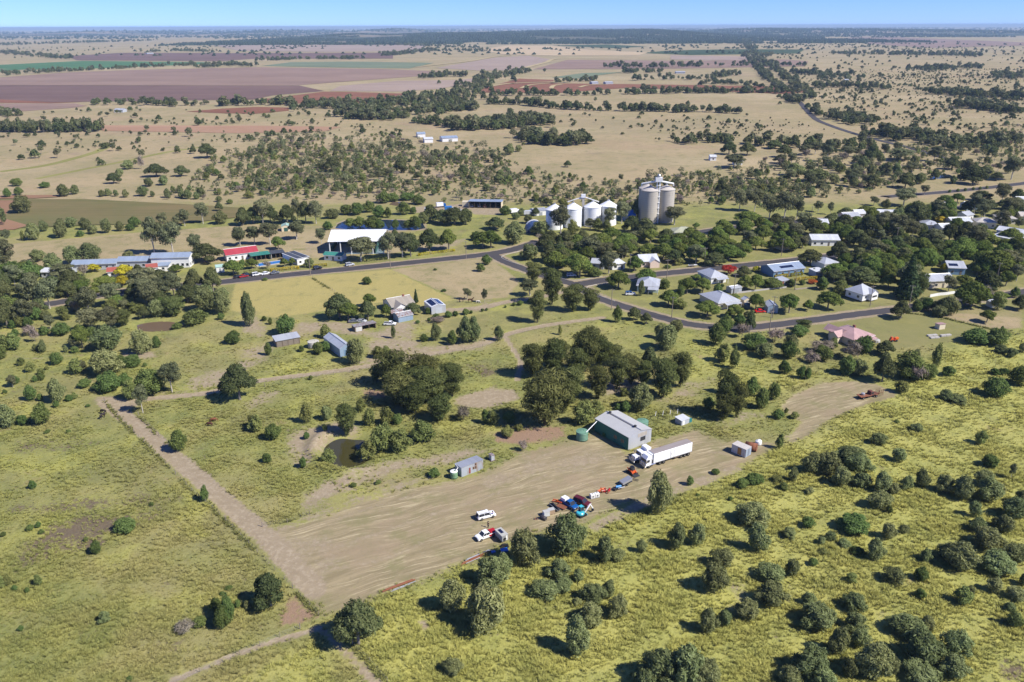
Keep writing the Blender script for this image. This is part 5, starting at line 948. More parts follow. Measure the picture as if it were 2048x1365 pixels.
# --- mini excavator
root = thing('mini_excavator', 'teal mini excavator with white boom at the edge of the long grass', 'excavator', GK('S2', 955, 1040), R(35))
MB().lathe([(.95, .62), (1.05, .75), (1.05, 1.15), (.9, 1.3)], 20, (-.35, 0, 0)).build('house', P_TEAL, root); MB().taper((-.3, .75, -.1, .85), (-.25, .6, -.02, .78), 1.2, 2.45).build('cab', GLASS, root); MB().box(-.32, .68, -.08, .86, 2.44, 2.54).build('cab_roof', P_TEAL, root)
for p_ in ((-.3, -.1), (.74, -.1), (.74, .84), (-.3, .84)): MB().tube((p_[0], p_[1], 1.2), (p_[0]*.85, p_[1]*.95, 2.46), .05, n=5).build('pillar', P_TEAL, root)
for s in (-1, 1): MB().prism([(-1.15, .2), (-.95, 0), (.95, 0), (1.15, .2), (.95, .5), (-.95, .5)], s*.7-.2, s*.7+.2).build('track', RUBBER, root)
MB().prism([(.7, .95), (.85, .85), (2.3, 2.25), (2.55, 2.6), (2.3, 2.7), (2.0, 2.45)], -.5, -.28).build('boom', P_WHITE, root); MB().prism([(2.35, 2.55), (2.6, 2.65), (3.5, 1.1), (3.3, 1.0)], -.48, -.3).build('stick', P_WHITE, root); MB().prism([(3.3, 1.1), (3.6, 1.0), (3.55, .45), (3.05, .35), (3.15, .75)], -.65, -.12).build('bucket', DKM, root); MB().box(1.15, 1.25, -.9, .9, .1, .5).build('blade', P_TEAL, root)
# --- small yard things
for lb, p in (('left of two white water cubes by the machinery row', (1160, 712)), ('right of two white water cubes by the machinery row', (1243, 692))):
    root = thing('water_cube', lb, 'tank', GK('S2', *p), R(18), 'white water cubes'); MB().box(-.6, .6, -.5, .5, .15, 1.2).build('bottle', TRIM, root, bevel=.06); MB().box(-.62, .62, -.52, .52, 0, .15).build('pallet', STEEL, root); MB().box(-.2, .2, -.53, -.49, .5, .8).build('label_plate', DKM, root); MB().lathe([(.15, 1.2), (.15, 1.27)], 10).build('lid', DKM, root)
    for x_ in (-.6, 0, .6):
        for y_ in (-.51, .51): MB().tube((x_, y_, .15), (x_, y_, 1.2), .02, n=4).build('cage_bar', STEEL, root)
for lb, p, m in (('pale grey mesh crate at the left end of the machinery row', (300, 1040), solid('pale_crate', (.52, .55, .56))), ('brown timber crate beside the pale grey mesh crate', (395, 1000), solid('brown_crate', (.34, .25, .17)))):
    root = thing('storage_crate', lb, 'crate', GK('S2', *p), R(20)); MB().box(-.75, .75, -.6, .6, .12, 1.3).build('box', m, root); MB().box(-.78, .78, -.63, .63, 1.3, 1.36).build('lid', solid('crate_lid', (.42, .42, .40)), root)
    for x_ in (-.7, 0, .7): MB().box(x_-.06, x_+.06, -.62, .62, 0, .12).build('skid', TIMBER, root)
def roll(label, k, p, rz, r, L_, m, name='steel_drum', cat='drum'):
    root = thing(name, label, cat, GK(k, *p), rz); q = MB(); q.tube((-L_/2, 0, r), (L_/2, 0, r), r, n=18); q.build('shell', m, root, True)
    for x_ in (-L_/2, -L_/6, L_/6, L_/2): MB().tube((x_-.03, 0, r), (x_+.03, 0, r), r*1.04, n=18).build('rib', m, root)
    return root
roll('dark rolled mesh lying in front of the crates', 'S2', (250, 1110), R(-35), .5, 1.5, solid('dark_mesh', (.06, .055, .06)), 'mesh_roll', 'roll')
root = thing('scrap_heap', 'small dark scrap heap left of the rolled mesh', 'scrap', GK('S2', 110, 1105), R(10))
for i in range(5): MB().taper((-.6+.25*i, -.2+.25*i, -.3, .25), (-.5+.25*i, -.25+.25*i, -.15, .1), .01, .2+.1*(i % 3)).build('scrap_piece', RUST if i % 2 else DKM, root)
root = thing('tandem_slasher', 'long black slasher parked left of the blue ute', 'slasher', GK('S2', 460, 905), heading('S2', (370, 830), (545, 985)))
MB().box(-1.9, 1.9, -.55, .55, .35, .6).build('deck', DKM, root, bevel=.05); MB().prism([(-1.9, .6), (-1.2, .95), (1.3, .9), (1.9, .6)], -.15, .15).build('spine', P_BLACK, root); MB().tube((-1.6, -.5, .62), (1.6, -.5, .62), .05, n=6).build('rail', STEEL, root)
for s in (-1, 1): wheel(root, -1.5, s*.62, .3, .2)
root = thing('tractor_implement', 'orange cultivator with rusty tines behind the black slasher', 'implement', GK('S2', 500, 830), R(-20))
MB().box(-1.3, 1.3, -.1, .1, .75, .9).build('toolbar', P_ORANGE, root); MB().box(-1.3, 1.3, .7, .9, .7, .85).build('toolbar', P_ORANGE, root)
for i in range(6):
    for y_ in (0, .8): MB().tube((-1.2+.48*i, y_, .8), (-1.2+.48*i, y_-.25, .05), .05, n=5).build('tine', RUST, root)
MB().prism([(-.4, .85), (.4, .85), (0, 1.5)], -.05, .05).build('hitch', P_ORANGE, root)
root = thing('timber_deck_trailer', 'rusty plank trailer between the slasher and the blue ute', 'trailer', GK('S2', 590, 900), R(-40)); 
for i in range(5): MB().box(-1.3, 1.3, -.75+.31*i, -.47+.31*i, .45, .52).build('plank', RUST, root)
MB().box(1.3, 2.3, -.06, .06, .38, .48).build('drawbar', DKM, root)
for s in (-1, 1): wheel(root, -.2, s*.9, .3, .2)
def disc_plough(label, k, p, rz, m, n=5, s_=1.0):
    root = thing('disc_plough', label, 'plough', GK(k, *p), rz); MB().tube((-1.2*s_, -.5, .7), (1.2*s_, .5, .7), .09, n=6).build('beam', m, root); MB().prism([(-.3, .7), (.3, .7), (0, 1.4)], -.05, .05).build('hitch', m, root)
    for i in range(n):
        f_ = i/(n-1)*2-1; q = MB(); q.lathe([(.02, -.1), (.32, 0), (.36, .04), (.3, .02)], 12); q.v = [(a, c_, b) for a, b, c_ in q.v]; o = q.build('disc', m if i % 2 else RUST, root); o.location = (1.1*s_*f_, .45*f_-.1, .36); MB().tube((1.1*s_*f_, .45*f_, .7), (1.1*s_*f_, .45*f_-.1, .36), .04, n=5).build('stem', m, root)
disc_plough('bright orange disc plough behind the white water cubes', 'S2', (1320, 590), R(15), P_ORANGE); disc_plough('dull red disc plough in the weeds right of the orange one', 'S2', (1400, 605), R(-5), P_RED, 4, .8); disc_plough('small red plough at the end of the plough row', 'S2', (1470, 600), R(30), P_RED, 3, .6)
root = thing('sprayer_frame', 'blue sprayer frame with dark wheels beside the grey tipper', 'implement', GK('S2', 1640, 555), R(15)); MB().box(-1.4, 1.4, -.35, .35, .5, .7).build('frame', DKM, root); MB().tube((-.7, 0, .95), (.8, 0, .95), .32, n=14).build('spray_tank', paint('sky_paint', (.05, .25, .55)), root); MB().tube((-.2, -.6, .8), (1.6, -.5, .9), .06, n=6).build('boom', P_WHITE, root)
for s in (-1, 1): wheel(root, -1.0, s*.55, .36, .22)
root = thing('tipper_trailer', 'grey tipper trailer with its tray raised near the skid steer', 'trailer', GK('S2', 1780, 460), R(28)); MB().box(-1.7, 1.9, -.4, .4, .5, .65).build('chassis', DKM, root)
tr = MB().prism([(-1.5, .75), (-1.4, .65), (1.5, 1.35), (1.5, 1.9), (1.4, 1.95), (-1.55, 1.2)], -.85, .85).build('tray', STEEL, root); MB().tube((.2, 0, .6), (.9, 0, 1.2), .07, n=6).build('ram', CHROME, root)
for s in (-1, 1): wheel(root, -.9, s*.75, .38, .24); wheel(root, -.1, s*.75, .38, .24)
root = thing('loader_forks', 'pair of dark loader forks lying beside the skid steer bucket', 'forks', GK('S2', 1950, 375), R(-28))
for y_ in (-.3, .3): MB().box(-1.0, 1.0, y_-.08, y_+.08, .03, .12).build('fork', DKM, root)
MB().box(-1.05, -.95, -.5, .5, .03, .6).build('back_frame', DKM, root)
def pipes(label, k, a, b, specs, name='pipe_stack'):
    pa, pb = GK(k, *a), GK(k, *b); d = pb-pa; L_ = d.length; root = thing(name, label, 'pipes', (pa+pb)/2, math.atan2(d.y, d.x))
    for i, (x0_, x1_, y_, z_, r_, m) in enumerate(specs): MB().tube((-L_/2+L_*x0_, y_, z_), (-L_/2+L_*x1_, y_+.15, z_), r_, n=8).build('pipe', m, root)
    for f_ in (.2, .5, .8): MB().box(-L_/2+L_*f_-.08, -L_/2+L_*f_+.08, -.7, .9, .0, .1).build('bearer', TIMBER, root)
    return root
pipes('long stack of rusty and silver pipes behind the grey camper', 'S4', (190, 1270), (810, 1015), [(0, .9, -.4, .2, .1, RUST), (.05, 1, -.15, .2, .1, RUST), (.2, 1, .35, .22, .12, STEEL), (.1, .95, .1, .2, .1, RUST), (.25, .98, .6, .22, .1, STEEL), (.15, .6, -.6, .2, .09, STEEL), (.3, .9, 0, .42, .1, RUST)])
pipes('short row of rusty steel beams at the grass edge of the yard', 'R6', (465, 862), (650, 796), [(0, 1, .1, .3, .16, RUST), (.1, .95, .5, .25, .12, RUST), (.3, 1, -.4, .2, .09, STEEL), (.2, .8, -.7, .2, .08, STEEL)])
for lb, p, s_ in (('bright blue plastic bin in the shade behind the camper', (1060, 1035), 1.0), ('small blue bin at the end of the pipe stack', (845, 1045), .6)):
    root = thing('plastic_bin', lb, 'bin', GK('S4', *p), R(20)); MB().taper((-.7*s_, .7*s_, -.5*s_, .5*s_), (-.8*s_, .8*s_, -.6*s_, .6*s_), 0.02, .9*s_).build('tub', paint('bin_blue', (.02, .16, .50)), root, bevel=.03); MB().box(-.84*s_, .84*s_, -.64*s_, .64*s_, .88*s_, .96*s_).build('lid', paint('bin_blue', (.02, .16, .50)), root)
root = thing('quad_bike', 'black quad bike in shadow behind the camper trailer', 'quad bike', GK('S4', 1075, 925), R(15)); MB().taper((-.8, .8, -.35, .35), (-.7, .6, -.2, .2), .4, .85).build('body', P_BLACK, root, bevel=.04); MB().box(-.6, .2, -.18, .18, .84, .95).build('seat', RUBBER, root); MB().tube((.45, -.4, 1.05), (.45, .4, 1.05), .03, n=6).build('handlebar', DKM, root)
for s in (-1, 1):
    for x_ in (-.6, .6): wheel(root, x_, s*.45, .3, .25)
# --- container, tank wrecks and the old truck
ctr, rz, L, D = frame3('S5', (462, 700), (522, 668), (315, 640)); root = thing('shipping_container', 'weathered pale container with rusty patch at the yard edge', 'container', ctr, rz)
MB().box(-L/2, L/2, -D/2, D/2, .1, 2.6).build('box_body', corrugated('container_side', (.52, .53, .55), .28, axis='y', rust=.45, metal=.1), root); MB().box(-L/2-.03, L/2+.03, -D/2-.03, D/2+.03, 2.58, 2.68).build('roof', solid('container_roof', (.50, .47, .43), .7, var=.2, dirt=.4), root); MB().box(-L/2-.05, -L/2+.01, -D/2+1.4, -D/2+2.6, .3, 2.4).build('rusty_panel', solid('ochre_rust', (.38, .20, .06), .9, var=.3), root)
for s in (-1, 1): d_ = MB().box(s*L/4-L/4+.05, s*L/4+L/4-.05, -D/2-.05, -D/2+.01, .2, 2.5).build('door', solid('container_door', (.30, .35, .42), .7, var=.3), root); MB().tube((s*.3, -D/2-.08, .25), (s*.3, -D/2-.08, 2.45), .03, n=5).build('lock_bar', STEEL, d_)
roll('rusty cylindrical fuel tank behind the container', 'S5', (520, 615), R(-28), 1.15, 3.2, RUST, 'fuel_tank', 'tank')
tank('white domed tank behind the rusty fuel tank', 'S5', (597, 560), .9, 1.1, TRIM, cone=.5)
root = thing('old_truck', 'derelict red brown farm truck on the mown clearing', 'truck', GK('S5', 1735, 75), heading('S5', (1640, 95), (1850, 60)))
MB().box(-4.2, 3.6, -.4, .4, .7, .95).build('chassis', RUST, root); MB().box(-4.4, -.2, -1.15, 1.15, .95, 1.15).build('tray', RUST, root); MB().taper((-.6, 1.0, -.95, .95), (-.4, .7, -.8, .8), .9, 2.3).build('cab', solid('old_red', (.13, .042, .032), .85, var=.35, dirt=.5), root, bevel=.06); MB().taper((1.0, 2.6, -.7, .7), (1.0, 2.4, -.6, .6), .9, 1.5).build('bonnet', solid('old_red', (.13, .042, .032), .85, var=.35, dirt=.5), root, bevel=.05)
MB().box(-.1, .6, -.97, .97, 1.6, 2.1).build('side_window', GLASS, root); MB().lathe([(.6, 1.15), (.6, 1.7), (.4, 1.8)], 14, (-2.6, .2, 0)).build('drum', STEEL, root)
for s in (-1, 1):
    for x_ in (-3.2, 1.9): wheel(root, x_, s*.85, .48, .3)
    MB().box(1.4, 2.4, s*.85-.2, s*.85+.2, .95, 1.1).build('mudguard', RUST, root)
for i in range(6): MB().tube((2.8+.35*i, -.9, .4), (2.9+.35*i, -.7+.2*(i % 2), 2.4), .05, n=5).build('crane_frame', RUST, root); MB().tube((2.8+.35*i, .9, .4), (2.9+.35*i, .7, 2.2), .05, n=5).build('crane_frame', RUST, root)
MB().tube((2.6, -.8, 1.6), (4.8, -.7, 1.5), .06, n=5).build('crane_rail', RUST, root)
root = thing('hay_rake', 'bright orange farm machine on the lawn right of the pink roofed house', 'machine', GK('S7', 1070, 900), R(10))
MB().box(-1.6, 1.6, -.5, .5, .5, .9).build('frame', P_ORANGE, root, bevel=.04); MB().taper((-1.4, -.3, -.6, .6), (-1.1, -.6, -.4, .4), .9, 1.9).build('hopper', P_ORANGE, root); MB().prism([(.2, .9), (1.6, .9), (1.9, 1.6), (.6, 1.4)], -.6, .6).build('cover', paint('bright_orange', (.75, .17, .02)), root); MB().box(-.2, .5, -.62, .62, .6, 1.0).build('red_guard', P_RED, root)
for s in (-1, 1): wheel(root, -.9, s*.7, .4, .3); wheel(root, 1.0, s*.7, .4, .3)
# --- cars in the streets and at the homestead
car('white ute parked on the dirt beside the tin workshop', GK('S6', 1385, 392), R(-5), 'ute', L=5.0)
car('dark car wreck under the shade trees at the homestead', GK('S6', 985, 358), R(10), 'sedan', P_GREY, L=4.5); car('pale car wreck under the shade trees behind the shelter', GK('S6', 1065, 358), R(-10), 'sedan', P_SILVER, L=4.4)
SC = 'cars angle parked along the main street'
for lb, p, st, m in (('black car at the left end of the street parking row', (305, 516), 'sedan', P_BLACK), ('red car between two black cars on the street', (363, 512), 'sedan', P_RED), ('black car just right of the red street car', (405, 503), 'suv', P_BLACK), ('white car fourth from left in the street row', (503, 494), 'suv', P_WHITE), ('white car fifth from left in the street row', (600, 482), 'sedan', P_WHITE), ('dark grey car at the right end of the street row', (700, 474), 'sedan', P_GREY), ('lone black car on the street below the kiosk', (1160, 425), 'suv', P_BLACK), ('silver car parked under the big arena gum', (1507, 388), 'suv', P_SILVER)):
    car(lb, GK('U2', *p), R(35 if st == 'suv' else 38), st, m, group=SC, L=4.5)
car('white and blue car on the lawn of the corner house', GK('U4', 685, 628), R(4), 'suv', P_WHITE, top=P_BLUE, L=4.6); car('white car parked under the street corner trees', GK('U4', 15, 418), R(4), 'suv', P_WHITE, L=4.6)
car('bright red car in front of the blue grey garage', GK('U5', 483, 995), R(3), 'sedan', paint('bright_red', (.62, .01, .01)), L=4.4)
def box_truck(label, p, rz, cabm, boxm):
    root = thing('box_truck', label, 'truck', GK('U3', *p), rz); MB().box(-3.2, 1.6, -.4, .4, .6, .85).build('chassis', DKM, root); MB().taper((1.6, 3.3, -1.05, 1.05), (1.6, 3.0, -.95, .95), .6, 2.5).build('cab', cabm, root, bevel=.05); MB().box(3.05, 3.2, -.85, .85, 1.5, 2.2).build('windscreen', GLASS, root); MB().box(-3.3, 1.4, -1.15, 1.15, .9, 3.2).build('box_body', boxm, root, bevel=.04)
    for s in (-1, 1): wheel(root, 2.4, s*.9, .45, .28); wheel(root, -2.2, s*.9, .45, .28)
for a in (('white box truck at the left of the depot yard', (285, 335), R(5), P_WHITE, P_WHITE), ('white truck with blue cab behind the dam trees', (455, 255), R(20), P_BLUE, P_WHITE), ('blue tarped truck in front of the depot shed', (580, 310), R(10), P_WHITE, paint('tarp_blue', (.03, .16, .45))), ('pale truck right of the blue tarped one', (690, 345), R(15), P_SILVER, P_WHITE), ('white truck in the scrub between depot and silos', (1530, 345), R(30), P_WHITE, P_WHITE), ('white truck half hidden left of the white silos', (1735, 375), R(10), P_WHITE, P_SILVER)): box_truck(*a)
for lb, p, m in (('white ute parked in the left bay of the depot shed', (900, 262), P_WHITE), ('orange loader truck in the middle bay of the depot shed', (1095, 268), P_ORANGE), ('white ute in the centre bay of the depot shed', (1010, 264), P_SILVER)): car(lb, GK('U3', *p)+Vector((0, 2.5, 0)), R(-85), 'ute', m, L=4.8)
c = GK('U4', 1395, 305); root = thing('boat', 'small white boat on a trailer by the branch street', 'boat', c, R(5)); q = MB(); q.add([(-2.2, -.8, .9), (1.2, -.8, .95), (2.5, 0, 1.1), (1.2, .8, .95), (-2.2, .8, .9), (-2.1, -.45, .45), (1.1, -.3, .45), (2.0, 0, .6), (1.1, .3, .45), (-2.1, .45, .45)], [(0, 1, 6, 5), (1, 2, 7, 6), (2, 3, 8, 7), (3, 4, 9, 8), (4, 0, 5, 9), (5, 6, 7, 8, 9), (0, 4, 3, 2, 1)]); q.build('hull', P_WHITE, root); MB().box(-1.8, .6, -.6, .6, .92, 1.0).build('seat', P_GREY, root); MB().box(-2.0, 2.6, -.05, .05, .3, .42).build('trailer_frame', STEEL, root)
for s in (-1, 1): wheel(root, -.8, s*.75, .3, .2)

# ------------------------------------------------------------ power poles and fences
POLEW = solid('pole_timber', (.24, .20, .16), .9, var=.25); 
POLES = [('U4', (470, 800), 'at the bend above the two round roadside trees'), ('U4', (1156, 895), 'short one beside the side street verge'), ('U4', (1100, 440), 'opposite the peach house'), ('U4', (680, 370), 'left of the peach house'), ('U4', (1526, 295), 'right of the small white boat'), ('U5', (897, 725), 'at the end of the low stone wall'), ('U5', (738, 320), 'in front of the red tiled house'), ('U5', (1805, 925), 'in front of the white house on stumps'), ('U5', (632, 1060), 'right of the bright red car'), ('U5', (165, 770), 'beside the low grey garden shed'), ('B', (578, 1112), 'at the paddock corner on the main street'), ('B', (1233, 1057), 'on the paddock side below the arena'), ('B', (1853, 975), 'near the street junction'), ('R4', (330, 362), 'in the thicket below the side street'), ('U7', (522, 882), 'behind the round tree at the street end'), ('U7', (1677, 562), 'in the garden trees at far right'), ('U6', (538, 637), 'on the bare lot in town'), ('U6', (922, 576), 'among the gums in mid town'), ('U8', (630, 442), 'on the upper street verge'), ('R2', (620, 1140+200), 'x')]
pole0 = None
for k, p, wh in POLES[:-1]:
    lb = 'timber power pole '+wh; c = GK(k, *p); rz = R(random.uniform(-25, 25))
    if pole0 is None:
        pole0 = thing('power_pole', lb, 'power pole', c, rz, 'timber power poles'); MB().tube((0, 0, 0), (0, 0, 9.5), .17, .12, 8).build('post', POLEW, pole0); a_ = MB().box(-1.15, 1.15, -.06, .06, 8.9, 9.05).build('crossarm', POLEW, pole0)
        for x_ in (-1.0, -.4, .4, 1.0): MB().tube((x_, 0, 9.05), (x_, 0, 9.25), .05, n=6).build('insulator', LAMP, a_)
    else: dup(pole0, c, rz, lb)
def fence(label, pts, gap=3.6, h_=1.25, m=None, post=.06, wires=4):
    q = [G(*p) for p in pts]; root = thing('wire_fence', label, 'fence', q[0]); m = m or POLEW; po = None; ln = []
    for a, b in zip(q, q[1:]):
        n = max(1, int((b-a).length/gap)); ln += [a+(b-a)*i/n for i in range(n)]
    ln.append(q[-1])
    for i, p in enumerate(ln):
        if po is None: po = MB().tube((0, 0, -.1), (0, 0, h_), post, post*.9, 6).build('post', m, root); o = po
        else: o = po.copy(); COL.objects.link(o); o.parent = root
        o.location = p-q[0]; o.rotation_euler = (random.uniform(-.05, .05), random.uniform(-.05, .05), 0); o.scale = (1, 1, random.uniform(.85, 1.1)) if i % 8 else (1.8, 1.8, 1.15)
    mb = MB()
    for w_ in range(wires):
        z = .25+w_*(h_-.35)/(wires-1)
        for a, b in zip(ln, ln[1:]): mb.tube(a-q[0]+Vector((0, 0, z)), b-q[0]+Vector((0, 0, z)), .008, n=3, caps=False)
    mb.build('wire', STEEL, root); return root
fence('wire fence along the left side of the long dirt track', [(209, 803), (268, 867), (321, 918), (384, 983), (426, 1018), (466, 1057), (515, 1106), (569, 1160), (638, 1232)])
fence('wire fence along the right side of the upper dirt track', [(277, 832), (318, 872), (338, 890)], 4)
fence('wire fence dividing the golden paddock from the street', [(625, 556), (660, 578), (690, 600)], 3)
fence('wire fence along the far side of the mown yard', [(525, 1054), (575, 1046), (620, 1030)], 4)
fence('wire fence running right from the lawn of the pink roofed house', [(1885, 635), (1935, 648), (1985, 659), (2060, 676)], 4)
fence('wire fence following the track above the she-oak grove', [(530, 774), (600, 760), (700, 746), (800, 730), (930, 702), (1000, 688)], 5)
fence('wire fence beside the overgrown lower track', [(600, 1258), (560, 1275), (480, 1310), (400, 1345), (340, 1370)], 4)
fence('wire fence running down from the foreground corner tree', [(705, 1290), (740, 1325), (775, 1365)], 4)

# ------------------------------------------------------------ people and animals
def skinned(name, verts, edges, radii, m, parent=None, root=0, sub=2):
    me = bpy.data.meshes.new(name); me.from_pydata(verts, edges, []); o = bpy.data.objects.new(name, me); COL.objects.link(o)
    bm = bmesh.new(); bm.from_mesh(me); lay = bm.verts.layers.skin.verify(); bm.verts.ensure_lookup_table()
    for i, v in enumerate(bm.verts):
        r = radii[i]; v[lay].radius = (r, r) if not isinstance(r, tuple) else r; v[lay].use_root = (i == root)
    bm.to_mesh(me); bm.free()
    o.modifiers.new('skin', 'SKIN').use_smooth_shade = True; s = o.modifiers.new('sub', 'SUBSURF'); s.levels = sub; s.render_levels = sub
    me.materials.append(m)
    if parent: o.parent = parent
    return o
SKIN = solid('skin', (.42, .24, .16), .6)
def person(label, c, rz, shirt, pants, lean=0.0, skin_legs=True):
    root = thing('person', label, 'person', c, rz); f = lean
    V = [(0, 0, .95), (f*.3, 0, 1.2), (f*.55, 0, 1.42), (f*.62, 0, 1.52), (f*.7, 0, 1.64), (f*.72, 0, 1.74),
         (0, .10, .88), (.06, .12, .48), (-.02, .12, .08), (.14, .12, .04), (0, -.10, .88), (.0, -.12, .48), (-.06, -.12, .08), (.10, -.12, .04),
         (f*.52, .19, 1.38), (f*.5+.04, .25, 1.12), (f*.5+.18, .22, .92), (f*.52, -.19, 1.38), (f*.5+.06, -.25, 1.12), (f*.5+.24, -.2, .98)]
    E = [(0, 1), (1, 2), (2, 3), (3, 4), (4, 5), (0, 6), (6, 7), (7, 8), (8, 9), (0, 10), (10, 11), (11, 12), (12, 13), (2, 14), (14, 15), (15, 16), (2, 17), (17, 18), (18, 19)]
    Rr = [(.16, .12), (.15, .11), (.16, .12), .06, .095, .07, .10, .065, .045, .04, .10, .065, .045, .04, .07, .05, .04, .07, .05, .04]
    skinned('body', V, E, Rr, SKIN, root, sub=1)
    skinned('shirt', [(0, 0, .93), (f*.3, 0, 1.18), (f*.55, 0, 1.40), (f*.52, .2, 1.38), (f*.5+.03, .25, 1.2), (f*.52, -.2, 1.38), (f*.5+.04, -.25, 1.2)], [(0, 1), (1, 2), (2, 3), (3, 4), (2, 5), (5, 6)], [(.19, .14), (.18, .13), (.18, .13), .09, .075, .09, .075], shirt, root, sub=1)
    skinned('trousers', [(0, 0, .95), (0, .10, .86), (.055, .12, .5), (-.02, .12, .14), (0, -.10, .86), (.0, -.12, .5), (-.06, -.12, .14)] , [(0, 1), (1, 2), (2, 3), (0, 4), (4, 5), (5, 6)], [(.18, .14), .125, .085, .075, .125, .085, .075], pants, root, sub=1)
    MB().lathe([(.2, 1.73), (.2, 1.745), (.11, 1.76), (.1, 1.86), (.05, 1.88)], 14, (f*.71, 0, 0)).build('hat', pants, root)
    return root
person('person in a blue shirt leaning at the front of the white wagon', GK('S4', 835, 345), R(140), solid('blue_shirt', (.02, .06, .42), .8), solid('navy_trousers', (.02, .025, .06), .9), .12)
person('person in dark clothes standing between the wagon and the ute', GK('S4', 745, 545), R(60), solid('dark_shirt', (.04, .045, .045), .8), solid('dark_shorts', (.05, .05, .045), .9), .05)
def beast(name, cat, label, c, rz, m, s=1.0, graze=True, horse=False):
    root = thing(name, label, cat, c, rz); g = graze; n = 1.25 if horse else 1.0
    nk = [(.95, 0, .95*n), (1.25, 0, .55)] if g else [(1.0, 0, 1.35*n), (1.15, 0, 1.6*n)]; hd = (1.5, 0, .2) if g else (1.5, 0, 1.5*n)
    V = [(-.75, 0, 1.05*n), (-.2, 0, 1.0*n), (.45, 0, 1.05*n), (.72, 0, 1.08*n), nk[0], nk[1], hd,
         (-.72, .2, .85*n), (-.62, .22, .62*n), (-.82, .22, .4*n), (-.74, .22, .04), (-.72, -.2, .85*n), (-.55, -.22, .62*n), (-.74, -.22, .4*n), (-.66, -.22, .04),
         (.55, .18, .8*n), (.6, .2, .42*n), (.58, .2, .04), (.55, -.18, .8*n), (.5, -.2, .42*n), (.46, -.2, .04), (-.95, 0, 1.05*n), (-1.05, 0, .6*n)]
    E = [(0, 1), (1, 2), (2, 3), (3, 4), (4, 5), (5, 6), (0, 7), (7, 8), (8, 9), (9, 10), (0, 11), (11, 12), (12, 13), (13, 14), (2, 15), (15, 16), (16, 17), (2, 18), (18, 19), (19, 20), (0, 21), (21, 22)]
    b = .8 if horse else 1.0; Rr = [.30*b, (.36*b, .38*b), .34*b, .28*b, .17, .14, .09, .18, .12, .07, .06, .18, .12, .07, .06, .15, .08, .06, .15, .08, .06, .06, .04]
    skinned('body', V, E, Rr, m, root, sub=1); e = Vector(hd)
    for q in (-1, 1): MB().tube((nk[1][0]+.05, q*.12, nk[1][2]+.1), (nk[1][0], q*.24, nk[1][2]+.18), .05, .01, 5).build('ear', m, root)
    root.scale = (s, s, s); return root
BAY = solid('bay_coat', (.20, .07, .03), .7); BLK = solid('black_coat', (.03, .02, .018), .7); DKB = solid('dark_brown_coat', (.07, .02, .012), .7); WHC = solid('white_coat', (.6, .56, .5), .8)
beast('cow', 'cow', 'orange brown cow grazing in the yellow grass left of centre', GK('R1', 1708, 1055), R(8), BAY); beast('cow', 'cow', 'dark brown cow grazing just below the orange brown cow', GK('R1', 1680, 1090), R(175), DKB)
beast('horse', 'horse', 'upper of two black horses at the corner of the track', GK('R1', 832, 995), R(160), BLK, 1.1, True, True); beast('horse', 'horse', 'lower of two black horses at the corner of the track', GK('R1', 825, 1028), R(70), BLK, 1.1, False, True)
beast('horse', 'horse', 'dark horse left of the small tree beside the driveway', GK('R2', 1815, 185), R(5), BLK, 1.2, False, True); beast('horse', 'horse', 'brown horse right of the small tree beside the driveway', GK('R2', 1888, 187), R(-8), DKB, 1.2, False, True); beast('horse', 'horse', 'white pony lying out right of the brown horse', GK('R2', 1948, 193), R(3), WHC, .9, True, True)
# ------------------------------------------------------------ foliage
def leaf_mat(name, dark, light, var=.55, trans=.30):
    t = NT(name); oi = t.n('ShaderNodeObjectInfo'); ge = t.n('ShaderNodeNewGeometry')
    c = t.mix(ge.outputs['Random Per Island'], dark, light)
    hv = t.n('ShaderNodeHueSaturation'); t.l(c, hv.inputs['Color'])
    t.l(t.math('ADD', 1-var/2, t.math('MULTIPLY', oi.outputs['Random'], var)), hv.inputs['Value'])
    wnz = t.n('ShaderNodeTexWhiteNoise', noise_dimensions='1D'); t.l(oi.outputs['Random'], wnz.inputs[1])
    t.l(t.math('ADD', .474, t.math('MULTIPLY', wnz.outputs[0], .044)), hv.inputs['Hue'])
    d = t.n('ShaderNodeBsdfDiffuse'); t.l(hv.outputs[0], d.inputs[0]); tr = t.n('ShaderNodeBsdfTranslucent'); t.l(hv.outputs[0], tr.inputs[0])
    mx = t.n('ShaderNodeMixShader'); mx.inputs[0].default_value = trans; t.l(d.outputs[0], mx.inputs[1]); t.l(tr.outputs[0], mx.inputs[2]); t.l(mx.outputs[0], t.out.inputs[0]); return t.m
LM = {'g': leaf_mat('gum_leaves', (0.098, 0.109, 0.051), (0.247, 0.259, 0.136)), 's': leaf_mat('she_oak_needles', (0.063, 0.078, 0.026), (0.172, 0.191, 0.067)), 'b': leaf_mat('grey_wattle_leaves', (0.101, 0.124, 0.045), (0.304, 0.337, 0.146)),
      'v': leaf_mat('green_shrub_leaves', (0.067, 0.109, 0.030), (0.190, 0.247, 0.078)), 't': leaf_mat('shade_tree_leaves', (0.071, 0.109, 0.025), (0.218, 0.276, 0.071)), 'm': leaf_mat('dark_tree_leaves', (0.057, 0.076, 0.030), (0.172, 0.193, 0.081)),
      'l': leaf_mat('light_shrub_leaves', (0.121, 0.147, 0.048), (0.284, 0.310, 0.103)), 'd': leaf_mat('dry_twigs', (0.172, 0.141, 0.107), (0.345, 0.293, 0.233), trans=.05), 'c': leaf_mat('conifer_needles', (0.038, 0.069, 0.031), (0.103, 0.147, 0.062)),
      'o': leaf_mat('scarlet_flowers', (0.345, 0.078, 0.025), (0.655, 0.172, 0.069)), 'y': leaf_mat('golden_leaves', (0.276, 0.259, 0.025), (0.621, 0.535, 0.052))}
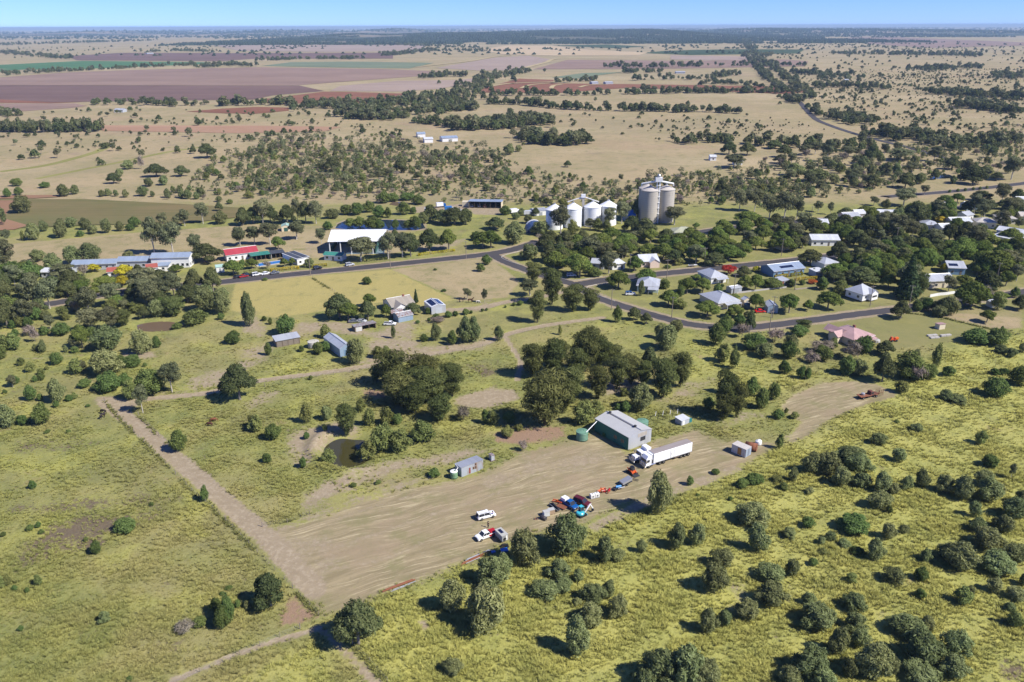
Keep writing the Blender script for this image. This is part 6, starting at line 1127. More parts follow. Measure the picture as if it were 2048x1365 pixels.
BARK = solid('grey_bark', (.22, .19, .16), .95, var=.3, scale=2); PALE = solid('pale_bark', (.46, .42, .36), .9, var=.25, scale=2); DBARK = solid('dark_bark', (.09, .075, .06), .95, var=.3, scale=2)
def leaves_np(rng, lobes, n, size, shell=.38, up=.25, elong=1.0, droop=0.0, squash=None):
    """leaf-sized faces spread through a set of ellipsoid lobes (cx,cy,cz,rx,ry,rz)"""
    lb = np.array(lobes); wt = (lb[:, 3]*lb[:, 4]*lb[:, 5])**(2/3); wt /= wt.sum(); li = rng.choice(len(lb), n, p=wt)
    u = rng.normal(size=(n, 3)); u /= np.linalg.norm(u, axis=1)[:, None]; lo = rng.random(n) < .55; u[lo & (u[:, 2] < -.35), 2] *= -.6
    u /= np.linalg.norm(u, axis=1)[:, None]; r = 1-shell*rng.random(n)**1.6+.16*(rng.random(n) > .86)*rng.random(n)
    lump = 1+.22*np.sin(7*u[:, 0]+li)*np.sin(6*u[:, 1]+2*li)*np.sin(5*u[:, 2]+3*li)
    p = lb[li, :3]+u*lb[li, 3:6]*(r*lump)[:, None]
    nrm = u*.85+rng.normal(size=(n, 3))*.42; nrm[:, 2] += up; nrm /= np.linalg.norm(nrm, axis=1)[:, None]
    a = rng.normal(size=(n, 3)); a[:, 2] -= droop*2.5; a -= nrm*(a*nrm).sum(1)[:, None]; a /= np.linalg.norm(a, axis=1)[:, None]; b = np.cross(nrm, a)
    s = size*(.6+.8*rng.random(n)); la = (s*elong)[:, None]*a; wb = (s/elong**.5*.62)[:, None]*b
    V = np.stack([p-la, p+wb*.9-la*.15, p+la, p-wb*.9+la*.1], 1).reshape(-1, 3); V[:, 2] = np.maximum(V[:, 2], .02)
    return V
def mesh_np(name, V, mats, extra=None):
    n = len(V)//4; F = np.arange(n*4).reshape(n, 4); me = bpy.data.meshes.new(name)
    ev, ef = (extra.v, extra.f) if extra else ([], [])
    allv = np.concatenate([V, np.array(ev).reshape(-1, 3)]) if len(ev) else V
    faces = F.tolist()+[tuple(i+len(V) for i in f) for f in ef]; me.from_pydata(allv.tolist(), [], faces)
    for m in mats: me.materials.append(m)
    if len(ev): me.polygons.foreach_set('material_index', [0]*n+[1]*len(ef))
    return me
# nominal crown width / height per kind
NOM = {'g': (8, 10), 's': (7, 10), 'b': (5, 4.4), 'v': (5, 4.4), 't': (10, 8), 'm': (10, 8.5), 'l': (5, 5), 'd': (6, 5), 'c': (4, 9), 'o': (9, 6), 'y': (7, 5.5)}
def lobes_for(kind, rng):
    W, Hh = NOM[kind]; L = []
    if kind == 'g':
        n = rng.integers(8, 12)
        for i in range(n):
            a = 2.4*i+rng.random(); z = .42+.5*(i+.5)/n; rad = W*.30*(1.15-abs(z-.66)*1.7)*rng.uniform(.6, 1.05); s = rng.uniform(.9, 1.5)
            L.append((rad*math.cos(a), rad*math.sin(a), Hh*z, 1.35*s, 1.35*s, 1.0*s))
        L.append((0, 0, Hh*.8, 1.9, 1.9, 1.7))
    elif kind == 's':
        for i in range(9):
            z = .14+.76*i/8; rw = W*.5*math.sin(math.pi*min(1, .28+.72*(1-z)))**.8*(1 if z > .2 else .8); a = 2.4*i; o = rw*.35
            L.append((o*math.cos(a), o*math.sin(a), Hh*z, rw*.72, rw*.72, Hh*.15))
        L.append((0, 0, Hh*.85, W*.16, W*.16, Hh*.15))
        for i in range(9): a = 2.4*i+1; z = rng.uniform(.3, .8); o = W*.36*(1.1-z); L.append((o*math.cos(a), o*math.sin(a), Hh*z, W*.11, W*.11, Hh*.16))
    elif kind in 'bvl':
        n = 14 if kind != 'l' else 9
        for i in range(n):
            a = 2.4*i+rng.random()*.8; f = math.sqrt((i+.5)/n); o = W*.36*f*rng.uniform(.75, 1.1); z = .76-.42*f*f+rng.uniform(-.10, .10); s = W*.155*rng.uniform(.65, 1.25)
            L.append((o*math.cos(a), o*math.sin(a), Hh*z, s, s, Hh*.19*rng.uniform(.8, 1.25)))
        L += [(W*.05*rng.normal(), W*.05*rng.normal(), Hh*.5, W*.27, W*.27, Hh*.34), (0, 0, Hh*.26, W*.33, W*.33, Hh*.24)]
    elif kind in 'tmoy':
        n = rng.integers(9, 13)
        for i in range(n):
            a = 2.4*i+rng.random()*.6; f = math.sqrt((i+.5)/n); o = W*.36*f; z = (.74-.30*f*f if kind != 'm' else .70-.40*f*f)+rng.uniform(-.08, .07); s = W*.155*rng.uniform(.8, 1.25)
            L.append((o*math.cos(a), o*math.sin(a), Hh*z, s, s, s*.82))
        L += [(0, 0, Hh*.55, W*.30, W*.30, Hh*.24), (0, 0, Hh*.78, W*.2, W*.2, Hh*.17)]
    elif kind == 'd':
        for i in range(7):
            a = 2.4*i; o = W*.25*rng.uniform(.6, 1.2); L.append((o*math.cos(a), o*math.sin(a), Hh*rng.uniform(.4, .8), W*.2, W*.2, Hh*.2))
    elif kind == 'c':
        for i in range(9):
            z = .1+.85*i/8; rw = W*.5*(1.02-z)**.8; L.append((.1*math.cos(i*2.4), .1*math.sin(i*2.4), Hh*z, rw, rw, Hh*.085))
    return L
SPEC = {'g': (3400, .26, .45, .2, 1.5, .3), 's': (6000, .22, .38, .25, 2.0, .35), 'b': (4600, .155, .42, .3, 1.45, .0), 'v': (4200, .16, .36, .3, 1.25, .0), 't': (6000, .27, .36, .3, 1.25, .1), 'm': (6000, .28, .38, .3, 1.25, .1), 'l': (1900, .21, .50, .3, 1.5, .1), 'd': (420, .30, .8, .0, 4.0, .0), 'c': (2600, .24, .3, .2, 1.6, .4), 'o': (3000, .30, .35, .3, 1.2, 0), 'y': (2800, .26, .32, .3, 1.2, 0)}
def trunk_mb(kind, lobes, rng):
    W, Hh = NOM[kind]; mb = MB(); r = {'g': .24, 's': .2, 't': .32, 'm': .32, 'd': .13, 'c': .16, 'o': .25, 'y': .18}.get(kind, .1)
    top = Vector((rng.normal()*.15, rng.normal()*.15, Hh*(.5 if kind in 'gtmoy' else .7 if kind in 'sc' else .35))); mb.tube((0, 0, -.3), top*.55, r, r*.8, 7); mb.tube(top*.55, top, r*.8, r*.55, 7)
    for c in lobes[:(7 if kind in 'gd' else 5)]:
        s = top*rng.uniform(.55, .95); e = Vector(c[:3]); mb.tube(s, e, r*.42, r*.12, 5)
    if kind == 'd':
        for c in lobes:
            for j in range(5): e = Vector(c[:3]); mb.tube(e, e+Vector(rng.normal(size=3))*.8, .035, .01, 3)
    return mb
PROTO = {}; 
def protos(kind, nvar=6):
    if kind in PROTO: return PROTO[kind]
    out = []
    for i in range(nvar):
        rng = np.random.default_rng(hash((ord(kind), i)) % 100000+11*i+ord(kind)); lb = lobes_for(kind, rng); n, s, sh, up, el, dr = SPEC[kind]
        V = leaves_np(rng, lb, n, s, sh, up, el, dr); tb = trunk_mb(kind, lb, rng); bark = PALE if kind == 'g' else (DBARK if kind in 'scbv' else BARK)
        tme = bpy.data.meshes.new('trunk'); tme.from_pydata(tb.v, [], tb.f); tme.materials.append(bark)
        out.append((mesh_np('crown', V, [LM[kind]]), tme, mesh_np('foliage', V, [LM[kind], bark], tb)))
    PROTO[kind] = out; return out
NAMES = {'g': ('gum_tree', 'tree', 'gum tree'), 's': ('she_oak_tree', 'tree', 'she-oak'), 'b': ('grey_shrub', 'shrub', 'grey-green shrub'), 'v': ('green_shrub', 'shrub', 'green shrub'), 't': ('shade_tree', 'tree', 'leafy shade tree'), 'm': ('dark_tree', 'tree', 'dark dense tree'), 'l': ('light_shrub', 'shrub', 'light green sapling'), 'd': ('bare_tree', 'tree', 'leafless grey tree'), 'c': ('conifer_tree', 'tree', 'dark conifer'), 'o': ('flowering_tree', 'tree', 'scarlet flowering tree'), 'y': ('golden_tree', 'tree', 'golden yellow tree')}
GROUPS = {'g': 'gum trees', 's': 'she-oaks around the farm', 'b': 'grey-green shrubs in the grass', 'v': 'round green shrubs', 't': 'leafy shade trees of the town', 'm': 'dark dense trees', 'l': 'light green saplings', 'd': 'leafless grey trees', 'c': 'conifers', 'o': 'scarlet trees', 'y': 'golden trees'}
PLANTS = []                                            # (kind, photo x, photo y, width m, height m, location)
def plant(kind, x, y, wpx, hpx):
    if y < 100: return
    th = dip(x, y); low = kind in 'bvl'
    yb = y-((.26 if hpx < 1.3*wpx else .12) if low else .08)*wpx*math.sin(th); s = ppm(x, yb); wm = wpx/s
    hm = max(hpx-(.22 if low else .16)*wpx*math.sin(th), .42*hpx)/(s*math.cos(th))
    hm = min(max(hm, .38*wm), 24); c = G(x, yb); PLANTS.append((kind, x, y, wm*1.08, hm*1.03, c))
TREES = {
'P': 'b 1318 1380 85 68;b 1372 1384 95 80;b 1408 1388 70 62;b 1290 1392 60 45',
'R1': 'b 860 500 260 220;g 740 330 185 180;g 890 335 185 190;t 660 470 150 200;b 850 700 260 225;v 870 830 230 170;v 1000 770 110 100;v 1060 630 160 110;v 965 610 100 90;b 1140 525 190 200;v 1255 470 90 100;v 1210 850 260 220;l 1050 890 140 170;g 1380 830 160 245;g 1145 990 110 225;m 1920 890 280 310;v 1870 440 150 110;v 1435 1305 150 185;v 250 890 100 130;v 325 890 60 60;b 465 900 150 195;v 455 945 60 60;v 555 895 75 55;v 185 1085 110 85;v 340 1085 160 175;b 70 1110 140 225;v 455 605 110 110;b 345 505 75 105;l 250 665 80 90;l 330 685 70 60;l 175 610 80 70;d 283 420 70 130;d 240 365 100 80;v 500 370 160 110;v 360 370 90 80;m 60 310 200 250;g 210 290 180 220;l 110 490 130 140;m 10 490 80 140;g 270 150 175 250;g 400 155 175 240;s 510 235 80 100;d 620 190 90 100;l 1560 290 220 130;s 1400 210 180 150;v 1420 315 90 60;b 1640 180 180 220;b 1780 195 150 200;v 1770 245 60 60;g 1180 110 220 200;l 1080 190 200 90;l 900 190 140 110;s 990 300 130 130;v 680 790 110 80;s 2025 1105 70 95;v 600 510 80 60;v 1160 620 40 40;v 705 940 40 25;v 550 1150 45 30;v 380 1150 60 30;v 40 835 40 35;l 600 880 50 60',
'R2': 'b 80 385 125 285;v 375 460 195 175;v 235 620 70 110;m 820 325 240 215;t 890 335 180 155;m 1050 328 180 160;t 1060 220 115 110;t 740 330 85 115;t 1200 310 95 115;c 1442 190 42 112;m 1420 288 130 105;v 1540 285 60 60;v 1608 320 65 45;v 1548 342 35 32;v 1705 312 75 55;v 1765 300 60 45;v 1850 290 70 50;v 1893 280 35 30;v 1985 262 32 28;v 2022 255 24 24;g 1862 165 70 95;b 1605 500 100 150;v 1508 512 70 65;d 1620 350 120 50;b 1850 520 145 225;b 1915 515 120 210;v 1740 535 90 125;b 1257 482 45 115;l 700 485 110 115;v 505 592 55 55;v 640 615 110 110;v 705 590 90 90;b 950 695 155 230;l 1130 650 115 110;l 1200 620 85 75;v 580 822 40 40;v 1040 42 90 70;s 1250 890 255 295;s 1500 840 285 215;s 1120 830 110 120;s 1310 1030 265 245;s 1420 1100 225 235;s 1560 1010 255 255;s 1740 960 175 265;s 1640 1160 195 205;s 1450 930 260 205;l 555 1175 125 175;b 712 1160 110 135;l 138 1260 125 155;v 275 1322 145 145;s 880 1270 165 255;l 1060 1200 110 160;l 990 1090 110 110;l 1200 1200 130 155;v 1290 1195 100 100;v 545 1312 60 65;v 700 1270 50 55;l 1180 1420 235 240;l 1310 1430 205 190;l 1500 1345 225 185;l 1050 1470 190 170;d 1830 1155 120 110;v 2010 1180 90 120;v 200 340 50 45;l 250 370 50 60;g 2005 190 50 110;v 1455 360 40 30',
'R3': 'g 410 135 155 135;s 590 205 165 285;s 755 265 165 215;s 905 252 135 170;s 470 355 130 245;v 278 215 38 32;v 328 212 55 45;v 408 192 50 35;v 208 232 25 25;v 55 252 25 22;b 155 502 88 142;l 655 452 45 85;v 1125 352 85 148;m 1260 335 115 115;m 1360 365 100 100;b 1605 435 120 115;b 1530 590 205 235;b 1475 490 110 130;s 430 800 185 265;s 600 790 205 275;s 530 1210 345 425;s 740 1010 195 285;s 860 760 205 345;s 980 720 175 235;s 790 800 185 225;s 970 980 185 265;s 1120 900 185 265;s 1240 860 175 225;m 1380 770 185 225;s 1500 970 235 305;s 1640 880 155 275;s 680 1090 205 265;s 1080 700 160 155;s 660 640 140 135;s 1330 870 140 200;b 1310 1085 218 228;l 850 1205 195 205;l 950 1110 135 115;v 1130 1075 60 60;v 1190 1085 90 90;v 240 1185 110 110;l 220 1295 130 90;l 320 1245 90 60;l 110 1200 110 120;l 1180 960 90 80;v 1930 545 155 185;v 2000 450 130 120;l 1990 685 145 165;v 1870 1075 120 115;s 1990 1155 155 225;l 2030 940 125 195;v 1020 1290 60 40',
'R4': 'l 25 560 60 110;l 90 600 80 150;v 40 350 120 110;m 198 360 80 160;d 145 390 90 90;v 230 480 170 120;b 300 530 150 110;d 370 420 110 90;v 460 540 130 130;v 430 640 90 95;b 480 470 120 100;v 530 390 130 80;d 620 560 120 75;v 690 550 140 110;d 690 490 150 75;v 760 470 80 80;d 880 540 150 110;v 960 500 150 120;m 1110 510 145 105;m 1090 690 155 205;v 850 650 140 135;b 930 650 120 120;v 1270 680 240 185;d 1330 690 120 110;v 1400 680 125 115;l 1220 770 110 90;b 1310 560 80 90;s 30 930 135 300;s 110 930 115 225;v 210 790 110 130;v 280 870 110 150;v 360 810 90 130;v 390 945 80 70;l 445 900 30 40;l 500 940 70 50;v 545 670 70 88;v 590 670 60 82;l 400 1140 60 110;l 1450 605 78 178;v 1535 655 100 75;v 1850 645 70 50;v 1910 645 70 50;v 2010 720 155 145;v 1850 800 185 145;b 1520 815 110 70;b 1600 835 130 50;b 1325 1030 95 60;b 1065 1115 110 85;l 1750 1115 95 100;v 1190 967 40 25;b 1890 500 100 60;v 1720 440 200 110;v 1860 450 170 130;b 1960 525 80 70;b 2035 490 60 70;t 1795 290 108 92;m 1215 265 142 132;v 1320 215 80 80;v 1390 210 100 90;b 1475 255 110 90;b 1540 245 135 145;t 465 225 155 135;t 592 208 80 76;t 725 197 168 122;l 810 115 100 80;v 690 75 70 90;t 240 200 110 110;t 95 260 110 100;v 1985 125 70 78;l 1870 210 105 125;m 2020 200 95 105;t 1690 190 225 185;d 1790 130 90 90;s 560 340 90 70;v 130 310 90 80;v 1900 338 22 30',
'R5': 'v 188 278 40 55;v 1155 347 55 92;v 710 530 142 82;v 545 648 70 82;v 172 516 45 40;v 218 496 35 35;v 236 533 32 32;v 855 375 32 22;v 1503 135 65 58;v 1706 162 42 66;l 218 825 60 62;l 15 840 60 72;l 50 825 40 78;v 85 855 35 35;v 155 862 35 30;b 590 1035 75 65;v 120 1080 32 35;v 1255 1070 105 125;v 1290 1035 82 165;v 1225 985 82 92;v 1130 1060 82 62;v 1340 950 40 50;b 1395 962 55 50;m 1525 945 195 195;v 730 1360 45 25;d 1040 1080 110 50;v 485 575 30 28;v 20 545 40 25;v 1290 850 50 25;v 1250 880 40 22',
'R6': 'm 330 1165 275 255;b 1050 1110 235 275;b 860 975 155 205;b 1075 845 205 165;b 1150 770 100 120;b 1260 725 172 212;b 1500 670 225 238;b 1715 695 105 165;b 1790 695 85 85;b 1460 790 150 100;b 1565 805 70 70;b 1380 900 170 90;b 1475 870 130 80;b 1650 930 140 110;b 1735 900 90 110;b 1630 1060 170 120;b 1555 1230 162 205;b 1790 1010 110 130;b 855 1335 122 92;v 755 215 75 50;d 1255 62 55 60;v 440 252 40 25;l 165 140 90 92;v 20 155 40 62;b 1560 935 60 40;v 300 270 40 25',
'R7': 'b 980 1045 255 425;b 1150 1370 182 235;b 1335 1340 172 205;v 1270 785 80 90;v 1505 685 80 55;v 1745 820 120 100;b 830 1400 112 125;v 1340 890 40 40;v 1640 920 50 40;b 490 1400 110 130',
'R8': 'b 630 150 122 132;b 720 160 152 152;b 860 90 182 112;b 900 140 152 112;b 920 230 132 92;b 800 220 112 122;b 520 190 60 92;b 1140 75 92 88;v 1675 108 112 78;g 1800 172 40 92;b 1275 228 88 112;b 1190 235 66 92;b 1040 255 108 128;b 1025 355 142 112;b 1110 262 80 70;b 1405 260 112 112;b 1510 300 122 142;b 1640 220 122 102;b 1660 315 162 152;b 1730 280 82 82;b 1820 420 152 152;b 1865 330 92 92;b 1755 490 132 102;b 1580 395 78 102;b 1600 490 102 92;b 1660 590 182 132;b 1490 715 202 172;b 1420 650 132 92;b 1710 740 202 132;b 1820 670 162 112;b 1700 845 102 92;b 1830 890 122 82;b 1875 800 62 92;b 280 460 222 132;b 310 610 132 162;b 500 525 86 66;v 870 500 202 112;b 1080 530 92 102;b 1172 498 62 62;b 1000 660 112 132;v 610 460 92 62;b 517 750 86 106;b 1300 665 82 82;v 900 625 82 52;l 700 620 70 36;v 640 685 62 46;l 860 790 82 62;b 1110 790 132 92;v 1270 775 92 82;v 1268 880 66 62;l 1520 920 112 112;l 1815 1050 102 102;b 820 580 82 52;b 390 790 182 102;b 390 930 192 142;b 250 1010 152 122;b 120 1045 92 102;b 20 1090 122 142;b 60 850 182 172;b 100 700 142 112;b 610 925 92 82;b 665 1070 212 152;b 880 960 152 112;b 880 1080 142 112;b 780 1215 132 162;b 910 1170 112 112;b 980 1365 212 222;b 620 1360 222 192;b 510 1385 142 112;b 1200 1120 242 122;b 1270 1270 242 192;b 1470 1230 182 162;b 1460 1350 172 132;b 1270 1390 262 112;b 850 1340 92 122;b 1300 1090 92 112;v 290 215 122 72;v 215 225 72 52;l 428 195 82 42;l 465 240 72 46;b 620 262 62 42;v 68 148 52 36;b 1560 860 70 60;v 1000 330 40 40;v 1085 375 40 50;b 740 540 70 60;b 690 560 60 50;b 1790 960 70 60;b 700 1400 160 110;b 1080 1330 120 120',
'U4': 't 550 555 285 205;t 870 490 265 165;v 1075 565 150 122;b 808 640 82 182;t 1120 760 245 195;l 1240 790 200 112;t 1330 620 255 195;t 1510 610 225 185;t 1440 460 120 72;v 1255 650 100 132;v 1675 640 112 155;o 1800 395 162 115;m 1965 425 132 132;t 2010 520 132 102;l 1865 690 120 72;t 1560 880 305 195;t 1870 880 172 142;v 1790 905 92 92;m 2020 890 102 82;v 1110 330 82 46;l 1240 295 142 88;m 1190 260 242 155;t 720 360 182 135;g 440 390 202 235;t 110 430 255 265;v 280 430 162 112;l 800 280 112 132;g 600 220 152 155;t 880 190 262 155;m 1150 150 282 155;g 1430 280 202 215;m 1640 290 262 155;t 1800 240 322 195;v 260 230 122 102;v 1730 545 55 45;m 380 200 160 120;t 1960 200 220 170;t 1500 120 260 150;m 700 130 200 140;t 60 250 200 160',
'U5': 't 300 730 200 190;t 420 740 180 210;v 620 715 260 130;v 860 695 130 100;m 290 560 180 130;y 440 505 110 70;m 1080 430 330 200;v 1130 545 80 80;m 1370 640 260 180;t 1235 730 130 150;l 1450 770 170 130;v 990 670 90 70;t 180 840 120 70;d 300 730 60 60;o 1120 650 130 50;m 1560 640 240 150',
'U7': 'c 480 790 300 560;s 640 760 180 300;t 1330 880 380 230;d 1340 880 130 130;v 1930 745 120 110;m 1990 940 150 190;t 1700 800 240 120;t 1800 620 200 220;t 1480 620 200 170;g 1040 690 180 210;d 1520 690 120 100;m 1620 700 130 110;y 975 440 110 130;v 640 950 150 110;b 870 1010 110 110;m 960 1000 300 230;b 720 900 200 140;t 240 650 220 200;t 130 420 280 230',
'A': 'v 140 382 105 72;v 372 396 100 52;v 65 475 70 80;v 155 455 80 70;b 190 608 165 165;m 0 700 122 175;b 525 468 112 102;b 615 450 80 80;m 935 360 116 92;b 1050 245 112 78;b 985 300 70 70;d 1160 240 50 110;m 1280 305 172 112;m 1490 300 122 92;m 1585 115 60 66;m 1700 150 152 122;b 1220 385 90 80;b 1345 375 90 90;b 835 468 60 56;b 890 462 62 62;b 950 465 46 60;b 1030 475 60 70;b 1175 465 92 92;b 1250 470 46 56;b 1375 477 72 76;b 1490 480 72 76;b 1540 488 72 82;b 1610 490 52 66;d 1675 490 40 40;b 1795 510 60 52;m 1797 587 66 82;v 1885 528 60 42;g 1665 690 112 172;b 1810 695 132 112;m 1990 705 122 142;b 360 755 82 102;b 280 825 122 142;b 505 805 132 152;b 585 720 102 92;b 700 740 92 102;b 875 765 92 132;b 985 752 72 92;v 1065 748 76 62;v 1105 720 106 92;b 765 775 82 82;g 55 840 76 102;g 1340 730 92 132;g 1515 710 112 132;g 1450 720 72 92;l 190 825 42 82;v 660 795 76 52;b 312 1000 132 102;b 600 1025 152 172;b 750 1020 172 192;b 1060 1005 112 92;g 1270 945 172 302;g 1420 945 202 262;g 1605 950 122 172;m 1690 1005 262 162;g 1970 875 112 142;g 60 1080 182 252;m 20 1250 152 202;t 220 1120 202 132;m 220 1290 170 150;m 390 1295 180 160;t 650 1260 162 122;y 765 1085 112 72;y 1020 1120 142 102;y 1010 1200 142 92;t 870 1220 202 112;g 1190 1280 262 232;m 1310 1200 262 142;t 1450 1090 122 72;m 1600 1250 175 200;m 1750 1255 175 220;t 1915 1110 162 132;b 1690 1320 142 142;b 1820 1320 152 112;m 1140 1130 112 112;g 520 1150 202 132;m 560 1290 152 142;t 60 1280 112 102;d 690 1120 90 90;m 440 1240 160 130;t 780 1290 130 90',
'B': 'g 190 690 152 202;m 30 700 122 152;m 110 690 132 142;m 250 680 142 152;m 390 690 152 162;g 472 672 92 182;m 540 680 132 182;g 625 690 122 182;v 720 742 92 76;b 760 650 122 92;v 870 620 112 92;v 960 620 122 112;v 1060 600 112 102;v 1140 640 122 102;v 1215 640 62 92;v 1345 620 112 112;v 1420 610 72 62;v 905 720 102 82;v 980 720 102 92;v 1090 740 162 112;v 1140 740 102 92;v 1275 735 72 82;v 1380 735 92 82;v 1440 740 112 122;b 1500 690 102 92;m 1560 660 162 132;m 1660 690 172 122;m 1760 700 202 152;m 1850 690 132 132;m 1553 915 192 192;t 1710 910 172 182;t 1990 890 182 142;v 1930 830 100 80;m 755 262 152 122;m 1320 272 122 122;m 1830 295 102 92;g 465 820 152 152;t 315 900 116 112;g 250 865 142 182;g 120 860 132 152;g 668 850 92 122;g 0 870 112 152;g 990 1000 262 202;g 1215 980 152 212;g 1330 970 172 202;m 1400 960 152 202;b 980 790 92 62;m 1270 800 62 72;v 1180 525 122 102;v 1250 510 122 72;v 1465 535 122 82;v 1370 500 152 62;d 1160 520 102 52;t 365 1040 72 72;t 430 1030 62 66;b 570 1050 92 82;t 100 1060 112 92;d 225 1060 72 62;v 20 1040 62 62;v 1970 1085 76 76;v 2020 1030 92 92;v 1600 1072 36 20;v 205 1155 55 22;v 1670 1245 50 22',
'C': 'b 278 862 192 202;t 90 890 192 152;m 130 740 182 112;b 395 690 82 82;v 205 620 102 82;b 290 655 72 62;b 340 625 62 72;m 455 625 72 72;m 550 540 82 66;b 500 790 142 132;d 485 835 62 62;b 405 990 172 142;g 660 785 182 232;l 760 780 122 122;g 905 740 102 92;l 960 750 112 102;g 1060 720 132 162;l 1035 760 92 102;g 1160 690 132 182;g 1240 640 122 102;b 1290 650 132 172;m 1240 760 162 142;m 1350 820 232 182;g 1590 700 172 152;b 1500 680 102 62;m 580 870 132 132;m 700 880 182 142;m 840 850 142 112;m 960 900 182 132;t 610 1090 202 182;t 790 1120 252 192;t 680 1010 200 130;v 930 985 92 92;g 1050 1050 122 132;v 940 1125 122 52;t 1265 1080 132 132;s 440 1165 126 152;m 718 225 66 56;b 240 125 100 90;b 315 100 60 60;b 150 350 80 70;b 225 340 70 50',
'D': 'g 330 540 115 170;g 430 545 135 190;g 515 535 105 150;g 130 480 105 140;g 230 485 115 150;t 190 570 202 92;g 660 488 62 72;g 742 505 42 82;m 845 525 122 72;g 1035 445 66 62;b 1115 472 66 72;t 980 505 122 62;g 1235 450 162 122;m 1310 570 202 162;t 1450 530 132 102;t 1520 437 96 66;t 1597 425 92 66;m 1762 412 126 72;g 1895 430 112 132;m 2000 420 112 92;y 1955 450 62 62;y 1485 570 76 56;g 1375 372 62 66;m 1030 325 116 96;m 1245 327 142 106;g 890 315 82 92;m 1020 165 132 132;v 710 178 66 36;v 1545 357 25 22;v 1600 352 24 22;v 1650 346 24 22;v 1705 340 24 22;v 1750 337 24 22;v 1795 331 24 22;m 830 640 162 142;m 990 660 162 152;m 1190 690 122 112;g 1290 670 112 122;g 1110 600 132 92;m 1540 690 125 130;m 1640 695 135 150;m 1740 690 125 130;t 1870 920 262 182;t 770 940 172 112;v 690 1015 76 92;l 810 1020 102 72;m 950 970 222 122;t 1100 920 202 162;m 1400 740 180 130;t 1550 800 180 120;m 1000 780 200 120;m 620 640 150 120;g 560 600 130 110;t 1780 720 160 110;t 1950 700 150 110;m 430 120 110 90;m 400 160 100 60;g 570 105 90 70;g 640 100 80 80;g 720 150 90 150;g 860 115 100 70;g 1210 140 200 80;m 1560 200 110 90;m 1700 300 180 130;m 1860 275 90 60;g 1960 270 130 150;m 60 100 115 90;m 180 105 125 90;g 90 190 160 90;m 360 60 130 60;b 500 250 150 90;b 640 290 180 100;g 1290 230 90 80;v 1120 220 110 60;v 800 210 60 60'}
for k, s_ in TREES.items():
    for e in s_.split(';'):
        a = e.split(); x, y = P(k, float(a[1]), float(a[2])); z = ZR[k][2]; plant(a[0], x, y, float(a[3])/z, float(a[4])/z)
# --- scattered stands: polygons filled with trees of the kinds that stand there
def inpoly(p, pts):
    r = False; n = len(pts)
    for i in range(n):
        a, b = pts[i], pts[(i+1) % n]
        if (a[1] > p[1]) != (b[1] > p[1]) and p[0] < (b[0]-a[0])*(p[1]-a[1])/(b[1]-a[1])+a[0]: r = not r
    return r
RP = [(p.x, p.y) for nm in ROADLINES for p in ROADLINES[nm]]; RPA = np.array(RP)
def clear(c, rad): 
    for fx, fy, fr in FOOT:
        if (c.x-fx)**2+(c.y-fy)**2 < (fr+rad*.35)**2: return False
    return ((RPA[:, 0]-c.x)**2+(RPA[:, 1]-c.y)**2).min() > (5+rad*.55)**2
def fill(k, pts, n, kinds, w=(4, 9), asp=(.8, 1.1), hide=True):
    """n trees over a ground polygon (uniform on the ground)"""
    q = [GK(k, *p) for p in pts]; xs_ = [p.x for p in q]; ys_ = [p.y for p in q]; qq = [(p.x, p.y) for p in q]; out = []; tries = 0
    while len(out) < n and tries < n*40:
        tries += 1; x, y = random.uniform(min(xs_), max(xs_)), random.uniform(min(ys_), max(ys_))
        if not inpoly((x, y), qq): continue
        wm = random.uniform(*w)*random.choice((.7, 1, 1, 1.15)); c = Vector((x, y, 0))
        if hide and not clear(c, wm/2): continue
        if hide and random.random() < .5 and any(0 < -(c.x-fx)*fx/math.hypot(fx, fy)-(c.y-fy)*fy/math.hypot(fx, fy) < 20+fr and abs((c.x-fx)*fy-(c.y-fy)*fx)/math.hypot(fx, fy) < fr*.75+wm*.3 for fx, fy, fr in FOOT): continue
        kd = random.choice(kinds); out.append((kd, c, wm, wm*random.uniform(*asp)*(1.25 if kd in 'gs' else 1)))
    return out
def proj(c):
    d = cam_rot.transposed() @ (Vector(c)-Vector((0, 0, H_CAM)))
    if d.z > -1: return (-9999, -9999)
    return (1024+F_PX*d.x/-d.z, 682.5-F_PX*d.y/-d.z)
IND = []
IND += fill('P', [(1085, 530), (1085, 498), (1230, 482), (1340, 466), (1400, 452), (1600, 452), (1640, 490), (1570, 512), (1450, 525), (1340, 530), (1250, 540), (1180, 550)], 95, 'ttmmttg', (7, 12), (.7, .9))
IND += fill('P', [(1600, 512), (1720, 495), (2060, 478), (2060, 560), (1900, 600), (1800, 590), (1740, 565), (1660, 560), (1620, 540)], 120, 'ttmmttg', (7, 13), (.7, .95))
IND += fill('P', [(1600, 455), (1700, 440), (1900, 425), (2060, 408), (2060, 470), (1870, 482), (1700, 500), (1640, 490)], 100, 'gmtgtmb', (6, 11), (.75, 1.0))
IND += fill('P', [(-30, 640), (-30, 540), (110, 535), (200, 555), (420, 560), (440, 590), (300, 640), (150, 650)], 45, 'mmgtvb', (6, 11), (.8, 1.0))
IND += fill('P', [(-40, 690), (-30, 610), (150, 640), (210, 690), (170, 760), (-40, 800)], 40, 'vvlbvg', (2.5, 6), (.8, 1.1))
for kd, c, wm, hm in IND:
    x, y = proj(c); PLANTS.append((kd, x, y, wm, hm, c))
